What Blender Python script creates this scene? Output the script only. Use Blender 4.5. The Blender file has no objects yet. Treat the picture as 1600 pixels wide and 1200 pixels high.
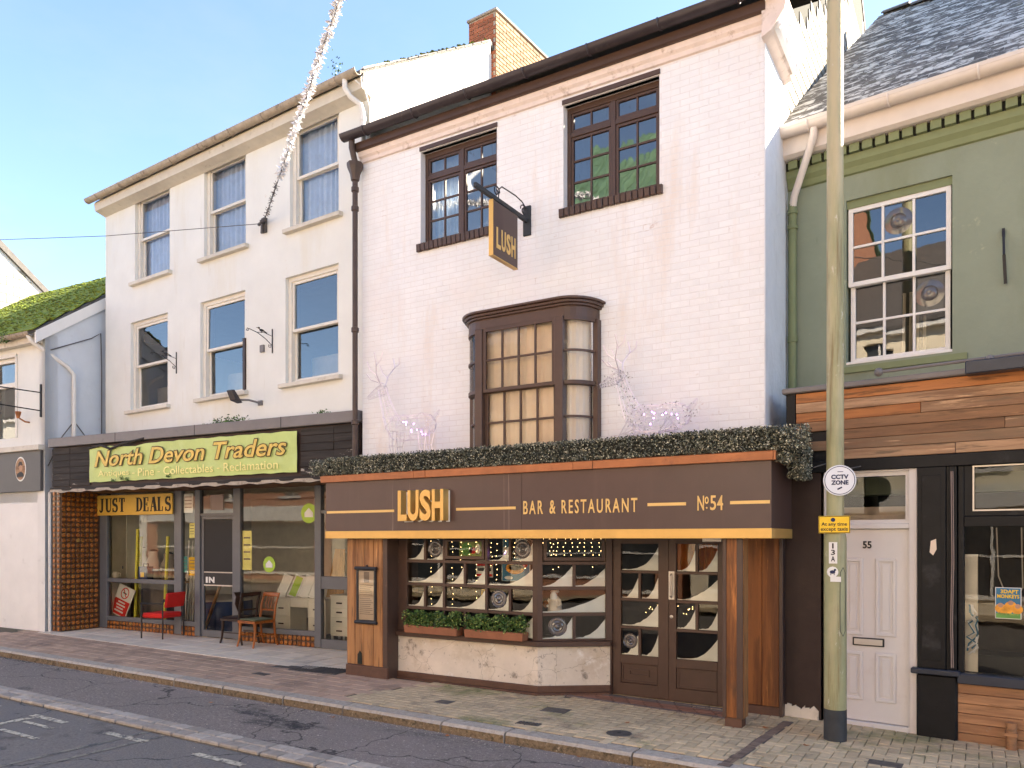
import bpy, bmesh, math, random
from mathutils import Vector, Matrix
random.seed(11)
SC = bpy.context.scene
COL = SC.collection
R = math.radians

# ------------------------------------------------------------------ camera
FPX, HOR, CAMZ, YAW = 1208.0, 842.0, 1.9, 31.13
cam_d = bpy.data.cameras.new('camera')
cam_d.sensor_width = 36.0
cam_d.lens = FPX / 1600 * 36
cam_d.shift_y = (HOR - 600) / 1600
cam_d.clip_start = 0.05
cam_d.clip_end = 2000
cam = bpy.data.objects.new('camera', cam_d)
COL.objects.link(cam)
cam.location = (0, 0, CAMZ)
cam.rotation_euler = (R(90), 0, R(YAW))
SC.camera = cam

# ------------------------------------------------------------------ sky, sun, exposure
SUN_EL, SUN_AZ = 32.0, 46.0            # azimuth clockwise from +Y
w = bpy.data.worlds.new('World')
SC.world = w
w.use_nodes = True
wn = w.node_tree.nodes
wl = w.node_tree.links
bg = wn['Background']
sky = wn.new('ShaderNodeTexSky')
sky.sky_type = 'NISHITA'
sky.sun_disc = False
sky.sun_elevation = R(SUN_EL)
sky.sun_rotation = R(SUN_AZ)
sky.altitude = 20
sky.air_density = 0.8
sky.dust_density = 0.25
sky.ozone_density = 2.2
# thin uneven haze and a few wisps of cloud
wtc = wn.new('ShaderNodeTexCoord'); wmp = wn.new('ShaderNodeMapping'); wmp.inputs['Scale'].default_value = (1, 1, 2.2)
wno = wn.new('ShaderNodeTexNoise'); wno.inputs['Scale'].default_value = 2.6; wno.inputs['Detail'].default_value = 9; wno.inputs['Roughness'].default_value = .6
wl.new(wtc.outputs['Generated'], wmp.inputs[0]); wl.new(wmp.outputs[0], wno.inputs['Vector'])
wmr = wn.new('ShaderNodeMapRange'); wmr.inputs[1].default_value = .50; wmr.inputs[2].default_value = .80; wmr.inputs[4].default_value = .16
wl.new(wno.outputs['Fac'], wmr.inputs[0])
wbw = wn.new('ShaderNodeRGBToBW'); wl.new(sky.outputs[0], wbw.inputs[0])
wmu = wn.new('ShaderNodeMath'); wmu.operation = 'MULTIPLY'; wmu.inputs[1].default_value = 1.5; wl.new(wbw.outputs[0], wmu.inputs[0])
wmx = wn.new('ShaderNodeMix'); wmx.data_type = 'RGBA'
wl.new(wmr.outputs[0], wmx.inputs[0]); wl.new(sky.outputs[0], wmx.inputs[6]); wl.new(wmu.outputs[0], wmx.inputs[7])
wl.new(wmx.outputs[2], bg.inputs[0])
bg.inputs[1].default_value = 0.10
sd = bpy.data.lights.new('sun', 'SUN')
sd.energy = 5.0
sd.angle = R(0.55)
sd.color = (1.0, 0.9, 0.76)
sun = bpy.data.objects.new('sun', sd)
COL.objects.link(sun)
sdir = Vector((math.sin(R(SUN_AZ)) * math.cos(R(SUN_EL)), math.cos(R(SUN_AZ)) * math.cos(R(SUN_EL)), math.sin(R(SUN_EL))))
sun.rotation_euler = sdir.to_track_quat('Z', 'Y').to_euler()
sun.location = (20, 10, 30)
vs = SC.view_settings
vs.view_transform = 'Standard'
vs.look = 'None'
vs.gamma = 1.0
vs.exposure = 2.46
vs.use_curve_mapping = False
try:
    vs.use_white_balance = True
    vs.white_balance_temperature = 7050
    vs.white_balance_tint = 10
except Exception:
    pass

# ------------------------------------------------------------------ pixel -> place
CY, SY = math.cos(R(YAW)), math.sin(R(YAW))
def ray(u):
    a = u - 800
    return (-SY * FPX + CY * a, CY * FPX + SY * a)
def gz(x):                       # the street falls gently to the right
    return -0.01 * (x + 3.15)
def ground(u, v, dz=0.0):        # point of the pavement seen at a pixel
    dx, dy = ray(u)
    x = -5.0
    for _ in range(6):
        t = (CAMZ - gz(x) - dz) / (v - HOR)
        x = dx * t
    return Vector((x, dy * t, gz(x) + dz))
class Frame:                     # a facade line: s runs right along it, y into the building
    def __init__(s, x, y, ang):
        s.o = (x, y); s.a = R(ang); s.e = (math.cos(s.a), math.sin(s.a)); s.n = (-math.sin(s.a), math.cos(s.a))
    def s(s, u, y=0.0):
        dx, dy = ray(u)
        ox, oy = s.o[0] + y * s.n[0], s.o[1] + y * s.n[1]
        # o + k e = t d
        det = s.e[0] * (-dy) + dx * s.e[1]
        k = (-ox * (-dy) + (-dx) * oy * 1.0) / det if abs(det) > 1e-9 else 0
        s._t = (oy + k * s.e[1]) / dy
        return k
    def z(s, u, v, y=0.0):
        s.s(u, y)
        return CAMZ + (HOR - v) * s._t
    def g(s, k, y=0.0):          # ground height there
        return gz(s.o[0] + k * s.e[0] + y * s.n[0])
    def w(s, k, y, z):
        return Vector((s.o[0] + k * s.e[0] + y * s.n[0], s.o[1] + k * s.e[1] + y * s.n[1], z))
L = Frame(0.0, 8.6, 0.0)          # restaurant
T = Frame(-7.85, 8.74, -3.4)      # traders, upper wall
TS = Frame(-15.1, 8.05, 4.4)      # traders, shop fascia
FL = Frame(-15.3, 8.08, 3.0)      # small mossy-roofed house
G = Frame(-2.0, 9.75, -5.9)       # green house, upper wall
GS = Frame(-0.86, 8.63, -5.5)     # green house, shopfront

# ------------------------------------------------------------------ materials
def C(r, g, b):                  # sRGB 0-255 -> linear
    f = lambda c: (c / 255 / 12.92) if c / 255 <= 0.04045 else ((c / 255 + 0.055) / 1.055) ** 2.4
    return (f(r), f(g), f(b))
MATS = {}
def mat(name, col, rough=0.65, var=0.12, vs=5.0, bump=0.12, bs=60.0, metal=0.0, rand=0.06, stretch=(1, 1, 1),
        spots=None, wspots=False, crack=None, spec=0.4, emit=None, coat=0.0, detail=6.0, island=0.0, bdist=0.01):
    m = bpy.data.materials.new(name); m.use_nodes = True
    nt = m.node_tree; N = nt.nodes; K = nt.links
    p = N['Principled BSDF']
    p.inputs['Roughness'].default_value = rough
    p.inputs['Metallic'].default_value = metal
    p.inputs['Specular IOR Level'].default_value = spec
    p.inputs['Coat Weight'].default_value = coat
    tc = N.new('ShaderNodeTexCoord'); oi = N.new('ShaderNodeObjectInfo')
    sc = N.new('ShaderNodeVectorMath'); sc.operation = 'SCALE'; sc.inputs[3].default_value = 37.0
    comb = N.new('ShaderNodeCombineXYZ')
    for i in range(3): K.new(oi.outputs['Random'], comb.inputs[i])
    K.new(comb.outputs[0], sc.inputs[0])
    add = N.new('ShaderNodeVectorMath'); add.operation = 'ADD'
    K.new(tc.outputs['Object'], add.inputs[0]); K.new(sc.outputs[0], add.inputs[1])
    mp = N.new('ShaderNodeMapping'); mp.inputs['Scale'].default_value = stretch
    K.new(add.outputs[0], mp.inputs['Vector'])
    n1 = N.new('ShaderNodeTexNoise'); n1.inputs['Scale'].default_value = vs; n1.inputs['Detail'].default_value = detail
    n1.inputs['Roughness'].default_value = 0.62
    K.new(mp.outputs[0], n1.inputs['Vector'])
    rm = N.new('ShaderNodeMapRange'); rm.inputs[1].default_value = 0.28; rm.inputs[2].default_value = 0.72
    rm.inputs[3].default_value = 1 - var; rm.inputs[4].default_value = 1 + var
    K.new(n1.outputs['Fac'], rm.inputs[0])
    ra = N.new('ShaderNodeMapRange'); ra.inputs[3].default_value = 1 - rand; ra.inputs[4].default_value = 1 + rand
    K.new(oi.outputs['Random'], ra.inputs[0])
    mu = N.new('ShaderNodeMath'); mu.operation = 'MULTIPLY'
    K.new(rm.outputs[0], mu.inputs[0]); K.new(ra.outputs[0], mu.inputs[1])
    fac = mu.outputs[0]
    if island:
        ge = N.new('ShaderNodeNewGeometry')
        ri = N.new('ShaderNodeMapRange'); ri.inputs[3].default_value = 1 - island; ri.inputs[4].default_value = 1 + island
        K.new(ge.outputs['Random Per Island'], ri.inputs[0])
        m2 = N.new('ShaderNodeMath'); m2.operation = 'MULTIPLY'
        K.new(fac, m2.inputs[0]); K.new(ri.outputs[0], m2.inputs[1]); fac = m2.outputs[0]
    vm = N.new('ShaderNodeVectorMath'); vm.operation = 'SCALE'; vm.inputs[0].default_value = col
    K.new(fac, vm.inputs[3])
    out = vm.outputs[0]
    for sp in (spots or []):     # (colour, scale, threshold, softness, stretch)
        c2, s2, th, soft = sp[:4]
        mp2 = N.new('ShaderNodeMapping'); mp2.inputs['Scale'].default_value = sp[4] if len(sp) > 4 else (1, 1, 1)
        mp2.inputs['Location'].default_value = (s2 * 3.1, 7.7, s2)
        if wspots:               # stains that run on from piece to piece
            gp = N.new('ShaderNodeNewGeometry'); K.new(gp.outputs['Position'], mp2.inputs['Vector'])
        else: K.new(add.outputs[0], mp2.inputs['Vector'])
        n2 = N.new('ShaderNodeTexNoise'); n2.inputs['Scale'].default_value = s2; n2.inputs['Detail'].default_value = 8
        n2.inputs['Roughness'].default_value = 0.68
        K.new(mp2.outputs[0], n2.inputs['Vector'])
        r2 = N.new('ShaderNodeMapRange'); r2.inputs[1].default_value = th; r2.inputs[2].default_value = th + soft
        K.new(n2.outputs['Fac'], r2.inputs[0])
        mx = N.new('ShaderNodeMix'); mx.data_type = 'RGBA'
        K.new(r2.outputs[0], mx.inputs[0]); K.new(out, mx.inputs[6]); mx.inputs[7].default_value = (*c2, 1)
        out = mx.outputs[2]
    if crack:                    # (scale, width, colour)
        dn = N.new('ShaderNodeTexNoise'); dn.inputs['Scale'].default_value = 2.5; dn.inputs['Detail'].default_value = 6
        K.new(tc.outputs['Object'], dn.inputs['Vector'])
        dm_ = N.new('ShaderNodeVectorMath'); dm_.operation = 'SCALE'; dm_.inputs[3].default_value = .5
        K.new(dn.outputs['Color'], dm_.inputs[0])
        da_ = N.new('ShaderNodeVectorMath'); da_.operation = 'ADD'
        K.new(tc.outputs['Object'], da_.inputs[0]); K.new(dm_.outputs[0], da_.inputs[1])
        vo = N.new('ShaderNodeTexVoronoi'); vo.feature = 'DISTANCE_TO_EDGE'; vo.inputs['Scale'].default_value = crack[0]
        K.new(da_.outputs[0], vo.inputs['Vector'])
        cr = N.new('ShaderNodeMapRange'); cr.inputs[1].default_value = 0; cr.inputs[2].default_value = crack[1]; cr.inputs[3].default_value = 1; cr.inputs[4].default_value = 0
        K.new(vo.outputs['Distance'], cr.inputs[0])
        mx = N.new('ShaderNodeMix'); mx.data_type = 'RGBA'
        K.new(cr.outputs[0], mx.inputs[0]); K.new(out, mx.inputs[6]); mx.inputs[7].default_value = (*crack[2], 1)
        out = mx.outputs[2]
    K.new(out, p.inputs['Base Color'])
    if bump:
        n3 = N.new('ShaderNodeTexNoise'); n3.inputs['Scale'].default_value = bs; n3.inputs['Detail'].default_value = 5
        K.new(mp.outputs[0], n3.inputs['Vector'])
        b = N.new('ShaderNodeBump'); b.inputs['Strength'].default_value = bump; b.inputs['Distance'].default_value = bdist
        K.new(n3.outputs['Fac'], b.inputs['Height']); K.new(b.outputs[0], p.inputs['Normal'])
    if emit:
        p.inputs['Emission Color'].default_value = (*emit[0], 1); p.inputs['Emission Strength'].default_value = emit[1]
    MATS[name] = m
    return m
def wood(name, ca, cb, axis='z', rough=0.6, rand=0.18, scale=9.0, knots=True, bump=0.3, extra=None):
    st = {'z': (1, 1, .07), 'x': (.07, 1, 1), 'y': (1, .07, 1)}[axis]
    mid = tuple((a + b) / 2 for a, b in zip(ca, cb))
    sp = [(cb, scale * 1.0, .47, .14, st), (tuple(c * .35 for c in ca), scale * 2.6, .54, .08, st), (tuple(min(1, c * 1.35) for c in ca), scale * 1.7, .6, .1, st)]
    if knots: sp.append((tuple(c * .3 for c in ca), 4.2, .66, .05, tuple(1 if q > .5 else .45 for q in st)))
    return mat(name, mid, rough, .16, scale * 2, bump, scale * 5, 0, rand, st, sp + (extra or []))
def glass(name, ior=1.6, tint=(.86, .9, .9), wav=.02):
    m = bpy.data.materials.new(name); m.use_nodes = True
    nt = m.node_tree; N = nt.nodes; K = nt.links
    N.remove(N['Principled BSDF'])
    gl = N.new('ShaderNodeBsdfGlossy'); gl.inputs['Roughness'].default_value = 0.01
    tr = N.new('ShaderNodeBsdfTransparent'); tr.inputs[0].default_value = (*tint, 1)
    fr = N.new('ShaderNodeFresnel'); fr.inputs[0].default_value = ior
    mx = N.new('ShaderNodeMixShader')
    tc = N.new('ShaderNodeTexCoord'); no = N.new('ShaderNodeTexNoise'); no.inputs['Scale'].default_value = 3.0
    K.new(tc.outputs['Object'], no.inputs['Vector'])
    bu = N.new('ShaderNodeBump'); bu.inputs['Strength'].default_value = wav; bu.inputs['Distance'].default_value = 0.1
    K.new(no.outputs['Fac'], bu.inputs['Height'])
    K.new(bu.outputs[0], gl.inputs['Normal'])
    K.new(fr.outputs[0], mx.inputs[0]); K.new(tr.outputs[0], mx.inputs[1]); K.new(gl.outputs[0], mx.inputs[2])
    K.new(mx.outputs[0], N['Material Output'].inputs[0])
    MATS[name] = m
    return m

# ------------------------------------------------------------------ mesh helpers
class MB:
    def __init__(s): s.v = []; s.f = []
    def quad(s, *p):
        i = len(s.v); s.v += [tuple(q) for q in p]; s.f.append(tuple(range(i, i + len(p)))); return s
    def hexa(s, p):              # 8 corners: bottom ring 0-3, top ring 4-7
        i = len(s.v); s.v += [tuple(q) for q in p]
        s.f += [tuple(i + k for k in q) for q in ((3, 2, 1, 0), (4, 5, 6, 7), (0, 1, 5, 4), (1, 2, 6, 5), (2, 3, 7, 6), (3, 0, 4, 7))]
        return s
    def box(s, x0, x1, y0, y1, z0, z1):
        return s.hexa([(x0, y0, z0), (x1, y0, z0), (x1, y1, z0), (x0, y1, z0), (x0, y0, z1), (x1, y0, z1), (x1, y1, z1), (x0, y1, z1)])
    def bar(s, p, q, w, h=None, up=(0, 0, 1)):
        p = Vector(p); q = Vector(q); h = h or w
        d = (q - p).normalized(); u = Vector(up)
        if abs(d.dot(u)) > .98: u = Vector((0, 1, 0))
        a = d.cross(u).normalized() * w / 2; b = a.cross(d).normalized() * h / 2
        return s.hexa([p - a - b, p + a - b, q + a - b, q - a - b, p - a + b, p + a + b, q + a + b, q - a + b])
    def prism(s, poly, y0, y1):  # outline in x,z pushed along y
        n = len(poly); i = len(s.v)
        s.v += [(x, y0, z) for x, z in poly] + [(x, y1, z) for x, z in poly]
        s.f.append(tuple(range(i, i + n))); s.f.append(tuple(range(i + 2 * n - 1, i + n - 1, -1)))
        for k in range(n): s.f.append((i + (k + 1) % n, i + k, i + n + k, i + n + (k + 1) % n))
        return s
    def prismz(s, poly, z0, z1):
        n = len(poly); i = len(s.v)
        s.v += [(x, y, z0) for x, y in poly] + [(x, y, z1) for x, y in poly]
        s.f.append(tuple(range(i + n - 1, i - 1, -1))); s.f.append(tuple(range(i + n, i + 2 * n)))
        for k in range(n): s.f.append((i + k, i + (k + 1) % n, i + n + (k + 1) % n, i + n + k))
        return s
    def prismx(s, poly, x0, x1): # outline in y,z pushed along x
        n = len(poly); i = len(s.v)
        s.v += [(x0, y, z) for y, z in poly] + [(x1, y, z) for y, z in poly]
        s.f.append(tuple(range(i + n - 1, i - 1, -1))); s.f.append(tuple(range(i + n, i + 2 * n)))
        for k in range(n): s.f.append((i + k, i + (k + 1) % n, i + n + (k + 1) % n, i + n + k))
        return s
    def tube(s, pts, r, seg=8, closed=False):
        pts = [Vector(p) for p in pts]; n = len(pts)
        rs = r if isinstance(r, (list, tuple)) else [r] * n
        rings = []; up = None
        for k, p in enumerate(pts):
            if closed: d = pts[(k + 1) % n] - pts[k - 1]
            else: d = pts[min(k + 1, n - 1)] - pts[max(k - 1, 0)]
            d.normalize()
            if up is None:
                up = Vector((0, 0, 1)) if abs(d.z) < .9 else Vector((1, 0, 0))
            a = d.cross(up).normalized(); b = a.cross(d).normalized(); up = b
            i = len(s.v)
            for j in range(seg):
                t = 2 * math.pi * j / seg
                s.v.append(tuple(p + (a * math.cos(t) + b * math.sin(t)) * rs[k]))
            rings.append(i)
        m = n if closed else n - 1
        for k in range(m):
            i0, i1 = rings[k], rings[(k + 1) % n]
            for j in range(seg):
                s.f.append((i0 + j, i0 + (j + 1) % seg, i1 + (j + 1) % seg, i1 + j))
        if not closed:
            s.f.append(tuple(rings[0] + j for j in range(seg - 1, -1, -1)))
            s.f.append(tuple(rings[-1] + j for j in range(seg)))
        return s
    def lathe(s, prof, c=(0, 0, 0), seg=20, axis='z'):
        base = len(s.v); n = len(prof)
        for k in range(seg):
            t = 2 * math.pi * k / seg
            for r, h in prof:
                q = (r * math.cos(t), r * math.sin(t), h)
                if axis == 'y': q = (q[0], q[2], q[1])
                if axis == 'x': q = (q[2], q[0], q[1])
                s.v.append((c[0] + q[0], c[1] + q[1], c[2] + q[2]))
        for k in range(seg):
            a = base + k * n; b = base + ((k + 1) % seg) * n
            for j in range(n - 1):
                s.f.append((a + j, b + j, b + j + 1, a + j + 1))
        return s
    def ball(s, c, r, seg=8, sq=(1, 1, 1)):
        n = seg // 2 + 1
        prof = [(max(1e-4, math.sin(math.pi * k / (n - 1))) * r, -math.cos(math.pi * k / (n - 1)) * r) for k in range(n)]
        i = len(s.v); s.lathe(prof, (0, 0, 0), seg)
        for k in range(i, len(s.v)):
            q = s.v[k]; s.v[k] = (c[0] + q[0] * sq[0], c[1] + q[1] * sq[1], c[2] + q[2] * sq[2])
        return s
    def wall(s, x0, x1, z0, z1, y0, y1, holes=()):     # slab with rectangular openings
        xs = sorted({x0, x1, *[h[0] for h in holes], *[h[1] for h in holes]}); xs = [x for x in xs if x0 <= x <= x1]
        zs = sorted({z0, z1, *[h[2] for h in holes], *[h[3] for h in holes]}); zs = [z for z in zs if z0 <= z <= z1]
        nx, nz = len(xs) - 1, len(zs) - 1
        solid = {}
        for i in range(nx):
            for j in range(nz):
                cx, cz = (xs[i] + xs[i + 1]) / 2, (zs[j] + zs[j + 1]) / 2
                solid[i, j] = not any(h[0] < cx < h[1] and h[2] < cz < h[3] for h in holes)
        for (i, j), ok in solid.items():
            if not ok: continue
            a, b, c, d = xs[i], xs[i + 1], zs[j], zs[j + 1]
            s.quad((a, y0, c), (b, y0, c), (b, y0, d), (a, y0, d)); s.quad((b, y1, c), (a, y1, c), (a, y1, d), (b, y1, d))
            if not solid.get((i - 1, j)): s.quad((a, y1, c), (a, y0, c), (a, y0, d), (a, y1, d))
            if not solid.get((i + 1, j)): s.quad((b, y0, c), (b, y1, c), (b, y1, d), (b, y0, d))
            if not solid.get((i, j - 1)): s.quad((a, y0, c), (a, y1, c), (b, y1, c), (b, y0, c))
            if not solid.get((i, j + 1)): s.quad((a, y0, d), (b, y0, d), (b, y1, d), (a, y1, d))
        return s
    def mesh(s, name, fix=False):
        me = bpy.data.meshes.new(name); me.from_pydata(s.v, [], s.f); me.update()
        if fix:
            b = bmesh.new(); b.from_mesh(me); bmesh.ops.remove_doubles(b, verts=b.verts, dist=1e-5)
            bmesh.ops.recalc_face_normals(b, faces=b.faces); b.to_mesh(me); b.free()
        return me
    def build(s, name, m, parent=None, bevel=0.0, smooth=False, fix=False):
        me = s.mesh(name, fix or bevel > 0 or smooth)
        me.materials.append(MATS[m] if isinstance(m, str) else m)
        if smooth:
            me.polygons.foreach_set('use_smooth', [True] * len(me.polygons))
            try: me.set_sharp_from_angle(angle=R(40))
            except Exception: pass
        o = bpy.data.objects.new(name, me); COL.objects.link(o)
        if parent: o.parent = parent
        if bevel:
            b = o.modifiers.new('bevel', 'BEVEL'); b.width = bevel; b.segments = 1; b.limit_method = 'ANGLE'
        return o
def tag(o, label=None, cat=None, group=None, kind=None):
    if label: o['label'] = label
    if cat: o['category'] = cat
    if group: o['group'] = group
    if kind: o['kind'] = kind
    return o
def thing(name, label, cat, loc=(0, 0, 0), rz=0.0, group=None):
    o = bpy.data.objects.new(name, None); COL.objects.link(o)
    o.empty_display_size = .2
    o.location = loc; o.rotation_euler = (0, 0, rz)
    return tag(o, label, cat, group)
def froot(name, label, cat, fr):
    return thing(name, label, cat, (fr.o[0], fr.o[1], 0), fr.a)
CAMP = Vector((0, 0, CAMZ))
def pieces(name, me, parent, mats4, limit=300, world=None, rest=None):
    """alike pieces: nearest ones are objects sharing one mesh, the rest one joined part"""
    W = world or Matrix.Identity(4)
    mats4 = sorted(mats4, key=lambda m: ((W @ m).translation - CAMP).length)
    for m in mats4[:limit]:
        o = bpy.data.objects.new(name, me); COL.objects.link(o); o.parent = parent; o.matrix_local = m
    if len(mats4) > limit:
        V = [v.co.copy() for v in me.vertices]; Fc = [tuple(p.vertices) for p in me.polygons]
        b = MB()
        for m in mats4[limit:]:
            i = len(b.v); b.v += [tuple(m @ v) for v in V]; b.f += [tuple(i + k for k in f) for f in Fc]
        o = b.build(rest or (name + '_field'), me.materials[0], parent); tag(o, kind='stuff')
        if len(me.materials) > 1:
            o.data.materials.append(me.materials[1]); mi = [p.material_index for p in me.polygons]
            o.data.polygons.foreach_set('material_index', mi * (len(mats4) - limit))
def bevel_box(name, sx, sy, sz, bv, m):   # small cheap piece, centred, bevelled on the outer face only
    b = MB()
    x, y, z = sx / 2, sy / 2, sz / 2
    ring0 = [(-x, y, -z), (x, y, -z), (x, y, z), (-x, y, z)]
    ring1 = [(-x, -y + bv, -z), (x, -y + bv, -z), (x, -y + bv, z), (-x, -y + bv, z)]
    ring2 = [(-x + bv, -y, -z + bv), (x - bv, -y, -z + bv), (x - bv, -y, z - bv), (-x + bv, -y, z - bv)]
    b.v = ring0 + ring1 + ring2
    b.f = [(8, 9, 10, 11)]
    for r in (0, 4):
        for k in range(4): b.f.append((r + k, r + (k + 1) % 4, r + 4 + (k + 1) % 4, r + 4 + k))
    me = b.mesh(name); me.materials.append(MATS[m]); return me
def TM(x, y, z, rx=0, ry=0, rz=0, s=(1, 1, 1)):
    return Matrix.Translation((x, y, z)) @ Matrix.Rotation(rz, 4, 'Z') @ Matrix.Rotation(ry, 4, 'Y') @ Matrix.Rotation(rx, 4, 'X') @ Matrix.Diagonal((*s, 1))
def text(name, body, m, parent, x, z, y, w, h, depth=0.004, bold=0.0, shear=0.0, rot=None, spacing=1.0):
    """lettering fitted to a w x h box, standing in the x,z plane and facing -y; x,z is its lower left corner"""
    cu = bpy.data.curves.new(name, 'FONT'); cu.body = body; cu.size = 1; cu.offset = bold; cu.shear = shear
    cu.extrude = 0.5; cu.space_character = spacing; cu.resolution_u = 3
    ob = bpy.data.objects.new('tmp', cu); COL.objects.link(ob)
    dg = bpy.context.evaluated_depsgraph_get()
    me = bpy.data.meshes.new_from_object(ob.evaluated_get(dg))
    bpy.data.objects.remove(ob); bpy.data.curves.remove(cu)
    xs = [v.co.x for v in me.vertices]; ys = [v.co.y for v in me.vertices]
    x0, x1, y0, y1 = min(xs), max(xs), min(ys), max(ys)
    for v in me.vertices:
        a, b, c = v.co
        v.co = ((a - x0) / (x1 - x0) * w, -(c) * depth, (b - y0) / (y1 - y0) * h)
    me.materials.clear(); me.materials.append(MATS[m]); me.name = name
    o = bpy.data.objects.new(name, me); COL.objects.link(o); o.parent = parent
    o.matrix_local = TM(x, y, z) if rot is None else rot
    return o
def pane(parent, m, x0, x1, z0, z1, y, tilt=0.006):
    b = MB(); cx, cz = (x0 + x1) / 2, (z0 + z1) / 2
    a, c = random.uniform(-tilt, tilt), random.uniform(-tilt, tilt)
    P = [(x, y + (x - cx) * a + (z - cz) * c, z) for x, z in ((x0, z0), (x1, z0), (x1, z1), (x0, z1))]
    b.quad(*P)
    return b.build('pane', m, parent)
def snow(parent, x0, x1, z0, z1, y, full=1.0, k=None):
    k = k or random.uniform(1.6, 3.0); n = 12; st = random.uniform(.02, .25) if full == 1 else 0
    top = random.uniform(.8, .97)
    pts = []
    for i in range(n + 1):
        f = i / n; g = max(0, (f - st) / (1 - st))
        h = .03 + (g ** k) * (top - .03) + random.uniform(-.018, .018)
        pts.append((x0 + (x1 - x0) * f, z0 + (z1 - z0) * max(.02, h)))
    b = MB(); b.prism([(x0, z0), (x1, z0)] + pts[::-1], y, y + .006)
    return b.build('snow_drift', 'snow', parent)
def scroll(b, c, r, turns, dirx, plane='x', wr=.008, start=0.0, n=26, fl=1):
    pts = []
    for k in range(n + 1):
        f = k / n; a = start + fl * f * turns * 2 * math.pi; rr = r * (1 - .8 * f)
        q = (math.cos(a) * rr * dirx, math.sin(a) * rr)
        pts.append((c[0] + q[0], c[1], c[2] + q[1]) if plane == 'x' else (c[0], c[1] + q[0], c[2] + q[1]))
    b.tube(pts, wr, 5); return pts[0]

def words(name, body, m, parent, x, z, y, w, h, depth=.004, bold=0.0, shear=0.0):
    """one object per word, widths shared out by letter count"""
    ws = body.split(' '); cw = {**{c: .55 for c in 'ilI1tfrj-'}, 'm': 1.5, 'w': 1.4, 'D': 1.25, 'N': 1.25, 'T': 1.1, 'C': 1.2, 'A': 1.2, 'R': 1.15, 'P': 1.1}
    lens = [sum(cw.get(c, 1.0) for c in q) for q in ws]; gap = .75
    unit = w / (sum(lens) + gap * (len(ws) - 1)); cx = x
    for q, n in zip(ws, lens):
        hh, zz = h, z
        if q == '-': hh, zz = h * .12, z + h * .36
        if q == '&': hh = h
        elif q != '-' and not any(c in q for c in 'bdfhklt') and q.lower() == q and not any(c.isdigit() for c in q): hh = h * .76
        if any(c in q for c in 'pyqgj') and q.lower() == q: zz = zz - h * .0
        text(name, q, m, parent, cx, zz, y, n * unit, hh, depth, bold, shear); cx += (n + gap) * unit

def slate_mesh(name, w, h, t, m):
    b = MB(); x, z = w / 2, h / 2
    b.quad((-x, -t / 2, -z), (x, -t / 2, -z), (x, -t / 2 + .004, z), (-x, -t / 2 + .004, z)); b.quad((-x, t, -z), (x, t, -z), (x, -t / 2, -z), (-x, -t / 2, -z))
    me = b.mesh(name); me.materials.append(MATS[m]); return me

# ================================================================== MATERIAL LIST
mat('pink_brick', (.79, .785, .79), .75, .05, 3, .3, 40, rand=.018, wspots=True, spots=[((.79, .74, .725), .7, .50, .2), ((.75, .68, .63), 1.8, .57, .14, (1, 1, .16)), ((.58, .47, .42), 4.5, .66, .08), ((.33, .25, .20), 11, .715, .04)])
mat('pink_mortar', (.75, .725, .72), .85, .05, 4, .2, 60, spots=[((.58, .48, .43), 4, .60, .1)])
mat('pink_trim', (.74, .62, .56), .7, .08, 6, .2, 40, spots=[((.5, .38, .31), 7, .56, .12)])
mat('white_side', (.70, .71, .74), .8, .06, 3, .5, 12, bdist=.03, spots=[((.58, .58, .60), 2.4, .56, .14, (1, 1, .4)), ((.36, .33, .30), 9, .68, .06)])
mat('cream_render', (.73, .73, .685), .8, .05, 1.6, .15, 30, spots=[((.66, .62, .51), 1.0, .50, .25, (1, 1, .2)), ((.52, .46, .36), 5, .63, .12, (1, 1, .08)), ((.36, .31, .24), 9, .70, .05), ((.60, .48, .38), 1.7, .68, .04)])
mat('cream_sill', (.60, .56, .48), .75, .08, 6, .2, 40, spots=[((.35, .30, .22), 8, .6, .15)])
mat('cream_frame', (.70, .66, .58), .5, .06, 8, .1, 50, spots=[((.5, .42, .33), 12, .66, .1)])
mat('white_paint', (.78, .75, .71), .45, .05, 8, .1, 50, spots=[((.55, .48, .42), 14, .68, .08)])
mat('white_wall', (.76, .74, .70), .8, .05, 2, .2, 25, spots=[((.55, .52, .47), 2.5, .62, .2), ((.35, .32, .28), 9, .72, .06)])
mat('shade_blue_wall', (.62, .66, .70), .8, .05, 2, .3, 18, spots=[((.5, .5, .5), 5, .64, .12)])  # white wall; the blue of its shade is put into the colour
mat('gable_white', (.74, .71, .65), .8, .06, 2, .2, 20)
mat('brown_paint', (.075, .042, .03), .42, .12, 5, .1, 60, spots=[((.12, .07, .05), 7, .62, .15)])
mat('brown_dark', (.045, .028, .024), .5, .15, 5, .1, 60, spec=.2)
mat('brown_sign', (.082, .047, .040), .36, .08, 3, .04, 80, rand=0, spots=[((.10, .062, .052), 2.2, .52, .2, (1, 1, .08)), ((.20, .14, .12), 7, .63, .02, (1, 1, .01))])
mat('gold', (.66, .40, .12), .42, .08, 4, .03, 60, metal=.35, rand=.02)
mat('gold_print', (.72, .47, .17), .5, .06, 6, 0, metal=.2, rand=.02)
mat('copper', (.36, .135, .055), .5, .18, 4, .1, 40, metal=.25, spots=[((.20, .075, .04), 5, .58, .15), ((.42, .24, .15), 11, .68, .1)])
mat('gutter_brown', (.04, .03, .034), .4, .25, 7, .1, 50, spots=[((.10, .085, .075), 9, .6, .15)])
mat('gutter_stone', (.36, .30, .23), .7, .2, 9, .2, 50, spots=[((.14, .11, .08), 6, .55, .15), ((.08, .11, .03), 7, .7, .1)])
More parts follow.
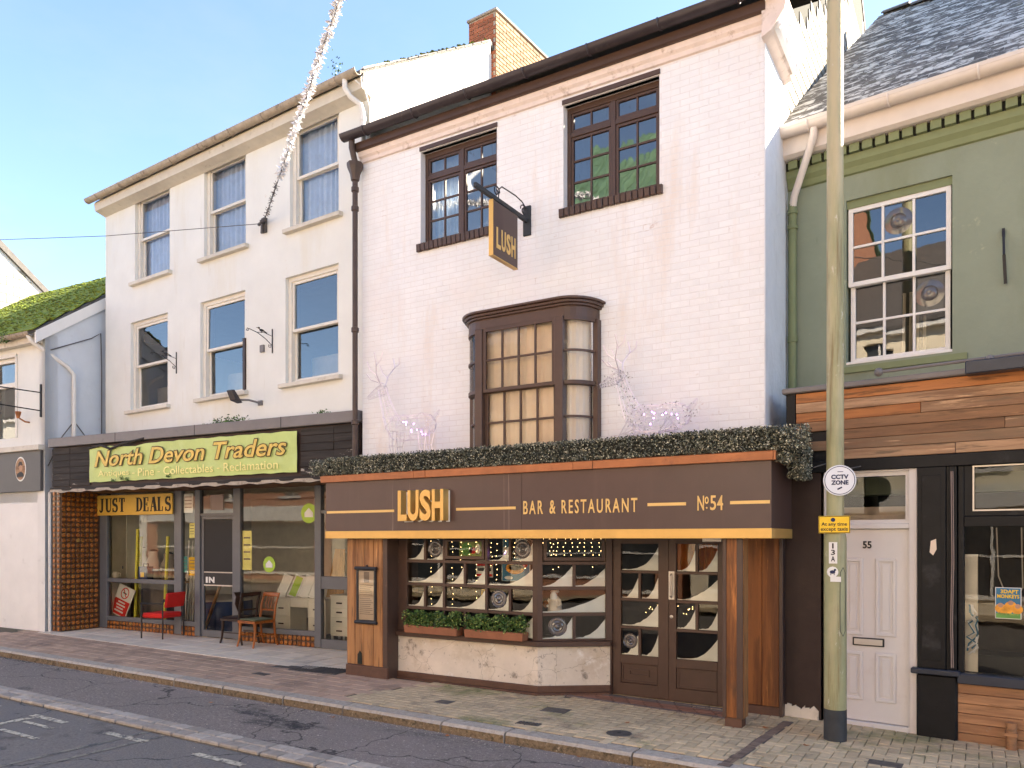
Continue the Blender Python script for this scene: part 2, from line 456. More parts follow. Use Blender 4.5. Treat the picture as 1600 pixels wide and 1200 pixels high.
mat('gutter_pink', (.68, .60, .54), .45, .05, 6, .05, 50, spots=[((.42, .36, .3), 8, .66, .1)])
mat('pipe_white', (.72, .69, .64), .5, .06, 8, .1, 40, spots=[((.4, .35, .28), 9, .66, .1)])
mat('pipe_brown', (.07, .045, .035), .5, .2, 8, .15, 40)
mat('slate', (.105, .092, .075), .75, .35, 14, .5, 30, rand=.3, island=.3, spots=[((.11, .11, .05), 2, .57, .2), ((.62, .60, .54), 8, .50, .07, (.45, 1, 1)), ((.50, .48, .43), 22, .60, .05, (.5, 1, 1))])
mat('slate_plain', (.08, .075, .07), .7, .3, 10, .4, 30, rand=.25, island=.3, spots=[((.2, .19, .15), 9, .64, .1)])
mat('slate_white', (.36, .335, .28), .75, .12, 6, .25, 30, rand=.12, spots=[((.26, .20, .14), 5, .56, .14)])
mat('moss', (.17, .22, .03), .95, .5, 14, .9, 40, island=.45, bdist=.02, spots=[((.25, .30, .04), 6, .52, .15), ((.07, .075, .06), 10, .58, .1)])
mat('green_wall', (.240, .272, .198), .75, .06, 2, .25, 22, spots=[((.205, .23, .145), .9, .50, .2, (1, 1, .3)), ((.15, .17, .105), 7, .64, .08, (1, 1, .2)), ((.33, .35, .24), 3.0, .64, .06), ((.1, .11, .07), 22, .72, .03)])
mat('green_trim', (.195, .225, .11), .65, .08, 5, .1, 40)
mat('dark_slot', (.02, .022, .016), .9, .1)
mat('black_paint', (.009, .009, .010), .5, .25, 6, .12, 60, spec=.2, spots=[((.035, .035, .036), 3, .58, .15), ((.4, .38, .36), 26, .73, .02)])
mat('navy_paint', (.025, .03, .045), .4, .2, 6, .1, 60, spots=[((.3, .3, .3), 18, .72, .04)])
mat('upvc', (.62, .585, .57), .4, .03, 3, .02, 50, rand=.02, spots=[((.5, .43, .40), 2, .58, .3)])
mat('snow', (.74, .73, .70), .9, .04, 9, .3, 50)
mat('letter_plate', (.55, .50, .44), .4, .06, 8, .05, 60, metal=.4)
wood('pine_post', C(186, 136, 86), C(118, 76, 44), 'z', .6, .25, extra=[((.10, .07, .045), 2.0, .60, .14, (1, 1, .25))])
wood('pine_orange', C(172, 108, 54), C(96, 54, 26), 'z', .5, .3, extra=[((.05, .03, .018), 2.2, .60, .14, (1, 1, .3))])
wood('clad_wood', C(192, 156, 120), C(128, 94, 68), 'x', .7, .42)
wood('clad_dark', C(166, 124, 88), C(118, 84, 58), 'x', .7, .3)
wood('clad_orange', C(196, 128, 70), C(140, 84, 46), 'x', .6, .3)
wood('stall_wood', C(190, 142, 102), C(140, 100, 70), 'x', .65, .25, extra=[((.30, .24, .2), 6, .62, .15)])
wood('black_board', C(62, 56, 52), C(40, 36, 33), 'x', .8, .3, knots=False, extra=[((.42, .38, .33), 7, .635, .04, (.25, 1, 1))])
wood('chair_wood', C(176, 100, 34), C(130, 68, 22), 'z', .4, .05, knots=False, bump=.05)
wood('dark_wood', C(62, 40, 28), C(40, 25, 18), 'z', .45, .05, knots=False, bump=.05)
wood('raw_plank', C(200, 158, 96), C(170, 124, 70), 'z', .6, .1)
wood('soffit_wood', C(122, 80, 46), C(84, 54, 32), 'x', .6, .1, knots=False)
mat('stall_plaster', (.64, .56, .47), .8, .12, 2.2, .35, 26, spots=[((.44, .35, .25), 1.7, .52, .2), ((.26, .22, .18), 6, .585, .09), ((.17, .145, .12), 13, .63, .07), ((.72, .69, .64), 3.6, .60, .1)], crack=(1.6, .006, (.3, .25, .2)))
mat('plinth_brown', (.10, .048, .03), .6, .2, 7, .15, 40)
mat('grey_frame', (.125, .13, .14), .42, .06, 6, .05, 50, rand=.02)
mat('grey_metal_cap', (.17, .155, .15), .5, .12, 3, .06, 40, spots=[((.09, .085, .08), 4, .62, .15)])
mat('grey_sign', (.085, .078, .074), .5, .05, 3, .03, 60)
mat('banner_green', (.50, .60, .20), .5, .08, 3, .35, 5, rand=0, bdist=.05, spots=[((.52, .62, .24), 3, .55, .15)])
mat('banner_gold', (.72, .50, .11), .5, .14, 9, 0, rand=0)
mat('banner_pale', (.85, .78, .30), .5, .1, 9, 0, rand=0)
mat('banner_brown', (.10, .065, .02), .6, .05, 9, 0, rand=0)
mat('yellow_board', (.66, .42, .075), .5, .08, 4, .05, 50, rand=0, spots=[((.52, .31, .06), 4, .6, .2)])
mat('ink', (.012, .011, .012), .6, .1, rand=0)
mat('ink_blue', (.012, .02, .075), .6, .1, rand=0)
mat('sign_yellow', (.80, .50, .02), .45, .03, rand=0)
mat('sign_white', (.68, .70, .74), .4, .05, 5, 0, rand=0)
mat('tile_brown', C(146, 88, 40), .2, .4, 18, .05, 50, rand=.3, spots=[((.40, .27, .07), 5, .55, .2)])
mat('tile_dark', (.085, .038, .017), .3, .2, 10)
mat('forecourt_tile', (.76, .65, .51), .55, .1, 5, .1, 70, rand=.09, wspots=True, spots=[((.46, .41, .35), 1.2, .56, .16), ((.28, .25, .21), 7, .66, .07)])
mat('grout', (.20, .18, .15), .9, .1)
mat('paver_brown', (.44, .30, .21), .8, .14, 6, .4, 70, rand=.14, wspots=True, spots=[((.20, .14, .11), 1.6, .53, .2), ((.13, .125, .075), .9, .62, .1), ((.46, .42, .37), 30, .68, .05)])
mat('paver_block', (.56, .43, .265), .8, .16, 7, .45, 70, rand=.2, wspots=True, spots=[((.19, .195, .08), .9, .53, .14), ((.20, .155, .11), 2.2, .55, .15), ((.5, .45, .38), 34, .68, .05)])
mat('paver_dark', (.16, .125, .11), .75, .15, 7, .3, 70, rand=.2)
mat('paver_red', (.26, .125, .08), .75, .15, 7, .3, 70, rand=.2)
mat('joint', (.10, .083, .058), .95, .2, 8, .3, 60, spots=[((.07, .085, .025), 3, .55, .15)])
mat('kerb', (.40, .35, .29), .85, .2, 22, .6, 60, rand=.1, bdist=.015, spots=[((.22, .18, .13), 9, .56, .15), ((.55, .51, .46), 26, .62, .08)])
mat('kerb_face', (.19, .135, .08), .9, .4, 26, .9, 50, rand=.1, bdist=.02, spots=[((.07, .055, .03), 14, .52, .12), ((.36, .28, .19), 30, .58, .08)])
mat('asphalt', (.178, .164, .150), .85, .30, 45, .8, 90, rand=0, bdist=.02, spots=[((.16, .155, .15), 1.1, .50, .2), ((.05, .05, .053), .7, .585, .10), ((.07, .07, .072), 5, .6, .1), ((.32, .31, .29), 50, .64, .06)], crack=(.45, .006, (.035, .035, .035)))
mat('asphalt_old', (.225, .190, .165), .9, .32, 35, .9, 70, rand=0, bdist=.02, spots=[((.26, .215, .19), .9, .49, .12, (.5, 1, 1)), ((.05, .046, .045), 1.1, .565, .08, (.35, 1, 1)), ((.48, .42, .37), 36, .585, .07)], crack=(.6, .008, (.035, .032, .03)))
mat('sett', (.34, .30, .255), .8, .2, 12, .4, 50, rand=.2, spots=[((.15, .13, .11), 9, .6, .12)])
mat('road_white', (.52, .48, .37), .8, .2, 14, .1, 80, spots=[((.11, .105, .1), 16, .47, .12)])
mat('road_faint', (.21, .20, .165), .85, .2, 18, .2, 80, spots=[((.085, .084, .085), 12, .48, .1)])
mat('iron_cover', (.11, .098, .088), .6, .3, 20, .4, 60, metal=.3)
mat('iron_black', (.018, .018, .02), .5, .2, 10)
mat('steel', (.5, .48, .45), .35, .1, 10, metal=.8)
mat('post_green', (.29, .29, .155), .5, .10, 4, .25, 30, rand=0, spots=[((.46, .39, .24), 1.3, .43, .2, (2.5, 2.5, .3)), ((.20, .145, .065), 4, .53, .12, (2, 2, .12)), ((.56, .52, .42), 14, .62, .06, (1, 1, .3))])
mat('post_black', (.03, .033, .037), .6, .2, 8, .2, 40, spots=[((.4, .4, .38), 14, .70, .04)])
mat('red_fabric', (.60, .018, .012), .85, .08, 10, .2, 200, rand=0)
mat('green_fabric', (.12, .13, .07), .9, .15, 30, .2, 120, rand=0)
mat('black_metal', (.016, .014, .014), .45, .1)
mat('terracotta', (.28, .11, .055), .7, .15, 6, .2, 40)
mat('leaf', (.06, .12, .025), .6, .3, 10, 0, island=.55)
mat('leaf_pale', (.28, .34, .09), .6, .3, 10, 0, island=.35)
mat('hedge_leaf', (.10, .105, .075), .7, .3, 10, 0, island=.8)
mat('hedge_tip', (.50, .48, .36), .7, .3, 10, 0, island=.6)
mat('tinsel', (.82, .82, .84), .35, .1, 10, 0)
mat('wire_dark', (.08, .075, .075), .6, .1)
mat('wire_silver', (.72, .66, .72), .3, .1, 10, 0, metal=.4, island=.3)
mat('lilac_glow', (.5, .3, .7), .4, 0, emit=((.62, .25, 1.0), 2.5))
mat('fairy_bulb', (.9, .7, .4), .4, 0, emit=((1.0, .66, .28), 3.5))
mat('curtain', (.62, .76, .96), .9, .12, 6, 0)  # white nets; blue of the reflected sky is mixed into the colour
mat('curtain_tan', (.80, .66, .52), .9, .06, 3, 0)
mat('reflection_orange', (.50, .17, .04), .8, .2, 6, 0)
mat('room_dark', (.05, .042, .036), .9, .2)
mat('room_pale', (.62, .58, .51), .9, .1)
mat('room_floor', (.12, .09, .065), .7, .2)
mat('brick_red_shade', (.33, .105, .048), .85, .2, 9, .4, 50, rand=.28, spots=[((.12, .06, .04), 3, .62, .15), ((.45, .38, .3), 10, .66, .08)])
mat('brick_buff_lit', (.27, .175, .10), .85, .2, 9, .4, 50, rand=.25, spots=[((.2, .1, .06), 4, .58, .15)])
mat('mortar_pale', (.42, .36, .29), .9, .1)
mat('paper', (.62, .50, .42), .8, .05, 6, 0)
mat('paper_white', (.72, .71, .68), .7, .04, 6, 0)
mat('print_grey', (.26, .20, .18), .8, .05)
mat('chip_white', (.75, .74, .70), .6, .05)
mat('lime_sticker', (.33, .50, .05), .5, .05)
mat('yellow_tube', (.80, .74, .08), .4, .05)
mat('blue_plastic', (.02, .045, .16), .4, .1)
mat('teal_paper', (.08, .32, .30), .6, .1)
mat('white_furniture', (.72, .68, .60), .5, .04)
mat('poster_blue', (.03, .16, .28), .5, .2, 8, 0)
mat('poster_orange', (.70, .30, .03), .5, .35, 14, 0)
mat('poster_green', (.12, .32, .07), .5, .2)
mat('skin_tone', (.42, .24, .15), .7, .1)
mat('opp_cream', (.78, .68, .52), .8, .05, 2)
mat('opp_brick', (.44, .20, .12), .85, .2, 6)
mat('opp_white', (.82, .78, .70), .8, .05, 2)
mat('opp_roof', (.09, .08, .075), .8, .2, 8)
mat('opp_green_tile', (.11, .20, .12), .4, .2, 8)
mat('opp_window', (.04, .045, .05), .1, .1)
glass('glass', 2.3, (.75, .79, .8), .008)
glass('curtain_glass', 1.8, (.95, .96, .97), .008)
glass('shop_glass', 1.5, (.93, .95, .93), .006)
glass('old_glass', 2.5, (.75, .8, .82), .012)
glass('bay_glass', 1.35, (.92, .93, .92), .03)

# ================================================================== GROUND, ROAD, PAVEMENT
def sloped(name, x0, x1, y0, y1, dz, m, n=1):
    b = MB()
    for k in range(n):
        a, c = x0 + (x1 - x0) * k / n, x0 + (x1 - x0) * (k + 1) / n
        b.quad((a, y0, gz(a) + dz), (c, y0, gz(c) + dz), (c, y1, gz(c) + dz), (a, y1, gz(a) + dz))
    return tag(b.build(name, m), kind='structure')
KY = 6.43                       # kerb line
sloped('ground', -400, 400, -400, 400, -.20, 'asphalt')
sloped('road', -70, 50, -4.0, 5.0, -.112, 'asphalt', 6)
sloped('far_pavement', -70, 50, -5.9, -4.0, -.01, 'paver_block', 6)
sloped('road_bay', -70, 50, 5.0, KY, -.108, 'asphalt_old', 6)
sett_strip = sloped('sett_strip', -30, 20, 4.84, 5.16, -.104, 'joint', 4)
me = bevel_box('sett', .235, .05, .145, .012, 'sett')
ms = []
for r_ in range(2):
    x = -14.5 + r_ * .11
    while x < -1.0:
        lx = random.uniform(.85, 1.15)
        ms.append(TM(x, 4.925 + r_ * .155, gz(x) - .098, rx=-R(90) + random.uniform(-.02, .02), ry=0, rz=random.uniform(-.015, .015), s=(lx, 1, 1)))
        x += .245 * lx
# bevel_box faces -y; rotating by -90 about x turns -y to +z
pieces('sett', me, sett_strip, ms)
# painted marks
marks = MB()
def strip(b, x0, x1, y0, y1, dz):
    b.quad((x0, y0, gz(x0) + dz), (x1, y0, gz(x1) + dz), (x1, y1, gz(x1) + dz), (x0, y1, gz(x0) + dz))
for k in range(-2, 4):
    x = -7.58 + 1.40 * k
    b = MB(); strip(b, x, x + .66, 4.545, 4.625, -.107)
    o = b.build('road_marking', 'road_white', bpy.data.objects['road'])
b = MB()
for x in (-7.02, -7.28): strip(b, x, x + .055, 1.5, 4.83, -.1075)
b.build('sealed_joint', 'road_faint', bpy.data.objects['road'])
for x, y, lx, ly in ((-8.75, 4.35, .55, .06), (-8.9, 4.18, .1, .35), (-8.6, 4.05, .7, .06)):
    b = MB(); strip(b, x, x + lx, y, y + ly, -.107)
    b.build('road_marking', 'road_white', bpy.data.objects['road'])

pav = sloped('pavement', -60, 40, KY + .1, 12, -.012, 'joint', 6)
# kerb of granite stones
kerb = tag(MB().box(-60, 40, KY + .02, KY + .24, -.6, -.5).build('kerb', 'kerb'), kind='structure')
ends = [-15.6, -14.3, -13.2, -11.9, -10.5, -9.1, -8.14, -7.05, -6.1, -4.74, -3.97, -2.64, -1.55, -.5, .6, 1.7, 2.9]
for a, c in zip(ends, ends[1:]):
    b = MB(); n = max(3, int((c - a) / .16)); g = .009
    prof = lambda: [(KY + random.uniform(-.006, .008), -.16), (KY + random.uniform(-.006, .008), -.03), (KY + .022 + random.uniform(0, .008), -.002), (KY + .19, .003)]
    rows = []
    for k in range(n + 1):
        x = a + g + (c - a - 2 * g) * k / n
        rows.append([(x, y, gz(x) + z) for y, z in prof()])
    for k in range(n):
        for j in range(3): b.quad(rows[k][j], rows[k + 1][j], rows[k + 1][j + 1], rows[k][j + 1])
    for rr in (rows[0], rows[-1]): b.quad(*rr, (rr[0][0], KY + .19, rr[0][2]))
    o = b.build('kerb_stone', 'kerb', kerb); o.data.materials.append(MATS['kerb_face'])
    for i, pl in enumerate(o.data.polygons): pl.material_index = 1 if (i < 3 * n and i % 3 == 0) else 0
# brown slabs on the left, herringbone blocks on the right
me = bevel_box('paving_slab', .412, .05, .196, .006, 'paver_brown')
ms = []
for r_ in range(7):
    x = -15.7 + (r_ % 2) * .21
    while x < -6.3 + .05 * r_:
        y = KY + .30 + .2025 * r_
        ms.append(TM(x, y, gz(x) - .0265 + random.uniform(-.0015, .0015), rx=-R(90) + random.uniform(-.006, .006)))
        x += .42
pieces('paving_slab', me, pav, ms)
me = bevel_box('paving_block', .197, .05, .097, .006, 'paver_block')
ms = []
U = .1015
for i in range(-72, 20):
    for j in range(0, 24):
        c = (i - j) % 4
        if c not in (0, 2): continue
        if c == 0: x, y, rz = (i + 1) * U, KY + .25 + (j + .5) * U, 0
        else: x, y, rz = (i + .5) * U, KY + .25 + j * U, R(90)
        if x < -6.5 + .05 * (y - KY) / .2 or y < KY + .23 or y > 9.0: continue
        if -6.5 < x < -4.2 and y > 8.28: continue
        if x > -1.9 and y > 8.75: continue
        ms.append(TM(x, y, gz(x) - .023 + random.uniform(-.002, .002), rz=rz) @ Matrix.Rotation(-R(90) + random.uniform(-.012, .012), 4, 'X'))
pieces('paving_block', me, pav, ms)
# darker brick margin before the doors
me = bevel_box('margin_brick', .2, .05, .066, .005, 'paver_dark'); me2 = bevel_box('margin_brick', .2, .05, .066, .005, 'paver_red')
for r_ in range(6):
    ms = []
    x = -4.35 - .06 * r_ + (r_ % 2) * .1
    while x < -2.28:
        y = 8.62 - .072 * r_ - (.12 * (x + 3.2) if r_ else 0) * .5
        ms.append(TM(x, y, gz(x) - .016, rz=-.06 if r_ else 0) @ Matrix.Rotation(-R(90), 4, 'X')); x += .206
    pieces('margin_brick', me2 if r_ in (2, 3, 4) else me, pav, ms)
# pale tiled forecourt of the antiques shop
fore = tag(MB().quad(*[(x, y, gz(x) - .004) for x, y in ((-15.3, 7.9), (-7.55, 7.9), (-7.55, 10.2), (-15.3, 10.2))]).build('forecourt', 'grout'), kind='structure')
me = bevel_box('forecourt_tile', .442, .05, .442, .003, 'forecourt_tile')
ms = [TM(-15.08 + .45 * i, 8.13 + .45 * j, gz(-15.08 + .45 * i) - .02 + random.uniform(-.001, .001), rx=-R(90) + .0) for i in range(17) for j in range(4)]
pieces('forecourt_tile', me, fore, ms)
# covers and gratings
def cover(name, label, u, v, lx, ly, rz=0.0, ribs=0, m='iron_cover'):
    p = ground(u, v); t = thing(name, label, 'cover', (p.x, p.y, gz(p.x)), rz)
    MB().box(-lx / 2, lx / 2, -ly / 2, ly / 2, -.02, .004).build('plate', m, t, bevel=.003)
    for k in range(ribs):
        x = -lx / 2 + lx * (k + .5) / ribs
        MB().box(x - lx / ribs * .28, x + lx / ribs * .28, -ly / 2 + .015, ly / 2 - .015, .004, .010).build('bar', m, t)
cover('access_cover', 'small square iron cover in the block paving by the pale stall riser', 694, 1097, .2, .17)
cover('access_cover', 'dark square iron cover in the paving in front of the double doors', 868, 1110, .3, .22, .05)
cover('grating', 'small dark gully grating in the block paving close to the kerb', 826, 1131, .26, .12, .05, 7)
cover('access_cover', 'dark iron cover in brown slabs beside the pale forecourt', 408, 1053, .24, .13)
cover('grating', 'wide ribbed cellar grating beside the wood-clad pillar foot', 500, 1047, .85, .42, .1, 16)
cover('access_cover', 'dark flat cover at the front edge of the pale forecourt', 450, 1042, .45, .2, .1)
cover('access_cover', 'iron cover in mossy block paving near the lamp post foot', 1380, 1193, .3, .16, -.05)
p = ground(967, 1146)
t = thing('stopcock_cover', 'round grey stopcock cover set in the block paving', 'cover', (p.x, p.y, gz(p.x)))
MB().lathe([(.0001, .006), (.05, .006), (.11, .007), (.125, .003), (.13, -.02)], seg=28).build('lid', 'iron_cover', t, smooth=True)
MB().lathe([(.0001, .009), (.018, .009), (.02, .005)], seg=10).build('keyhole', 'iron_black', t)
# drain channel running from the wall to the kerb
a, c = ground(1232, 1128), ground(1130, 1197)
t = thing('drain_channel', 'narrow slotted drain channel crossing the pavement beside the timber post', 'drain', (a.x, a.y, gz(a.x)))
d = c - a; ln = d.length
t.rotation_euler = (0, 0, math.atan2(d.y, d.x))
MB().box(0, ln, -.055, .055, -.03, .003).build('channel', 'iron_cover', t)
me = MB().box(.01, .024, -.042, .042, .003, .007).mesh('slot_bar'); me.materials.append(MATS['paver_dark'])
pieces('slot_bar', me, t, [TM(k * .03, 0, 0) for k in range(int(ln / .03))])
p = ground(1196, 1138)
b = MB(); b.quad((-.035, -.01, .012), (.0, -.025, .004), (.04, 0, .014), (.0, .024, .006))
b.quad((-.035, -.01, .012), (.0, .024, .006), (-.02, .03, .016))
o = b.build('fallen_leaf', 'clad_orange'); o.location = (p.x, p.y, gz(p.x)); tag(o, 'single fallen orange leaf beside the drain channel', 'leaf')

gr = MB()
for k in range(900):
    x = random.uniform(-14, -.5); y = KY - abs(random.gauss(0, .07)) - .012 if k < 650 else random.uniform(4.0, KY - .1); s_ = random.uniform(.003, .009) * (1.6 if k % 9 == 0 else 1)
    z = gz(x) - .107; a = random.uniform(0, 3)
    q = [(x + s_ * math.cos(a + t), y + s_ * math.sin(a + t), z) for t in (0, 2.1, 4.2)]; i = len(gr.v); gr.v += q + [(x, y, z + s_ * .9)]; gr.f += [(i, i + 1, i + 3), (i + 1, i + 2, i + 3), (i + 2, i, i + 3)]
o = gr.build('gutter_grit', 'kerb'); tag(o, 'loose grit and crumbs lying along the foot of the kerb', 'grit', kind='stuff')
for k, (u, v) in enumerate(((700, 1150), (520, 1121), (905, 1183), (330, 1098), (980, 1130), (1260, 1165))):
    p = ground(u, v, -.108 if k in (0, 1, 2, 3) else 0)
    b = MB(); b.quad((-.03, -.01, .008), (.0, -.022, .002), (.035, 0, .010), (.0, .02, .004)); b.quad((-.03, -.01, .008), (.0, .02, .004), (-.02, .026, .012))
    o = b.build('fallen_leaf', 'clad_orange'); o.location = p; o.rotation_euler = (0, 0, k * 1.3)
    tag(o, ['small brown leaf on the old tarmac opposite the pale stall riser', 'small brown leaf on the tarmac below the wood-clad pillar', 'small brown leaf on the tarmac opposite the double doors', 'small brown leaf on the tarmac opposite the pale forecourt', 'small brown leaf on the paving near the round stopcock cover', 'small brown leaf on the paving beside the lamp post foot'][k], 'leaf', 'scattered fallen leaves')

# ================================================================== THE RESTAURANT
LB = froot('restaurant_building', 'pinkish white painted brick building with brown canopy over a restaurant front', 'building', L)
X0, X1 = L.s(566), L.s(1194)              # wall ends
HEAD, SILL = 7.32, 6.02
WIN = [(L.s(657), L.s(776)), (L.s(880), L.s(1030))]
BAY = (-5.80, -3.93)
holes = [(a, b, SILL, HEAD) for a, b in WIN] + [(BAY[0] + .12, BAY[1] - .12, 2.86, 4.62)]
wall = MB().wall(X0, X1, 2.3, 7.5, .006, .3, holes).build('wall', 'pink_mortar', LB)
# painted bricks, each a piece, cut back at the openings
me = bevel_box('brick', .2205, .03, .0705, .004, 'pink_brick')
CW, CH = .2245, .0745
ms = []
nrow = int((7.46 - 2.62) / CH)
for r_ in range(nrow):
    z0 = 2.62 + r_ * CH; zc = z0 + CH / 2
    x = X0 + .001 - (r_ % 2) * CW / 2
    spans = [(X0 + .001, X1 - .001)]
    for h in holes:
        if h[2] - .02 < zc < h[3] + .01:
            nw = []
            for a, b in spans:
                if h[1] <= a or h[0] >= b: nw.append((a, b))
                else:
                    if h[0] > a: nw.append((a, h[0]))
                    if h[1] < b: nw.append((h[1], b))
            spans = nw
    while x < X1:
        for a, b in spans:
            l, r2 = max(x, a), min(x + CW, b)
            if r2 - l > .03:
                ms.append(TM((l + r2) / 2, .0194 + random.uniform(-.0008, .0006), zc, rx=random.uniform(-.012, .012), rz=random.uniform(-.006, .006), s=((r2 - l - .004) / .2205, 1, 1)))
        x += CW
pieces('brick', me, wall, ms, 300, LB.matrix_basis, 'brick_field')
# the side that looks over the green house, its slates and the cornice return
MB().box(X1 - .30, X1, .301, 8.4, 0, 7.6).build('side_wall', 'white_side', LB)
MB().box(X1 - .002, X1 + .012, .0, 1.16, 2.3, 7.55).build('side_render', 'white_side', LB)
gab = MB().prismx([(.3, 7.4), (8.4, 7.4), (8.4, 12.4), (7.9, 12.7), (.3, 7.75)], X1 - .3, X1 - .004).build('gable', 'dark_slot', LB)
me = bevel_box('slate', .287, .014, .192, .003, 'slate_white')
ms = []
for r_ in range(26):
    z0 = 6.55 + r_ * .2
    y = .98 + (r_ % 2) * .155
    while y < 8.3:
        if z0 + .1 < 7.75 + (y - .3) * .65 - .05 and z0 + .1 > 6.5 + max(0, (y - 1.2)) * .74:
            ms.append(TM(X1 + .008, y + .15, z0 + .1, rz=R(90), rx=R(-2.5)))
        y += .31
pieces('slate', me, gab, ms, 300, LB.matrix_basis)
# cornice, eaves board, gutter
def moulding(fr_root, name, x0, x1, prof, m, bevel=0):
    return MB().prismx(prof, x0, x1).build(name, m, fr_root, bevel=bevel)
moulding(LB, 'cornice', X0 - .02, X1 + .05, [(.02, 7.41), (-.025, 7.42), (-.03, 7.47), (-.06, 7.50), (-.08, 7.555), (.02, 7.555)], 'pink_trim')
moulding(LB, 'eaves_board', X0 - .03, X1 + .04, [(.02, 7.556), (-.11, 7.556), (-.13, 7.57), (-.13, 7.67), (.02, 7.67)], 'brown_paint')
moulding(LB, 'cornice_return', X1 + .05, X1 + .20, [(-.09, 7.36), (.9, 7.36), (.9, 7.62), (-.09, 7.62)], 'white_side', .03)
MB().prism([(X1, 7.28), (X1 + .10, 7.33), (X1 + .24, 7.52), (X1 + .26, 7.66), (X1, 7.66)], -.12, .95).build('cornice_return', 'pink_trim', LB)
def half_round(root, name, p, q, r, m, n=8, clips=0, clipm=None):
    b = MB(); p = Vector(p); q = Vector(q); d = (q - p).normalized(); side = Vector((-d.y, d.x, 0)).normalized()
    pr = []
    for k in range(n + 1):
        t = math.pi + math.pi * k / n; pr.append((math.cos(t) * r, math.sin(t) * r))
    pr = pr + [(x * .86, y * .86) for x, y in pr[::-1]]
    A = [p + side * x + Vector((0, 0, y)) for x, y in pr]; B = [q + side * x + Vector((0, 0, y)) for x, y in pr]
    m_ = len(pr); i = len(b.v); b.v += [tuple(v) for v in A + B]
    for k in range(m_): b.f.append((i + k, i + (k + 1) % m_, i + m_ + (k + 1) % m_, i + m_ + k))
    b.f.append(tuple(range(i, i + m_))); b.f.append(tuple(range(i + 2 * m_ - 1, i + m_ - 1, -1)))
    o = b.build(name, m, root, smooth=True)
    for k in range(clips):
        c = p + (q - p) * ((k + .5) / clips)
        cb = MB(); pts = []
        for j in range(9):
            t = math.pi + math.pi * j / 8; pts.append(c + side * math.cos(t) * (r + .006) + Vector((0, 0, math.sin(t) * (r + .006))))
        cb.tube(pts, .011, 5); cb.build('gutter_clip', clipm or m, o)
    return o
half_round(LB, 'gutter', (X0 - .16, -.235, 7.76), (X1 + .22, -.235, 7.755), .085, 'gutter_brown', clips=7)
b = MB()
z_ = lambda y: 7.77 + (y + .26) * .645
b.hexa([(X0 - .06, -.22, 7.77), (X1 + .06, -.22, 7.77), (X1 + .02, 7.9, z_(7.9)), (X0 - .04, 7.9, z_(7.9)), (X0 - .06, -.22, 7.80), (X1 + .06, -.22, 7.80), (X1 + .02, 7.9, z_(7.9) + .04), (X0 - .04, 7.9, z_(7.9) + .04)])
b.hexa([(X0, 7.9, 12.9), (X1, 7.9, 12.9), (X1, 12, 10.2), (X0, 12, 10.2), (X0, 7.9, 13.0), (X1, 7.9, 13.0), (X1, 12, 10.3), (X0, 12, 10.3)])
roof = b.build('roof', 'slate_plain', LB)
me = bevel_box('roof_slate', .24, .02, .30, .004, 'slate_plain')
pieces('roof_slate', me, roof, [TM(X0 + .05 + .25 * k, -.17 + random.uniform(-.012, .012), 7.835 + random.uniform(-.004, .004), rx=R(-57), rz=random.uniform(-.02, .02)) for k in range(24)])
MB().box(X0, X0 + .25, .301, 8.4, 0, 7.6).box(X0, X1, 8.3, 8.5, 0, 12.3).build('back_wall', 'pink_mortar', LB)
MB().prismx([(.3, 7.6), (8.3, 7.6), (8.3, 12.5), (7.9, 12.7), (.3, 7.75)], X0, X0 + .2).build('party_wall', 'pink_mortar', LB)
MB().box(X0 + .25, X1 - .3, .31, 8.3, 2.55, 2.66).box(X0 + .25, X1 - .3, .31, 8.3, 5.2, 5.3).build('floor', 'room_dark', LB)
# rainwater pipe with hopper
px = X0 - .03
b = MB()
b.tube([(px, -.19, 7.70), (px, -.19, 7.58), (px + .0, -.12, 7.40)], .045, 10)
b.lathe([(.045, -.16), (.06, -.15), (.075, -.06), (.11, .02), (.12, .06), (.12, .10), (.09, .10)], (px, -.12, 7.28), 8)
b.tube([(px, -.12, 7.14), (px, -.12, 2.9)], .04, 10)
for z in (7.0, 6.72, 4.95, 3.6): b.lathe([(.04, -.04), (.056, -.03), (.056, .03), (.04, .04)], (px, -.12, z), 10)
b.build('rainwater_pipe', 'pipe_brown', LB, smooth=True)
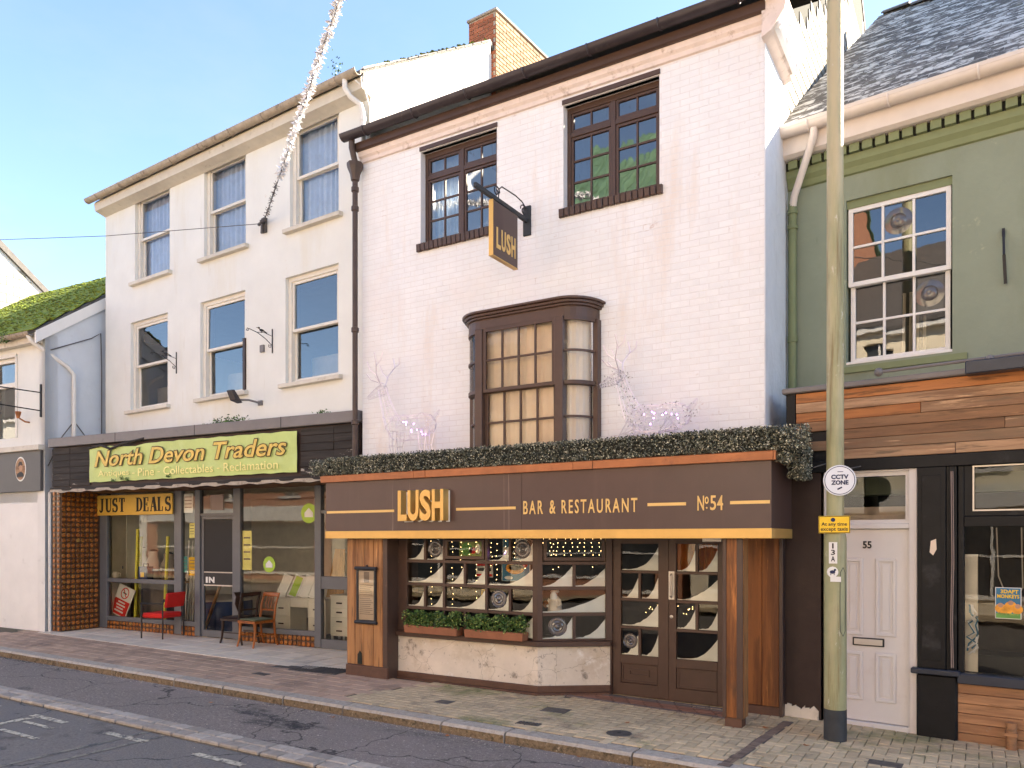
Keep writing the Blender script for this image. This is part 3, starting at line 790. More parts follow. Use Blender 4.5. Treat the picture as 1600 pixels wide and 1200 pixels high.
# casement windows of the top floor
def casement(root, a, b_, z0, z1, y, curtain):
    f = MB(); fw = .05
    f.box(a, a + fw, y, y + .07, z0, z1).box(b_ - fw, b_, y, y + .07, z0, z1)
    f.box(a + fw, b_ - fw, y, y + .07, z1 - .075, z1).box(a + fw, b_ - fw, y, y + .07, z0, z0 + .05)
    cx = (a + b_) / 2
    f.box(cx - .03, cx + .03, y - .004, y + .07, z0 + .05, z1 - .075)
    zt = z0 + (z1 - z0) * .735
    f.box(a + fw, cx - .03, y - .003, y + .07, zt - .03, zt + .03).box(cx + .03, b_ - fw, y - .003, y + .07, zt - .03, zt + .03)
    w_ = f.build('window', 'brown_paint', root, bevel=.004)
    for (l, r_) in ((a + fw, cx - .03), (cx + .03, b_ - fw)):
        for (lo, hi, n) in ((z0 + .05, zt - .03, 3), (zt + .03, z1 - .075, 1)):
            s_ = MB(); k = .034
            s_.box(l + .004, l + k, y + .012, y + .05, lo + .004, hi - .004).box(r_ - k, r_ - .004, y + .012, y + .05, lo + .004, hi - .004)
            s_.box(l + k, r_ - k, y + .012, y + .05, lo + .004, lo + k).box(l + k, r_ - k, y + .012, y + .05, hi - k, hi - .004)
            mx = (l + r_) / 2
            s_.box(mx - .011, mx + .011, y + .018, y + .046, lo + k, hi - k)
            for j in range(1, n):
                zz = lo + k + (hi - lo - 2 * k) * j / n
                s_.box(l + k, mx - .011, y + .019, y + .045, zz - .011, zz + .011).box(mx + .011, r_ - k, y + .019, y + .045, zz - .011, zz + .011)
            s_.build('casement', 'brown_paint', w_)
            for j in range(n):
                h = (hi - lo - 2 * k) / n; zb = lo + k + h * j
                for (pl, pr) in ((l + k, mx - .011), (mx + .011, r_ - k)):
                    pane(w_, 'old_glass', pl, pr, zb + .008, zb + h - .008, y + .032, .012)
    # head board, brick sill
    MB().box(a - .012, b_ + .012, -.012, .10, z1 - .0, z1 + .055).build('head', 'brown_paint', w_)
    sm = bevel_box('sill_brick', .066, .16, .105, .008, 'brown_paint')
    n = int((b_ - a + .1) / .073)
    pieces('sill_brick', sm, w_, [TM(a - .05 + (b_ - a + .1) * (k + .5) / n, .035 + random.uniform(-.004, .004), z0 - .05 + random.uniform(-.003, .003), rx=.08) for k in range(n)])
    if curtain:
        for (l, r_) in ((a + .03, a + .42),):
            c = MB(); m_ = 18
            P = [(l + (r_ - l) * k / m_, y + .2 + .025 * math.sin(k * 1.9), 0) for k in range(m_ + 1)]
            for k in range(m_): c.quad((P[k][0], P[k][1], z0), (P[k + 1][0], P[k + 1][1], z0), (P[k + 1][0], P[k + 1][1], z1), (P[k][0], P[k][1], z1))
            c.build('curtain', 'curtain', w_)
    return w_
w1 = casement(LB, *WIN[0], SILL, HEAD, .11, True)
w2 = casement(LB, *WIN[1], SILL, HEAD, .11, False)
b = MB()
for k in range(130):
    x = WIN[0][0] + .12 + 1.02 * k / 130; c = Vector((x, .19 + random.uniform(-.01, .03), SILL + .12 + .03 * math.sin(k * .13)))
    d = Vector((random.uniform(-1, 1), random.uniform(-.6, .6), random.uniform(-1, 1))).normalized() * .04
    e = d.cross(Vector((0, 1, .3))).normalized() * .008
    b.quad(c - e, c + e, c + d + e * .3, c + d - e * .3)
o = b.build('window_tinsel', 'tinsel'); o.location = (0, L.o[1], 0)
tag(o, 'white tinsel garland lying along the bottom inside the blue-reflecting casement window', 'garland')
# bow-cornered oriel
def bow(y_out, rx, x0=BAY[0], x1=BAY[1], n=8):   # plan outline from left wall to right wall
    pts = []
    for k in range(n + 1):
        t = math.pi / 2 * k / n; pts.append((x0 + rx - rx * math.cos(t), -y_out * math.sin(t)))
    for k in range(n + 1):
        t = math.pi / 2 * (1 - k / n); pts.append((x1 - rx + rx * math.cos(t), -y_out * math.sin(t)))
    return pts
def slab(b, pts, z0, z1, yb=.1):
    b.prismz([(pts[0][0], yb)] + pts + [(pts[-1][0], yb)], z0, z1)
bay = MB()
slab(bay, bow(.42, .36), 2.66, 2.95)
bay = bay.build('bay_window', 'brown_paint', LB)
hd = MB(); slab(hd, bow(.40, .345, BAY[0] + .02, BAY[1] - .02), 4.56, 4.68); hd.build('bay_head', 'brown_paint', bay)
cn = MB()
slab(cn, bow(.43, .37, BAY[0] - .01, BAY[1] + .01), 4.68, 4.71); slab(cn, bow(.455, .39, BAY[0] - .035, BAY[1] + .035), 4.71, 4.745); slab(cn, bow(.485, .41, BAY[0] - .06, BAY[1] + .06), 4.745, 4.775)
cn.build('cornice', 'brown_paint', bay, bevel=.006)
fx0, fx1 = BAY[0] + .36, BAY[1] - .36
for x in (fx0, fx1): MB().box(x - .055, x + .055, -.425, -.31, 2.951, 4.559).build('bay_post', 'brown_paint', bay, bevel=.006)
for x, s_ in ((BAY[0], 1), (BAY[1], -1)): MB().box(min(x, x + s_ * .07), max(x, x + s_ * .07), -.09, .1, 2.951, 4.559).build('bay_post', 'brown_paint', bay, bevel=.006)
zm = 3.77
def sash(l, r_, lo, hi, nx, nz, y, parent, m='brown_paint', bar=.012, st=.045, gm='old_glass', dep=.04, name='sash', tilt=.006):
    s_ = MB()
    s_.box(l, l + st, y, y + dep, lo, hi).box(r_ - st, r_, y, y + dep, lo, hi).box(l + st, r_ - st, y, y + dep, lo, lo + st).box(l + st, r_ - st, y, y + dep, hi - st, hi)
    for j in range(1, nx):
        x = l + st + (r_ - l - 2 * st) * j / nx; s_.box(x - bar, x + bar, y + .006, y + dep - .006, lo + st, hi - st)
    for j in range(1, nz):
        z = lo + st + (hi - lo - 2 * st) * j / nz
        for i in range(nx):
            xa = l + st + (r_ - l - 2 * st) * i / nx + (bar if i else 0); xb = l + st + (r_ - l - 2 * st) * (i + 1) / nx - (bar if i < nx - 1 else 0)
            s_.box(xa, xb, y + .007, y + dep - .007, z - bar, z + bar)
    o = s_.build(name, m, parent, bevel=.003)
    for i in range(nx):
        for j in range(nz):
            xa = l + st + (r_ - l - 2 * st) * i / nx + (bar if i else 0); xb = l + st + (r_ - l - 2 * st) * (i + 1) / nx - (bar if i < nx - 1 else 0)
            za = lo + st + (hi - lo - 2 * st) * j / nz + (bar if j else 0); zb = lo + st + (hi - lo - 2 * st) * (j + 1) / nz - (bar if j < nz - 1 else 0)
            pane(parent, gm, xa, xb, za, zb, y + dep * .6, tilt)
    return o
sash(fx0 + .055, fx1 - .055, zm - .02, 4.559, 4, 2, -.405, bay, tilt=.01, gm='bay_glass')
sash(fx0 + .055, fx1 - .055, 2.951, zm + .02, 4, 2, -.355, bay, tilt=.01, gm='bay_glass')
for sgn, xc in ((-1, BAY[0] + .36), (1, BAY[1] - .36)):          # curved side lights
    def arc(rx, ry, t): return (xc + sgn * rx * math.cos(t), -ry * math.sin(t))
    for lo, hi, off in ((zm - .02, 4.559, 0), (2.951, zm + .02, .035)):
        t0, t1 = R(16), R(80)
        N_ = 10
        def cbar(z0, z1, rr=.04):
            fb = MB()
            for k in range(N_):
                a, c = t0 + (t1 - t0) * k / N_, t0 + (t1 - t0) * (k + 1) / N_
                o0, o1 = arc(.345 - off, .40 - off, a), arc(.345 - off, .40 - off, c); i0, i1 = arc(.345 - off - rr, .40 - off - rr, a), arc(.345 - off - rr, .40 - off - rr, c)
                fb.hexa([(*o0, z0), (*o1, z0), (*i1, z0), (*i0, z0), (*o0, z1), (*o1, z1), (*i1, z1), (*i0, z1)])
            fb.build('curved_rail', 'brown_paint', bay)
        mid = (lo + hi) / 2
        cbar(lo, lo + .045); cbar(hi - .045, hi); cbar(mid - .012, mid + .012, .03)
        for za, zb in ((lo + .045, mid - .012), (mid + .012, hi - .045)):
            gb = MB()
            for k in range(N_):
                a, c = t0 + (t1 - t0) * k / N_, t0 + (t1 - t0) * (k + 1) / N_
                p0, p1 = arc(.32 - off, .375 - off, a), arc(.32 - off, .375 - off, c)
                gb.quad((*p0, za), (*p1, za), (*p1, zb), (*p0, zb))
            gb.build('curved_pane', 'bay_glass', bay, smooth=True)
for sgn, xc in ((-1, BAY[0] + .36), (1, BAY[1] - .36)):
    c = MB(); P = [(xc + sgn * .24 * math.cos(R(5 + 85 * k / 14)), -.285 * math.sin(R(5 + 85 * k / 14)) + .006 * math.sin(k * 2.1)) for k in range(15)]
    for k in range(14): c.quad((*P[k], 2.93), (*P[k + 1], 2.93), (*P[k + 1], 4.57), (*P[k], 4.57))
    c.build('blind', 'curtain_tan', bay)
c = MB(); P = [(fx0 - .06 + (fx1 - fx0 + .12) * k / 60, -.285 + .006 * math.sin(k * 1.1)) for k in range(61)]
for k in range(60): c.quad((*P[k], 2.93), (*P[k + 1], 2.93), (*P[k + 1], 4.57), (*P[k], 4.57))
c.build('blind', 'curtain_tan', bay)

# ---------------------------------------------------------------- canopy
CA0, CA1, CF = -7.66, -1.73, -.85           # left, right, front (y)
can = MB()
can.box(CA0, CA1, CF, CF + .05, 1.985, 2.665)
can.box(CA1 - .05, CA1, CF + .0501, .12, 1.985, 2.665)
can.box(CA0, CA0 + .05, CF + .0501, .0, 1.985, 2.665)
can.box(CA0 + .05, CA1 - .05, CF + .0501, .0, 2.62, 2.66)
can = can.build('canopy', 'brown_sign', LB)
MB().box(CA0 + .05, CA1 - .05, CF + .051, .0, 1.94, 1.97).build('soffit', 'brown_dark', can)
tr = MB().box(CA0 - .002, CA1 + .006, CF - .012, CF + .05, 1.905, 2.005).box(CA1 - .05, CA1 + .0061, CF + .0502, .12, 1.905, 2.005)
tr.build('gold_trim', 'gold', can, bevel=.003)
# copper capping in lengths with seams
cuts = [CA0 - .06, -6.10, -5.92, -3.86, -3.62, CA1 + .03]
for a, c in zip(cuts, cuts[1:]):
    short = c - a < .4
    MB().prismx([(CF - .045 - (.004 if short else 0), 2.667), (CF - .05 - (.004 if short else 0), 2.755), (CF + .02, 2.772), (-.02, 2.80), (-.02, 2.667)], a, c - .004).build('copper_cap', 'copper', can, bevel=.004)
MB().box(CA1 + .031, CA1 + .05, CF - .05, .1, 2.667, 2.757).build('copper_cap', 'copper', can)
# seams of the fascia boards
for x in (-4.55,):
    MB().box(x - .003, x + .003, CF - .0015, CF + .01, 2.006, 2.664).build('seam', 'brown_dark', can)
zc = 2.262
def rule(u0, u1):
    a, c = L.s(u0, CF), L.s(u1, CF)
    MB().box(a, c, CF - .006, CF - .0005, zc - .016, zc + .016).build('gold_line', 'gold_print', can)
rule(511, 616); rule(713, 806); rule(1012, 1072); rule(1141, 1203)
lx0, lx1 = L.s(623, CF - .1), L.s(694, CF - .1); lw = (lx1 - lx0)
wds = {'L': .19, 'U': .235, 'S': .235, 'H': .235}; xx = 0
for ch in 'LUSH':
    ww = wds[ch] * lw / .955
    text('letter', ch, 'gold', can, lx0 + xx, 2.125, CF - .065, ww, .385, .11, bold=.035)
    text('letter_backing', ch, 'chip_white', can, lx0 + xx + .015, 2.112, CF - .004, ww, .385, .006, bold=.05)
    xx += ww + .02 * lw / .955
a, c = L.s(818, CF), L.s(996, CF)
xs_ = [a, a + (c - a) * .245, a + (c - a) * .352]
for q, (wd, fa_, fb2) in enumerate((('BAR', 0, .185), ('&', .245, .30), ('RESTAURANT', .355, 1.0))):
    text('lettering', wd, 'gold_print', can, a + (c - a) * fa_, 2.185, CF - .004, (c - a) * (fb2 - fa_), .155, .006, bold=.012, spacing=1.35)
a, c = L.s(1090, CF), L.s(1130, CF); ww = c - a
text('lettering', 'N', 'gold_print', can, a, 2.19, CF - .004, ww * .26, .15, .006, bold=.012)
text('lettering', 'o', 'gold_print', can, a + ww * .29, 2.255, CF - .004, ww * .15, .075, .006, bold=.012)
MB().ball((a + ww * .365, CF - .004, 2.215), .011, 8).build('lettering', 'gold_print', can)
for q, ch in enumerate('54'): text('lettering', ch, 'gold_print', can, a + ww * (.5 + .27 * q), 2.19, CF - .004, ww * .23, .15, .006, bold=.012)
# ---------------------------------------------------------------- ground floor front
g0 = lambda x: gz(x)
# wood-clad pillar, left
PL0, PL1, PY = -7.44, -6.72, -.68
pil = MB().box(PL0 - .004, PL1 + .004, PY + .03, -.02, gz(-7) - .05, 1.94).build('pillar', 'brown_paint', LB)
edges = [PL0 + .0, -7.29, -7.13, -6.96, PL1 - .075]
for a, c in zip(edges, edges[1:]):
    MB().box(a + .003, c - .003, PY + random.uniform(0, .006), PY + .029, gz(a) + .15, 1.90).build('plank', 'pine_post', pil, bevel=.004)
MB().box(PL1 - .07, PL1 + .006, PY - .004, PY + .029, gz(PL1) + .15, 1.90).build('corner_strip', 'brown_paint', pil, bevel=.004)
MB().box(PL0 - .006, PL1 + .012, PY - .012, PY + .029, gz(-7) - .05, gz(-7) + .148).build('plinth', 'plinth_brown', pil, bevel=.006)
MB().prism([(PL0 + .2, .20), (PL0 + .28, .20), (PL0 + .275, .34), (PL0 + .24, .38), (PL0 + .205, .33)], PY - .003, PY + .01).build('mouse_hole', 'dark_slot', pil)
# bay: front and canted side
BY, BX0, BX1, DX, DY = -.45, -6.72, -4.56, -3.84, .06
ZS = .60
def cant(f, off=0.0):   # along the canted side
    d = Vector((DX - BX1, DY - BY, 0)); n = Vector((d.y, -d.x, 0)).normalized()
    p = Vector((BX1, BY, 0)) + d * f + n * off; return p
def base(name, m, off, z0, z1, bev=.0):
    b = MB()
    k = Vector((DX - BX1, DY - BY, 0)); n = Vector((k.y, -k.x, 0)).normalized()
    mit = (n + Vector((0, -1, 0))).normalized(); mit = mit / mit.dot(Vector((0, -1, 0)))
    c0 = Vector((BX1, BY, 0)) + mit * off; c1 = cant(1, off)
    b.prismz([(BX0, BY - off), (c0.x, c0.y), (c1.x, c1.y), (DX, .2), (BX0, .2)], z0, z1)
    return b.build(name, m, LB, bevel=bev)
stall = base('stall_riser', 'stall_plaster', 0, .10, ZS)
base('plinth', 'plinth_brown', .03, .045, .125, .006).parent = LB
base('plinth', 'plinth_brown', .045, -.05, .044, .006)
base('window_sill', 'brown_paint', .06, ZS + .001, ZS + .065, .008)
ZW0, ZW1 = ZS + .066, 1.93
sw = MB(); y = BY
c0, c1 = L.s(636, BY), L.s(832, BY)
sw.box(BX0, c0, y, y + .07, ZW0, ZW1).box(c1, BX1 - .002, y, y + .07, ZW0, ZW1)
m1, m2 = c0 + (c1 - c0) * .312, c0 + (c1 - c0) * .652
rows = [ZW0 + .02, .985, 1.30, 1.605, 1.90]
for x in (m1, m2): sw.box(x - .018, x + .018, y + .003, y + .06, ZW0, ZW1)
for z in rows[1:4]:
    for a, c in ((c0, m1 - .018), (m1 + .018, m2 - .018), (m2 + .018, c1)): sw.box(a, c, y + .005, y + .058, z - .02, z + .02)
sw.box(c0, c1, y + .004, y + .06, ZW1 - .03, ZW1 + .02)
shopw = sw.build('shop_window', 'brown_paint', LB, bevel=.003)
def light(parent, xa, xb, za, zb, y, split, bulls=(), sn=True, gm='shop_glass'):
    xs = [xa, xb] if not split else [xa, (xa + xb) / 2 - .016, (xa + xb) / 2 + .016, xb]
    if split: MB().box(xs[1], xs[2], y + .006, y + .055, za, zb).build('glazing_bar', 'brown_paint', parent)
    for k in range(0, len(xs), 2):
        a, c = xs[k], xs[k + 1]
        pane(parent, gm, a, c, za, zb, y + .03, .008)
        if sn: snow(parent, a + .002, c - .002, za + .002, zb, y + .034)
        if k // 2 in bulls:
            bb = MB(); cx, cz = (a + c) / 2, (za + zb) / 2 + .01; rr = min(c - a, zb - za) * .42
            bb.lathe([(rr, 0), (rr * .93, -.006), (rr * .85, 0), (rr * .72, -.004), (rr * .6, 0), (rr * .45, -.008), (rr * .3, -.002), (rr * .16, -.014), (.0005, -.018)], (cx, y + .028, cz), 28, 'y')
            bb.build('bullseye', 'bull_glass', parent, smooth=True)
mat('bull_glass', (.10, .09, .085), .12, .2, 8, 0, spec=.9)
spec_rows = [(rows[0], rows[1] - .02, (0, 1, 0)), (rows[1] + .02, rows[2] - .02, (1, 0, 1)), (rows[2] + .02, rows[3] - .02, (0, 1, 0)), (rows[3] + .02, ZW1 - .03, (1, 0, 1))]
for r_, (za, zb, sp) in enumerate(spec_rows):
    for q, (a, c) in enumerate(((c0, m1 - .018), (m1 + .018, m2 - .018), (m2 + .018, c1))):
        if r_ == 3 and q == 1:                     # small hopper with its own frame
            MB().wall(a + .01, c - .01, za + .015, zb - .01, y - .004, y + .03, [(a + .045, c - .045, za + .055, zb - .035)]).build('hopper', 'brown_paint', shopw)
            pane(shopw, 'shop_glass', a + .045, c - .045, za + .055, zb - .035, y + .02)
            continue
        bl = {(3, 0): (1,), (3, 2): (1,), (1, 2): (0,)}.get((r_, q), ())
        light(shopw, a, c, za, zb, y, sp[q], bl, sn=(r_ > 0 or q != 1) and not (r_ == 3 and q == 2 and False))
# canted side, built flat then turned
ang = math.atan2(DY - BY, DX - BX1); cl = math.hypot(DX - BX1, DY - BY)
cw = MB()
cw.box(0.0, .06, 0, .07, ZW0, ZW1).box(cl - .05, cl + .03, 0, .07, ZW0, ZW1)
for z in rows[1:4]: cw.box(.06, cl - .05, .004, .06, z - .02, z + .02)
cw.box(.06, cl - .05, .004, .06, ZW1 - .03, ZW1 + .02).box(.06, cl - .05, .004, .06, ZW0, ZW0 + .02)
cww = cw.build('canted_window', 'brown_paint', LB, bevel=.003)
cww.location = (BX1, BY, 0); cww.rotation_euler = (0, 0, ang)
for r_, (za, zb, _) in enumerate(spec_rows):
    if r_ == 3:
        MB().wall(.07, cl - .06, za + .01, zb - .005, -.004, .03, [(.11, cl - .1, za + .05, zb - .03)]).build('hopper', 'brown_paint', cww)
        pane(cww, 'shop_glass', .11, cl - .1, za + .05, zb - .03, .02); continue
    light(cww, .06, cl - .05, za, zb, 0, r_ in (0, 2), (0,) if r_ == 0 else ())
# double doors
D0, D1 = DX + .02, -2.44
dm = (D0 + D1) / 2
yd = .10
MB().box(D0 - .05, D0 - .003, yd - .03, yd + .08, gz(D0) - .02, 1.97).box(D1 + .003, D1 + .06, yd - .03, yd + .08, gz(D1) - .02, 1.97).build('door_frame', 'brown_paint', LB, bevel=.004)
for k, (a, c) in enumerate(((D0, dm - .004), (dm + .004, D1))):
    zb0 = gz((a + c) / 2) + .012
    st = .105
    ga, gc = a + st, c - st + (.01 if k else 0)
    zr = [.50, .835, 1.17, 1.505, 1.84]
    dd = MB()
    dd.box(a, ga, yd, yd + .045, zb0, 1.94).box(gc, c, yd, yd + .045, zb0, 1.94)
    dd.box(ga, gc, yd, yd + .045, 1.84, 1.94).box(ga, gc, yd, yd + .045, zb0, zb0 + .15).box(ga, gc, yd, yd + .045, .40, .50)
    dd.box(ga, gc, yd + .018, yd + .04, zb0 + .15, .40)
    for z in zr[1:4]: dd.box(ga, gc, yd + .002, yd + .044, z - .017, z + .017)
    d_ = dd.build('door', 'brown_paint', LB, bevel=.004)
    pm = MB().wall(ga + .01, gc - .01, zb0 + .16, .39, yd + .008, yd + .02, [(ga + .03, gc - .03, zb0 + .18, .37)]); pm.build('panel_moulding', 'brown_paint', d_)
    for r_ in range(4):
        light(d_, ga, gc, zr[r_] + (.017 if r_ else 0), zr[r_ + 1] - (.017 if r_ < 3 else 0), yd, (r_ % 2 == 0) != (k == 1), ((0,) if (k == 0 and r_ == 0) else ()))
    if k == 0:
        MB().wall(ga + .10, ga + .36, .255, .335, yd + .002, yd + .018, [(ga + .12, ga + .34, .275, .315)]).build('letter_flap', 'brown_paint', d_)
        MB().box(c - .002, c + .02, yd - .012, yd + .0, zb0, 1.94).build('meeting_strip', 'brown_paint', d_)
    else:
        MB().box(a + .015, a + .085, yd - .004, yd, 1.19, 1.52).build('pull_plate', 'steel', d_)
        MB().tube([(a + .05, yd - .005, 1.22), (a + .05, yd - .045, 1.24), (a + .05, yd - .045, 1.47), (a + .05, yd - .005, 1.49)], .010, 8).build('pull_handle', 'steel', d_, smooth=True)
        MB().lathe([(.0005, -.008), (.02, -.006), (.022, 0)], (a + .05, yd, .99), 14, 'y').build('lock', 'steel', d_, smooth=True)
        MB().box(gc - .16, gc + .06, yd - .055, yd - .004, 1.865, 1.915).build('door_closer', 'steel', d_, bevel=.005)
# planks beside the doors, right post, brown return panel
pn = MB().box(D1 + .06, -1.80, .03, .12, gz(-2) - .03, 1.95).build('side_panel', 'brown_dark', LB)
ed = [-2.37, -2.19, -2.02, -1.84]
for a, c in zip(ed, ed[1:]): MB().box(a + .002, c - .002, random.uniform(.0, .005), .029, gz(a) + .10, 1.94).build('plank', 'pine_orange', pn, bevel=.004)
MB().box(-1.838, -1.80, -.012, .029, gz(-1.8) - .02, 1.94).build('corner_strip', 'brown_paint', pn, bevel=.004)
MB().box(-2.37, -1.84, -.006, .029, gz(-2) - .03, gz(-2) + .095).build('plinth', 'plinth_brown', pn)
PX0, PX1, PYf = -2.225, -2.035, -.76
po = MB().box(PX0, PX1, PYf + .01, PYf + .20, gz(-2.1) + .1, 1.94).build('post', 'pine_orange', LB, bevel=.005)
MB().box(PX0 - .008, PX0 + .03, PYf - .006, PYf + .009, gz(-2.1) + .1, 1.94).box(PX1 - .055, PX1 + .006, PYf - .006, PYf + .009, gz(-2.1) + .1, 1.94).build('edge_strip', 'brown_paint', po, bevel=.003)
MB().box(PX1 + .001, PX1 + .012, PYf + .02, PYf + .19, gz(-2.1) + .1, 1.94).build('side_board', 'pine_post', po)  # paler board paints the sunlight on the post's right face
MB().box(PX0 + .01, PX1 - .01, PYf + .02, PYf + .18, gz(-2.1) - .05, gz(-2.1) + .1).build('plinth', 'plinth_brown', po)
rp = GS.s(1220), GS.s(1283)
# (the brown return panel stands on the next shopfront's line)
bp = MB()
for q in ((GS.w(rp[0], -.01, 0), GS.w(rp[1], -.01, 0)),):
    a, c = q
    bp.hexa([(a.x, a.y - 8.6, -.02), (c.x, c.y - 8.6, -.03), (c.x, c.y - 8.3, -.03), (a.x, a.y - 8.3, -.02), (a.x, a.y - 8.6, 2.62), (c.x, c.y - 8.6, 2.62), (c.x, c.y - 8.3, 2.62), (a.x, a.y - 8.3, 2.62)])
bp = bp.build('return_panel', 'brown_dark', LB)
sb = MB()
a, c = GS.w(rp[0] + .03, -.03, 0), GS.w(rp[1] - .02, -.03, 0)
for k in range(8):
    p = a.lerp(c, k / 8); q = a.lerp(c, (k + 1) / 8); h0, h1 = random.uniform(.07, .13), random.uniform(.07, .13)
    sb.hexa([(p.x, p.y - 8.6, -.02), (q.x, q.y - 8.6, -.02), (q.x, q.y - 8.56, -.02), (p.x, p.y - 8.56, -.02), (p.x, p.y - 8.6 + .01, h0), (q.x, q.y - 8.6 + .01, h1), (q.x, q.y - 8.56, h1), (p.x, p.y - 8.56, h0)])
sb.build('broken_render', 'stall_plaster', bp)
# room behind
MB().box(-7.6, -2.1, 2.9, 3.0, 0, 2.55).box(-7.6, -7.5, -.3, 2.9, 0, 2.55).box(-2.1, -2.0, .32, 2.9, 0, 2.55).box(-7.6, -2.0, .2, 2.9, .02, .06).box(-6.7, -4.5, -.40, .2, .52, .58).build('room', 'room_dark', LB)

# ================================================================== THE ANTIQUES SHOP BUILDING
TB = froot('antiques_building', 'cream rendered three storey building with sash windows above an antiques shop', 'building', T)
tw = []
def opening(fr, u0, u1, uh, vh, us, vs_, y=0.0):
    return (fr.s(u0), fr.s(u1), fr.z(us, vs_), fr.z(uh, vh))
rowsU = [opening(T, 211, 265, 265, 281, 268, 420), opening(T, 319, 384, 384, 231, 389, 380), opening(T, 453, 529.5, 529.5, 167, 534, 331)]
rowsL = [opening(T, 204, 262, 262, 487, 263, 631), opening(T, 313, 383, 383, 453, 384, 610), opening(T, 446, 529, 529, 411, 530, 584)]
zu0 = sum(h[2] for h in rowsU) / 3; zu1 = sum(h[3] for h in rowsU) / 3; zl0 = sum(h[2] for h in rowsL) / 3; zl1 = sum(h[3] for h in rowsL) / 3
rowsU = [(a, b, zu0, zu1) for a, b, _, _ in rowsU]; rowsL = [(a, b, zl0, zl1) for a, b, _, _ in rowsL]
TX0 = T.s(165); TX1 = .12
ZE = 8.50
MB().wall(TX0, TX1, 2.95, ZE, 0, .28, rowsU + rowsL).build('wall', 'cream_render', TB)
MB().box(TX0, TX0 + .28, .281, 6, 0, ZE).build('side_wall', 'cream_render', TB)
MB().box(TX0, TX1 - .1, 5.9, 6.1, 0, ZE + .3).build('back_wall', 'cream_render', TB)
MB().box(TX0 + .28, TX1 - .05, .29, 5.9, 3.6, 3.7).box(TX0 + .28, TX1 - .05, .29, 5.9, 6.0, 6.1).build('floor', 'room_dark', TB)
MB().prismx([(.0, ZE - .6), (5.9, ZE - .6), (5.9, 8.9), (2.95, 10.72), (.0, 8.78)], TX1 - .06, TX1).build('gable', 'gable_white', TB)
MB().prismx([(-.18, 8.58), (2.95, 10.62), (2.95, 10.82), (-.18, 8.80)], TX1 + .001, TX1 + .05).build('bargeboard', 'gable_white', TB)
MB().prismx([(.0, ZE), (5.9, ZE), (5.9, 8.9), (2.95, 10.72), (.0, 8.78)], TX0, TX0 + .1).build('gable', 'cream_render', TB)
b = MB()
b.hexa([(TX0 - .06, -.26, 8.66), (TX1 + .05, -.26, 8.66), (TX1 + .05, 2.95, 10.80), (TX0 - .06, 2.95, 10.80), (TX0 - .06, -.26, 8.71), (TX1 + .05, -.26, 8.71), (TX1 + .05, 2.95, 10.87), (TX0 - .06, 2.95, 10.87)])
b.hexa([(TX0 - .06, 2.951, 10.80), (TX1 + .05, 2.951, 10.80), (TX1 + .05, 6.2, 8.6), (TX0 - .06, 6.2, 8.6), (TX0 - .06, 2.951, 10.87), (TX1 + .05, 2.951, 10.87), (TX1 + .05, 6.2, 8.68), (TX0 - .06, 6.2, 8.68)])
troof = b.build('roof', 'slate_plain', TB)
me = bevel_box('verge_slate', .30, .02, .26, .004, 'slate_plain')
pieces('verge_slate', me, troof, [TM(TX1 - .08 + random.uniform(-.015, .015), -.1 + .24 * k, 8.80 + .24 * k * .667 + .02, rx=R(-56)) for k in range(13)])
mb = MB()
for k in range(70):
    f = random.random(); c = Vector((TX1 + random.uniform(-.12, .05), -.1 + 3 * f, 8.80 + 3 * f * .667 + .05))
    mb.ball(c, random.uniform(.015, .035), 5, (1, 1.4, .5))
tag(mb.build('moss_tuft', 'moss', troof), kind='stuff')
moulding(TB, 'eaves_board', TX0 - .02, TX1 + .03, [(-.001, ZE - .07), (-.05, ZE - .05), (-.20, ZE - .01), (-.222, ZE + .13), (-.18, ZE + .19), (-.001, ZE + .3)], 'cream_sill')
half_round(TB, 'gutter', (TX0 - .12, -.30, 8.70), (TX1 + .05, -.30, 8.70), .075, 'gutter_stone', clips=9)
# swan-neck pipe at the right end
b = MB(); x = TX1 - .22
b.tube([(x, -.30, 8.66), (x, -.30, 8.52), (x + .03, -.22, 8.42), (x + .12, -.10, 8.33), (x + .14, -.07, 8.2), (x + .14, -.07, 7.4)], .04, 10)
b.lathe([(.04, -.03), (.05, -.03), (.05, .03), (.04, .03)], (x + .14, -.07, 8.12), 10)
b.build('rainwater_pipe', 'pipe_white', TB, smooth=True)
MB().tube([(x + .17, -.26, 8.6), (x + .25, -.15, 8.5), (x + .27, -.06, 8.25), (x + .27, -.05, 7.5)], .012, 6).build('cable', 'pipe_white', TB, smooth=True)
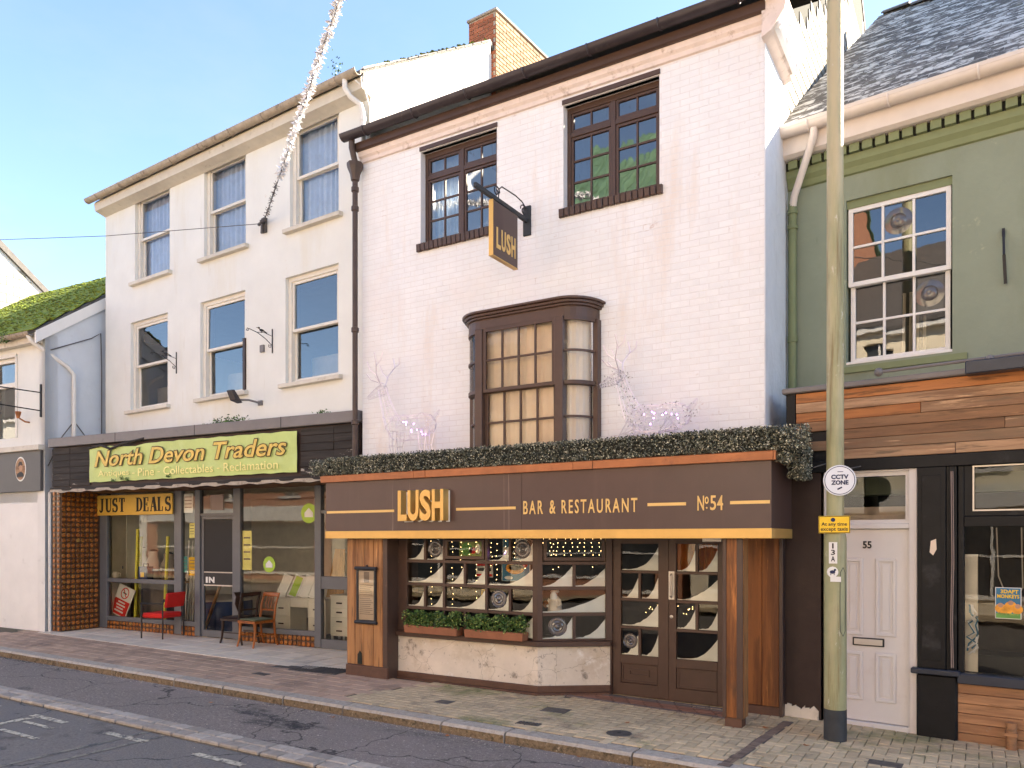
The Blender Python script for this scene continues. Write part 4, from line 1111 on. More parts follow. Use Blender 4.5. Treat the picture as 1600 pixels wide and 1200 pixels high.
# sash windows
def sash_window(root, h, curtain, open_board=False):
    a, b_, z0, z1 = h; zm_ = z0 + (z1 - z0) * .5
    f = MB(); y = .06
    f.box(a, a + .075, y, y + .14, z0, z1).box(b_ - .075, b_, y, y + .14, z0, z1).box(a + .075, b_ - .075, y, y + .14, z1 - .07, z1)
    w_ = f.build('window', 'cream_frame', root, bevel=.004)
    l, r_ = a + .076, b_ - .076
    for lo, hi, yy in ((zm_ - .025, z1 - .071, y + .02), (z0 + .01, zm_ + .02, y + .075)):
        s_ = MB(); k = .045
        s_.box(l, l + k, yy, yy + .04, lo, hi).box(r_ - k, r_, yy, yy + .04, lo, hi).box(l + k, r_ - k, yy, yy + .04, lo, lo + (.065 if yy > y + .05 else .045)).box(l + k, r_ - k, yy, yy + .04, hi - k, hi)
        s_.build('sash', 'cream_frame', w_, bevel=.003)
        pane(w_, 'curtain_glass' if curtain else 'glass', l + k, r_ - k, lo + .045, hi - k, yy + .022, .012)
    MB().hexa([(a - .09, -.09, z0 - .085), (b_ + .09, -.09, z0 - .085), (b_ + .09, .05, z0 - .085), (a - .09, .05, z0 - .085), (a - .09, -.09, z0 - .02), (b_ + .09, -.09, z0 - .02), (b_ + .09, .2, z0 + .009), (a - .09, .2, z0 + .009)]).build('sill', 'cream_sill', w_, bevel=.006)
    if curtain:
        c = MB(); m_ = 46
        P = [(a + (b_ - a) * k / m_, y + .185 + .035 * math.sin(k * 1.25 + .9 * math.sin(k * .4))) for k in range(m_ + 1)]
        for k in range(m_): c.quad((*P[k], z0), (*P[k + 1], z0), (*P[k + 1], z1), (*P[k], z1))
        c.build('net_curtain', 'curtain', w_)
    else:
        MB().box(a, b_, y + .5, y + .52, z0, z0 + (z1 - z0) * .3).build('clutter', 'room_pale', w_)
    if open_board:
        MB().box(b_ - .03, b_ + .03, -.03, .055, z0 + .01, zm_ + .03).build('side_board', 'dark_wood', w_)
for h in rowsU: sash_window(TB, h, True)
for i, h in enumerate(rowsL): sash_window(TB, h, False, i == 1)
# chimney stack at the ridge, brick by brick
chx1 = TX1 + .10; chx0 = chx1 - .62
cy0, cy1, cz0, cz1 = 3.05, 4.8, 9.6, 11.42
chim = MB().box(chx0 + .012, chx1 - .012, cy0 + .012, cy1 - .012, cz0 - 1.0, cz1).build('chimney', 'mortar_pale', TB)
mr = bevel_box('brick', .212, .024, .064, .004, 'brick_red_shade'); mbf = bevel_box('brick', .212, .024, .064, .004, 'brick_buff_lit')  # one stack: front colour painted as shaded, right side as sunlit
fa, fb_ = [], []
for r_ in range(int((cz1 - cz0) / .075)):
    z = cz0 + .0375 + r_ * .075
    for k in range(3):
        xa = chx0 + (k - .5 * (r_ % 2)) * .225; xb = min(xa + .225, chx1); xa = max(xa, chx0)
        if xb - xa > .05: fa.append(TM((xa + xb) / 2, cy0 + .011, z, s=((xb - xa - .01) / .212, 1, 1)))
    for k in range(9):
        ya = cy0 + (k - .5 * (r_ % 2)) * .225; yb = min(ya + .225, cy1); ya = max(ya, cy0)
        if yb - ya > .05: fb_.append(TM(chx1 - .011, (ya + yb) / 2, z, rz=R(90), s=((yb - ya - .01) / .212, 1, 1)))
pieces('brick', mr, chim, fa); pieces('brick', mbf, chim, fb_)
MB().box(chx0 - .03, chx1 + .03, cy0 - .03, cy1 + .03, cz1, cz1 + .05).build('chimney_cap', 'gutter_stone', chim, bevel=.01)
MB().box(chx0 + .05, chx1 - .05, cy1 + .5, cy1 + 1.1, 9.5, 11.45).build('far_stack', 'brick_buff_lit', chim)
MB().box(chx0 + .02, chx1 - .02, cy1 + .47, cy1 + 1.13, 11.45, 11.5).build('far_stack_cap', 'gutter_stone', chim)
# ---- its shopfront, on its own line
AS = froot('antiques_shopfront', 'dark boarded shop fascia and grey glazed shopfront with brown patterned tiles', 'shopfront', TS)
SL = TS.s(561, 0)
fas = MB().box(.02, SL, .03, .20, 2.87, 3.62).build('fascia', 'brown_dark', AS)
MB().box(-.02, SL + .02, -.05, .9, 3.63, 3.80).build('metal_cap', 'grey_metal_cap', AS, bevel=.008)
for s_ in (1.9, 3.9, 5.8): MB().box(s_, s_ + .012, -.053, -.049, 3.632, 3.80).build('cap_seam', 'iron_black', AS)
BA0, BA1 = TS.s(141, -.01), TS.s(465, -.01)
seg = [.02, .55, BA0 - .03]
seg2 = [BA1 + .04, TS.s(521, 0), SL - .01]
for r_ in range(6):
    z0 = 2.885 + r_ * .121
    for sg in (seg, seg2):
        for a, c in zip(sg, sg[1:]):
            MB().box(a + .004, c - .004, .0 + random.uniform(0, .012), .029, z0 + .003, z0 + .116).build('board', 'black_board', AS, bevel=.003)
MB().box(.0, SL, -.02, .05, 2.80, 2.868).build('bottom_rail', 'black_board', AS, bevel=.006)
bb = MB(); n = 40      # loose sheeting along the bottom rail
for k in range(n):
    a, c = SL * k / n, SL * (k + 1) / n
    ya, yc = -.03 - .012 * math.sin(k * 1.7), -.03 - .012 * math.sin((k + 1) * 1.7)
    bb.quad((a, ya, 2.775 + .014 * math.sin(k * 2.3)), (c, yc, 2.775 + .014 * math.sin((k + 1) * 2.3)), (c, yc + .01, 2.83), (a, ya + .01, 2.83))
bb.build('loose_sheeting', 'gutter_stone', AS)
MB().box(.02, SL, .05, 1.05, 2.80, 2.83).build('soffit', 'soffit_wood', AS)
WY = .95
sz = lambda u, v: TS.z(u, v, WY)
su = lambda u: TS.s(u, WY)
zt = 2.80
gl = lambda s: TS.g(s, WY)
# tiled pier on the left
pr0, pr1 = TS.s(82, .12), min(TS.s(99, .12), TS.s(150, .84))
pier = MB().box(pr0, pr1, .12, WY + .1, -.05, 2.80).build('tiled_pier', 'tile_dark', AS)
tm = MB(); q = .045
tm.box(-q, q, -.006, .004, -q, q)
tm.lathe([(.0005, -.011), (.012, -.011), (.016, -.014), (.030, -.013), (.038, -.009), (.040, -.005)], (0, 0, 0), 10, 'y')
tme = tm.mesh('tile'); tme.materials.append(MATS['tile_brown']); tme.materials.append(MATS['tile_dark'])
for i, pl in enumerate(tme.polygons): pl.material_index = 1 if i < 6 else 0
ms = []
P_ = .0955
for r_ in range(27):
    z = gl(0) + .06 + r_ * .0995
    for k in range(int((WY - .12) / P_)): ms.append(TM(pr1 + .006, .12 + P_ * (k + .5), z, rz=R(90)))
    for k in range(int((pr1 - pr0) / P_)): ms.append(TM(pr0 + (pr1 - pr0) * (k + .5) / int((pr1 - pr0) / P_), .12 - .006, z))
pieces('tile', tme, pier, ms, 300, AS.matrix_basis)
MB().tube([(pr0 - .05, .1, -.02), (pr0 - .05, .1, 2.8)], .03, 8).build('white_pipe', 'pipe_white', AS, smooth=True)
# window wall in grey metal
posts = [(157, 169), (274, 285), (306, 314), (366, 377), (493, 503)]
for u0, u1 in posts:
    a, c = su(u0), su(u1); MB().box(a, c, WY - .03, WY + .06, gl(a) + .02, zt).build('post', 'grey_frame', AS, bevel=.004)
def rail(u0, u1, v, h, um=None, y0=-.02):
    a, c = su(u0), su(u1); um = um or (u0 + u1) / 2; z = sz(um, v)
    MB().box(a, c, WY + y0, WY + .05, z, z + h).build('rail', 'grey_frame', AS, bevel=.004); return z
ZR = .30
def gglass(u0, u1, z0, z1):
    pane(AS, 'shop_glass', su(u0), su(u1), z0, z1, WY + .015, .004)
zb = sz(215, 972); zm1 = sz(215, 911)
MB().box(su(169), su(306), WY - .02, WY + .05, zb, zb + .085).build('rail', 'grey_frame', AS, bevel=.004)
MB().box(su(169), su(274), WY - .02, WY + .05, zm1, zm1 + .08).build('rail', 'grey_frame', AS, bevel=.004)
gglass(169, 274, zb + .085, zm1); gglass(169, 274, zm1 + .08, 2.5); gglass(285, 306, zb + .085, zt)
zd = sz(340, 806)
MB().box(su(314), su(366), WY - .02, WY + .05, zd, zd + .05).build('rail', 'grey_frame', AS, bevel=.004)
gglass(314, 366, zd + .05, zt)
zb2 = sz(435, 990)
MB().box(su(377), su(493), WY - .02, WY + .05, zb2, zb2 + .085).build('rail', 'grey_frame', AS, bevel=.004)
gglass(377, 493, zb2 + .085, zt)
MB().box(su(503), su(552), WY - .02, WY + .05, sz(525, 802), sz(525, 802) + .06).box(su(503), su(552), WY - .021, WY + .05, sz(525, 921), sz(525, 901)).box(su(503), su(552), WY - .022, WY + .05, gl(7) + .02, sz(525, 1000)).build('end_rail', 'grey_frame', AS, bevel=.004)
gglass(503, 552, sz(525, 1000), zt)
# stall riser tiles
for u0, u1, z1 in ((157, 306, zb), (377, 493, zb2)):
    a, c = su(u0), su(u1)
    rs = MB().box(a, c, WY + .0, WY + .04, gl(a) - .05, z1 - .001).build('stall_riser', 'tile_dark', AS)
    ms = []
    nn = int((c - a) / P_)
    for k in range(nn):
        s_ = a + (c - a) * (k + .5) / nn; g_ = gl(s_); nr = max(1, int((z1 - g_) / .095 + .3))
        for r_ in range(nr): ms.append(TM(s_, WY - .006, g_ + (z1 - g_) * (r_ + .5) / nr, s=(1, 1, min(1, (z1 - g_) / nr / .097))))
    pieces('tile', tme, rs, ms, 300, AS.matrix_basis)
# door with blackboard
da, dc = su(314), su(366)
dz0 = gl(da) + .02
door = MB().wall(da + .01, dc - .005, dz0, zd - .002, WY + .0, WY + .045, [(da + .07, dc - .05, dz0 + .12, zd - .06)]).build('door', 'grey_frame', AS, bevel=.003)
zi0, zi1 = sz(340, 912), sz(340, 896)
MB().box(da + .07, dc - .05, WY + .01, WY + .03, zi1 + .03, zd - .07).build('blackboard', 'ink', door)
MB().box(da + .07, dc - .05, WY + .008, WY + .03, zi0 - .02, zi1 + .008).build('door_strip', 'iron_black', door)
MB().box(da + .07, dc - .05, WY + .004, WY + .03, zi1 + .01, zi1 + .028).box(da + .07, dc - .05, WY + .004, WY + .03, zi0 - .045, zi0 - .022).build('door_rail', 'letter_plate', door)
text('letter', 'I', 'chip_white', door, da + .12, zi0 + .01, WY + .006, .045, .11, .004, bold=.05)
text('letter', 'N', 'chip_white', door, da + .195, zi0 + .01, WY + .006, .145, .11, .004, bold=.05)
pane(door, 'shop_glass', da + .07, dc - .05, dz0 + .12, zi0 - .05, WY + .02)
MB().box(su(329), su(349), WY - .002, WY + .01, sz(340, 797), sz(340, 773)).build('vent_box', 'print_grey', AS)
# room behind the glass
RM = MB()
RM.box(.3, SL + .2, WY + 3.4, WY + 3.5, 0, 2.8).box(.2, .3, WY + .1, WY + 3.4, 0, 2.8).box(SL + .2, SL + .3, WY + .06, WY + 3.4, 0, 2.8).box(.2, SL + .3, WY + .06, WY + 3.5, 2.84, 2.9)
RM.build('room', 'room_pale', AS)
MB().box(.2, SL + .3, WY + .06, WY + 3.5, .06, .12).build('room_floor', 'room_floor', AS)
MB().box(.25, SL + .3, 1.0, 1.05, 2.9, 3.7).build('fascia_back', 'room_dark', AS)

# ================================================================== SMALL HOUSE WITH MOSSY ROOF
SB = froot('mossy_roof_house', 'small cream house with mossy slate roof and a dark shop sign', 'building', FL)
wz0 = FL.z(14, 685); wz1 = FL.z(14, 560)
wx0, wx1 = FL.s(-12), FL.s(25)
MB().wall(-6, -.06, 2.6, 5.85, 0, .25, [(wx0, wx1, wz0, wz1)]).build('wall', 'cream_render', SB)
MB().prismx([(.0, -.1), (5.2, -.1), (5.2, 5.9), (2.9, 8.0), (.0, 5.85)], -.26, -.06).build('side_wall', 'shade_blue_wall', SB)
MB().prismx([(.0, -.1), (5.2, -.1), (5.2, 5.9), (2.9, 8.0), (.0, 5.85)], -6, -5.8).build('party_wall', 'cream_render', SB)
b = MB()
b.hexa([(-6, -.2, 5.82), (-.02, -.2, 5.82), (-.02, 2.9, 8.08), (-6, 2.9, 8.08), (-6, -.2, 5.88), (-.02, -.2, 5.88), (-.02, 2.9, 8.15), (-6, 2.9, 8.15)])
b.hexa([(-6, 2.901, 8.08), (-.02, 2.901, 8.08), (-.02, 5.3, 6.2), (-6, 5.3, 6.2), (-6, 2.901, 8.15), (-.02, 2.901, 8.15), (-.02, 5.3, 6.28), (-6, 5.3, 6.28)])
mr_ = b.build('roof', 'slate_plain', SB)
me = bevel_box('roof_slate', .26, .018, .30, .004, 'moss')
ms = []
for r_ in range(16):
    for k in range(22):
        yy = -.13 + r_ * .192
        ms.append(TM(-.16 - .27 * k - .13 * (r_ % 2), yy, 5.90 + (yy + .2) * .729 + .018, rx=R(-50) + random.uniform(-.02, .02), rz=random.uniform(-.02, .02)))
pieces('roof_slate', me, mr_, ms, 300, SB.matrix_basis)
mb = MB()
for k in range(1500):
    yy = random.uniform(-.18, 2.85); x = -random.uniform(.05, 5.5)
    if random.random() < .3 and yy > 2.2: continue
    mb.ball((x, yy, 5.90 + (yy + .2) * .729 + .035), random.uniform(.02, .05), 5, (1.3, 1.0, .6))
tag(mb.build('moss_tuft', 'moss', mr_), kind='stuff')
MB().prismx([(-.2, 5.62), (2.9, 7.84), (2.9, 8.07), (-.2, 5.85)], -.055, -.005).build('bargeboard', 'white_wall', SB)
MB().box(-6, -.1, -.15, -.02, 5.66, 5.82).build('eaves_board', 'cream_sill', SB)
half_round(SB, 'gutter', (-6, -.24, 5.83), (-.12, -.24, 5.83), .07, 'gutter_stone', clips=5)
b = MB()
b.tube([(-.2, -.24, 5.78), (-.18, -.2, 5.68), (-.02, .42, 5.28), (.02, .52, 5.15), (.02, .52, 2.9)], .042, 9)
b.build('rainwater_pipe', 'pipe_white', SB, smooth=True)
for pts in ([(-.05, .1, 5.55), (-.0, .9, 5.95), (.0, 1.1, 6.1), (.0, 1.12, 5.4), (.0, 1.12, 3.6)], [(-.05, .05, 3.3), (-.0, .3, 3.9), (.0, .52, 4.2)], [(.0, .56, 4.2), (.0, .9, 3.8), (.0, 1.1, 3.72)]):
    MB().tube(pts, .011, 5).build('cable', 'wire_dark', SB, smooth=True)
sw_ = MB().box(wx0, wx0 + .07, .04, .14, wz0, wz1).box(wx1 - .07, wx1, .04, .14, wz0, wz1).box(wx0 + .07, wx1 - .07, .04, .14, wz1 - .08, wz1).box(wx0 + .07, wx1 - .07, .04, .14, wz0 + (wz1 - wz0) * .64, wz0 + (wz1 - wz0) * .70).build('window', 'cream_frame', SB, bevel=.004)
pane(sw_, 'glass', wx0 + .07, wx1 - .07, wz0, wz1 - .08, .1)
MB().box(wx0 - .05, wx1 + .05, -.03, .0, wz1, wz1 + .06).box(wx1, wx1 + .06, -.02, .0, wz0, wz1).build('architrave', 'cream_frame', sw_)
MB().box(-6, -.5, .6, .65, 2.5, 5.8).build('room', 'room_pale', SB)
# its sign board and plain white shopfront
z0, z1 = FL.z(40, 768, -.06), FL.z(40, 705, -.06)
sx1 = FL.s(63, -.06)
sgn_ = MB().box(-6, sx1, -.06, .1, z0, z1).build('sign_board', 'grey_sign', SB, bevel=.004)
MB().box(-6, sx1 + .03, -.12, .05, z1 + .001, z1 + .10).build('sign_cap', 'cream_sill', SB, bevel=.006)
cx, cz = FL.s(32, -.064), FL.z(32, 733, -.064)
MB().lathe([(.0005, 0), (.205, 0), (.215, .004)], (0, 0, 0), 32, 'y').build('portrait_oval', 'chip_white', sgn_).matrix_local = TM(cx, -.066, cz, s=(.85, 1, 1.12))
MB().lathe([(.0005, -.003), (.19, -.003), (.19, .0)], (0, 0, 0), 32, 'y').build('portrait_ground', 'clad_wood', sgn_).matrix_local = TM(cx, -.067, cz, s=(.85, 1, 1.12))
pf = MB(); pf.ball((cx + .02, -.070, cz + .03), .075, 12, (.75, .06, 1.0)); pf.build('portrait_face', 'skin_tone', sgn_, smooth=True)
pf = MB(); pf.prism([(cx - .12, cz - .15), (cx + .12, cz - .15), (cx + .11, cz - .09), (cx + .04, cz - .055), (cx - .02, cz - .06), (cx - .09, cz - .09)], -.073, -.068); pf.build('portrait_jacket', 'ink', sgn_)
pf = MB(); pf.prism([(cx - .05, cz + .05), (cx - .05, cz + .11), (cx - .01, cz + .145), (cx + .05, cz + .14), (cx + .085, cz + .09), (cx + .075, cz + .06), (cx + .02, cz + .085)], -.077, -.073); pf.build('portrait_hair', 'brown_dark', sgn_)
MB().box(-6, -.3, .0, .2, -.1, z0 - .001).build('shop_wall', 'white_wall', SB)
MB().box(-.3, -.06, -.001, .2, -.1, z0 - .001).build('shop_pier', 'white_wall', SB)
MB().box(-.10, -.02, .3, .4, 0, z0).build('recess_shade', 'brown_dark', SB)  # raised dark strip painted as the shade of a recess
# iron sign frame and floodlight on its wall
t = thing('sign_frame', 'empty rusty iron sign frame projecting from the cream wall', 'bracket', FL.w(FL.s(65), 0, FL.z(65, 625)), FL.a)
b = MB(); b.bar((0, -.015, -.33), (0, -.015, .30), .03); b.build('wall_bar', 'iron_black', t)
for z_a, z_b in ((.14, .12), (-.21, -.19)):
    MB().bar((0, -.02, z_a), (-.02, -1.15, z_b), .02).build('arm', 'iron_black', t)
MB().bar((-.02, -1.14, .12), (-.02, -1.14, -.19), .02).build('end_bar', 'iron_black', t)
t = thing('flood_lamp', 'small rusty lamp on a stub arm on the cream wall', 'lamp', FL.w(FL.s(46), 0, FL.z(46, 660)), FL.a)
MB().tube([(0, 0, 0), (0, -.08, .0), (-.05, -.16, .06)], .016, 7).build('arm', 'clad_orange', t, smooth=True)
MB().lathe([(.025, 0), (.05, .09), (.055, .13)], (-.06, -.18, .06), 10).build('lamp_head', 'clad_orange', t, smooth=True)
# tile-hung gable further along the street
WB = thing('tile_hung_house', 'distant house with white tile-hung gable rising behind the mossy roof', 'building', (-21.0, 9.9, 0), 0)
gb = MB().prismx([(-3, 0), (3.5, 0), (3.5, 6.5), (0, 9.25), (-3, 6.9)], -6, 0).build('gable', 'white_wall', WB)
MB().prismx([(-.02, 9.22), (3.7, 6.3), (3.7, 6.42), (0, 9.40), (-3.2, 6.8), (-3.2, 6.7)], -6, .08).build('roof', 'slate_plain', WB)
me = bevel_box('tile', .30, .014, .235, .004, 'slate_white')
ms = []
for r_ in range(14):
    for k in range(20):
        y = -2.9 + .31 * k + .15 * (r_ % 2); z = 6.0 + .22 * r_
        lim = 9.2 + (y * .785 if y < 0 else -y * .785)
        if z + .15 < lim: ms.append(TM(.008, y, z, rz=R(90), rx=R(-3)))
pieces('tile', me, gb, ms, 300)

# ================================================================== GREEN HOUSE
GB = froot('green_building', 'sage green rendered building with white sash window and lichen spotted slate roof', 'building', G)
GX1 = 7.5
ga, gb_ = G.s(1322), G.s(1488)
gz1 = (G.z(1322, 316) + G.z(1488, 271)) / 2; gz0 = (G.z(1325, 570) + G.z(1492, 549)) / 2
GE = 6.42
MB().wall(.02, GX1, 2.4, GE, 0, .3, [(ga, gb_, gz0, gz1)]).build('wall', 'green_wall', GB)
# cornice with dentils
moulding(GB, 'cornice', .03, GX1, [(-.001, 6.10), (-.03, 6.11), (-.05, 6.17), (-.09, 6.22), (-.10, 6.30), (-.001, 6.30)], 'green_trim')
MB().box(.03, GX1, -.10, -.001, 6.3005, 6.40).build('dentil_ground', 'dark_slot', GB)  # gaps behind the dentils painted near-black for their shade
me = MB().box(-.052, .052, -.15, -.1005, 6.302, 6.395).mesh('dentil'); me.materials.append(MATS['green_trim'])
pieces('dentil', me, GB, [TM(.12 + .137 * k, 0, 0) for k in range(int((GX1 - .1) / .137))])
MB().prismx([(-.001, 6.401), (-.20, 6.401), (-.25, 6.43), (-.268, 6.60), (-.24, 6.72), (-.001, 6.86)], .0, GX1).build('eaves_board', 'gutter_pink', GB)
half_round(GB, 'gutter', (-.05, -.36, 6.68), (GX1, -.36, 6.68), .085, 'gutter_pink', clips=9)
MB().prismx([(-.262, 6.62), (-.445, 6.66), (-.45, 6.70), (-.262, 6.70)], -.04, GX1).build('gutter_lip', 'gutter_pink', GB)
MB().box(-.075, -.05, -.45, -.27, 6.585, 6.70).build('gutter_end', 'gutter_pink', GB)
b = MB()
sx_ = G.s(1238, -.1)
b.tube([(.42, -.36, 6.60), (.42, -.35, 6.53), (.36, -.30, 6.40), (sx_ + .03, -.12, 5.98), (sx_, -.09, 5.86)], .042, 10)
b.build('swan_neck', 'gutter_pink', GB, smooth=True)
b = MB(); b.tube([(sx_, -.09, 5.9), (sx_, -.09, 3.3)], .045, 10)
for z in (5.8, 5.62, 4.3, 4.27): b.lathe([(.045, -.02), (.06, -.02), (.06, .02), (.045, .02)], (sx_, -.09, z), 10)
b.build('rainwater_pipe', 'green_trim', GB, smooth=True)
# roof: eaves line to a ridge that runs slightly deeper on the right
def rp_(s, f):
    e0 = Vector((s, -.34, 6.72)); k = (s) / GX1
    rdg = Vector((s, 5.35 + 1.1 * k, 11.15 - .0 * k)); return e0.lerp(rdg, f)
groof = MB()
n_ = 8
for i in range(n_):
    sA, sB = -.02 + (GX1 + .02) * i / n_, -.02 + (GX1 + .02) * (i + 1) / n_
    groof.quad(rp_(sA, 0), rp_(sB, 0), rp_(sB, 1), rp_(sA, 1))
groof.quad(rp_(-.02, 1), rp_(GX1, 1), rp_(GX1, 1) + Vector((0, 4.5, -4)), rp_(-.02, 1) + Vector((0, 4.5, -4)))
groof = groof.build('roof', 'slate_plain', GB)
me = slate_mesh('roof_slate', .266, .33, .010, 'slate')
ms = []
sl = (Vector((0, 5.69, 4.43))).length
pit = math.atan2(4.43, 5.69)
nr = int(sl / .185)
for r_ in range(nr):
    f = (r_ + .5) / nr
    for k in range(int(4.6 / .27)):
        s_ = .08 + .27 * k + .135 * (r_ % 2)
        p = rp_(s_, f); ms.append(TM(p.x, p.y, p.z + .018, rx=-(R(90) - pit) + R(3) + random.uniform(-.012, .012), rz=random.uniform(-.012, .012)))
pieces('roof_slate', me, groof, ms, 300, GB.matrix_basis, 'roof_slate_field')
rg = MB()
for k in range(10):
    p, q = rp_(.45 * k, 1), rp_(.45 * (k + 1) - .01, 1)
    rg.prismx([(-.17, -.10), (-.15, -.06), (0, .05), (.15, -.06), (.17, -.10), (0, .0)], 0, .44)
    for i in range(12): v = rg.v[-12 + i]; rg.v[-12 + i] = (v[0] + p.x, v[1] + p.y, v[2] + p.z + .03)
rg.build('ridge_tile', 'slate_plain', GB)
MB().prismx([(.0, 6.3), (-.3, 6.6), (6.3, 11.05), (10.5, 7.2), (10.5, 0), (.3, 0)], GX1 - .3, GX1 - .101).build('gable', 'green_wall', GB)
MB().box(.02, GX1, 9, 9.2, 0, 8).box(GX1 - .1, GX1, .3, 9, 0, 8).box(.02, .1, .301, 9, 0, 7.2).build('back_wall', 'green_wall', GB)
MB().box(.1, GX1 - .1, .31, 9, 3.25, 3.35).build('floor', 'room_dark', GB)
# white twelve-light sash
gw = MB().box(ga, gb_, .03, .16, gz1 - .001 - .09, gz1 - .001).build('window', 'green_trim', GB)
zt_ = gz1 - .09
zmid = gz0 + .06 + (zt_ - gz0 - .06) * .495
def lights(l, r_, lo, hi, y, bull):
    o = sash(l, r_, lo, hi, 3, 2, y, gw, 'white_paint', .014, .05, 'glass', .045, tilt=.008)
    W_, H_ = (r_ - l - .1) / 3, (hi - lo - .1) / 2
    i, j = bull; cx, cz = l + .05 + W_ * (i + .5), lo + .05 + H_ * (j + .5)
    MB().lathe([(.15, .002), (.12, -.004), (.085, -.006), (.075, -.016), (.05, -.03), (.02, -.036), (.0005, -.03)], (cx, y + .025, cz), 28, 'y').build('bullseye', 'bull_glass', gw, smooth=True)
    MB().box(cx - W_ / 2 + .02, cx + W_ / 2 - .02, y + .029, y + .033, cz - H_ / 2 + .02, cz + H_ / 2 - .02).build('bullseye_pane', 'bull_glass', gw)
lights(ga + .015, gb_ - .015, zmid - .02, zt_, .04, (1, 1))
lights(ga + .03, gb_ - .03, gz0 + .03, zmid + .03, .09, (2, 1))
MB().box(ga - .0, gb_ + .0, .0, .1, gz0 + .0005, gz0 + .03).build('sill', 'white_paint', gw, bevel=.004)
MB().box(ga - .12, gb_ + .14, -.03, .0, gz0 - .10, gz0 - .03).build('sub_sill', 'green_trim', gw)
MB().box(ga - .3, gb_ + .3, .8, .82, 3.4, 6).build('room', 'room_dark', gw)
for k in range(4):
    x = ga + .55 + .07 * k; MB().tube([(x, .3, gz0), (x + .01, .3, gz0 + .8)], .018, 6).build('blind_cord', 'curtain_tan', gw)
t = thing('wall_bracket', 'thin black iron bracket fixed upright on the green wall', 'bracket', G.w(G.s(1568), 0, G.z(1568, 400)), G.a)
MB().bar((0, -.02, .25), (.012, -.10, -.02), .022).build('upper_arm', 'iron_black', t)
MB().bar((.012, -.10, -.02), (.02, -.03, -.30), .026).build('lower_arm', 'iron_black', t)
MB().box(-.012, .014, -.03, .0, .2, .28).build('back_plate', 'iron_black', t)

# ---- shopfront below
HB = froot('green_shopfront', 'black shopfront with reclaimed wood cladding, pale door and dark window', 'shopfront', GS)
q0 = GS.s(1244); QE = 3.6
MB().box(GS.s(1229), QE, .02, 1.3, 2.60, 3.46).build('fascia', 'black_paint', HB)
MB().box(GS.s(1229), GS.s(1243), -.012, .019, 2.70, 3.46).build('fascia_end', 'black_paint', HB, bevel=.004)
MB().box(GS.s(1224), QE, -.06, 1.2, 3.461, 3.52).build('lead_cap', 'grey_metal_cap', HB, bevel=.01)
nrow = 7; h = (3.455 - 2.725) / nrow
for r_ in range(nrow):
    z0 = 2.725 + r_ * h
    cut = q0 + [1.5, 2.7, 1.9, 2.45, 1.2, 2.5, 2.3][r_]
    segs = [(q0, cut), (cut, QE)]
    if r_ in (0, 2): segs = [(GS.s(1298), cut), (cut, QE)]
    for a, c in segs:
        MB().box(a + .002, c - .002, -.012 + random.uniform(-.004, .006), .019, z0 + .002, z0 + h - .002).build('plank', 'clad_orange' if (r_ in (6, 4) and a == q0) else ('clad_dark' if (r_ + int(a * 3)) % 3 == 1 else 'clad_wood'), HB, bevel=.003)
MB().box(GS.s(1243), QE, -.03, .019, 2.60, 2.72).build('black_rail', 'black_paint', HB, bevel=.006)
# awning cassette
aw = MB().box(GS.s(1508, -.2), QE, -.22, -.062, GS.z(1550, 577, -.2) - .02, GS.z(1550, 577, -.2) + .10).build('awning_box', 'navy_paint', HB, bevel=.01)
MB().tube([(GS.s(1376, -.1), -.1, 3.57), (QE, -.1, 3.62)], .016, 8).build('awning_bar', 'grey_metal_cap', HB, smooth=True)
MB().ball((GS.s(1373, -.1), -.1, 3.57), .045, 10).build('bar_knob', 'grey_metal_cap', HB, smooth=True)
MB().ball((GS.s(1546, -.15), -.15, GS.z(1546, 560, -.15)), .035, 8).build('bar_knob', 'grey_metal_cap', HB, smooth=True)
# pale door 55
d0, d1 = GS.s(1287), GS.s(1433)
gd = GS.g((d0 + d1) / 2)
zf0, zf1, zdt = GS.z(1380, 818), GS.z(1380, 737), GS.z(1400, 826)
fr_ = MB().box(d0, d0 + .06, .0, .12, gd - .02, 2.599).box(d1 - .07, d1, .0, .12, gd - .02, 2.599).box(d0 + .06, d1 - .07, .0, .12, zf1, 2.599).box(d0 + .06, d1 - .07, .001, .12, zdt, zf0).box(d0 + .06, d1 - .07, .0, .12, gd - .02, gd + .045).build('door_frame', 'upvc', HB, bevel=.006)
pane(fr_, 'shop_glass', d0 + .06, d1 - .07, zf0, zf1, .06)
MB().wall(d0 + .06, d1 - .07, zf0 - .0, zf1, .035, .055, [(d0 + .1, d1 - .11, zf0 + .04, zf1 - .04)]).build('fanlight_bead', 'upvc', fr_)
l, r_ = d0 + .065, d1 - .075
leaf = MB().box(l, r_, .045, .09, gd + .05, zdt - .004).build('door', 'upvc', HB, bevel=.004)
mid = (l + r_) / 2
for (pa, pb, za, zb_) in ((l + .12, mid - .06, .93 + gd, 1.70), (mid + .06, r_ - .12, .93 + gd, 1.70), (l + .12, mid - .06, .26 + gd, .76 + gd), (mid + .06, r_ - .12, .26 + gd, .76 + gd)):
    MB().wall(pa, pb, za, zb_, .030, .046, [(pa + .035, pb - .035, za + .035, zb_ - .035)]).build('panel_moulding', 'upvc', leaf, bevel=.006)
    MB().box(pa + .06, pb - .06, .036, .046, za + .06, zb_ - .06).build('panel', 'upvc', leaf, bevel=.004)
lx, lz = GS.s(1357, .04), GS.z(1357, 1003, .04)
MB().box(lx - .15, lx + .15, .028, .045, lz - .042, lz + .042).build('letter_box', 'iron_black', leaf, bevel=.003)
MB().box(lx - .135, lx + .135, .020, .0285, lz - .03, lz + .03).build('letter_flap', 'letter_plate', leaf, bevel=.003)
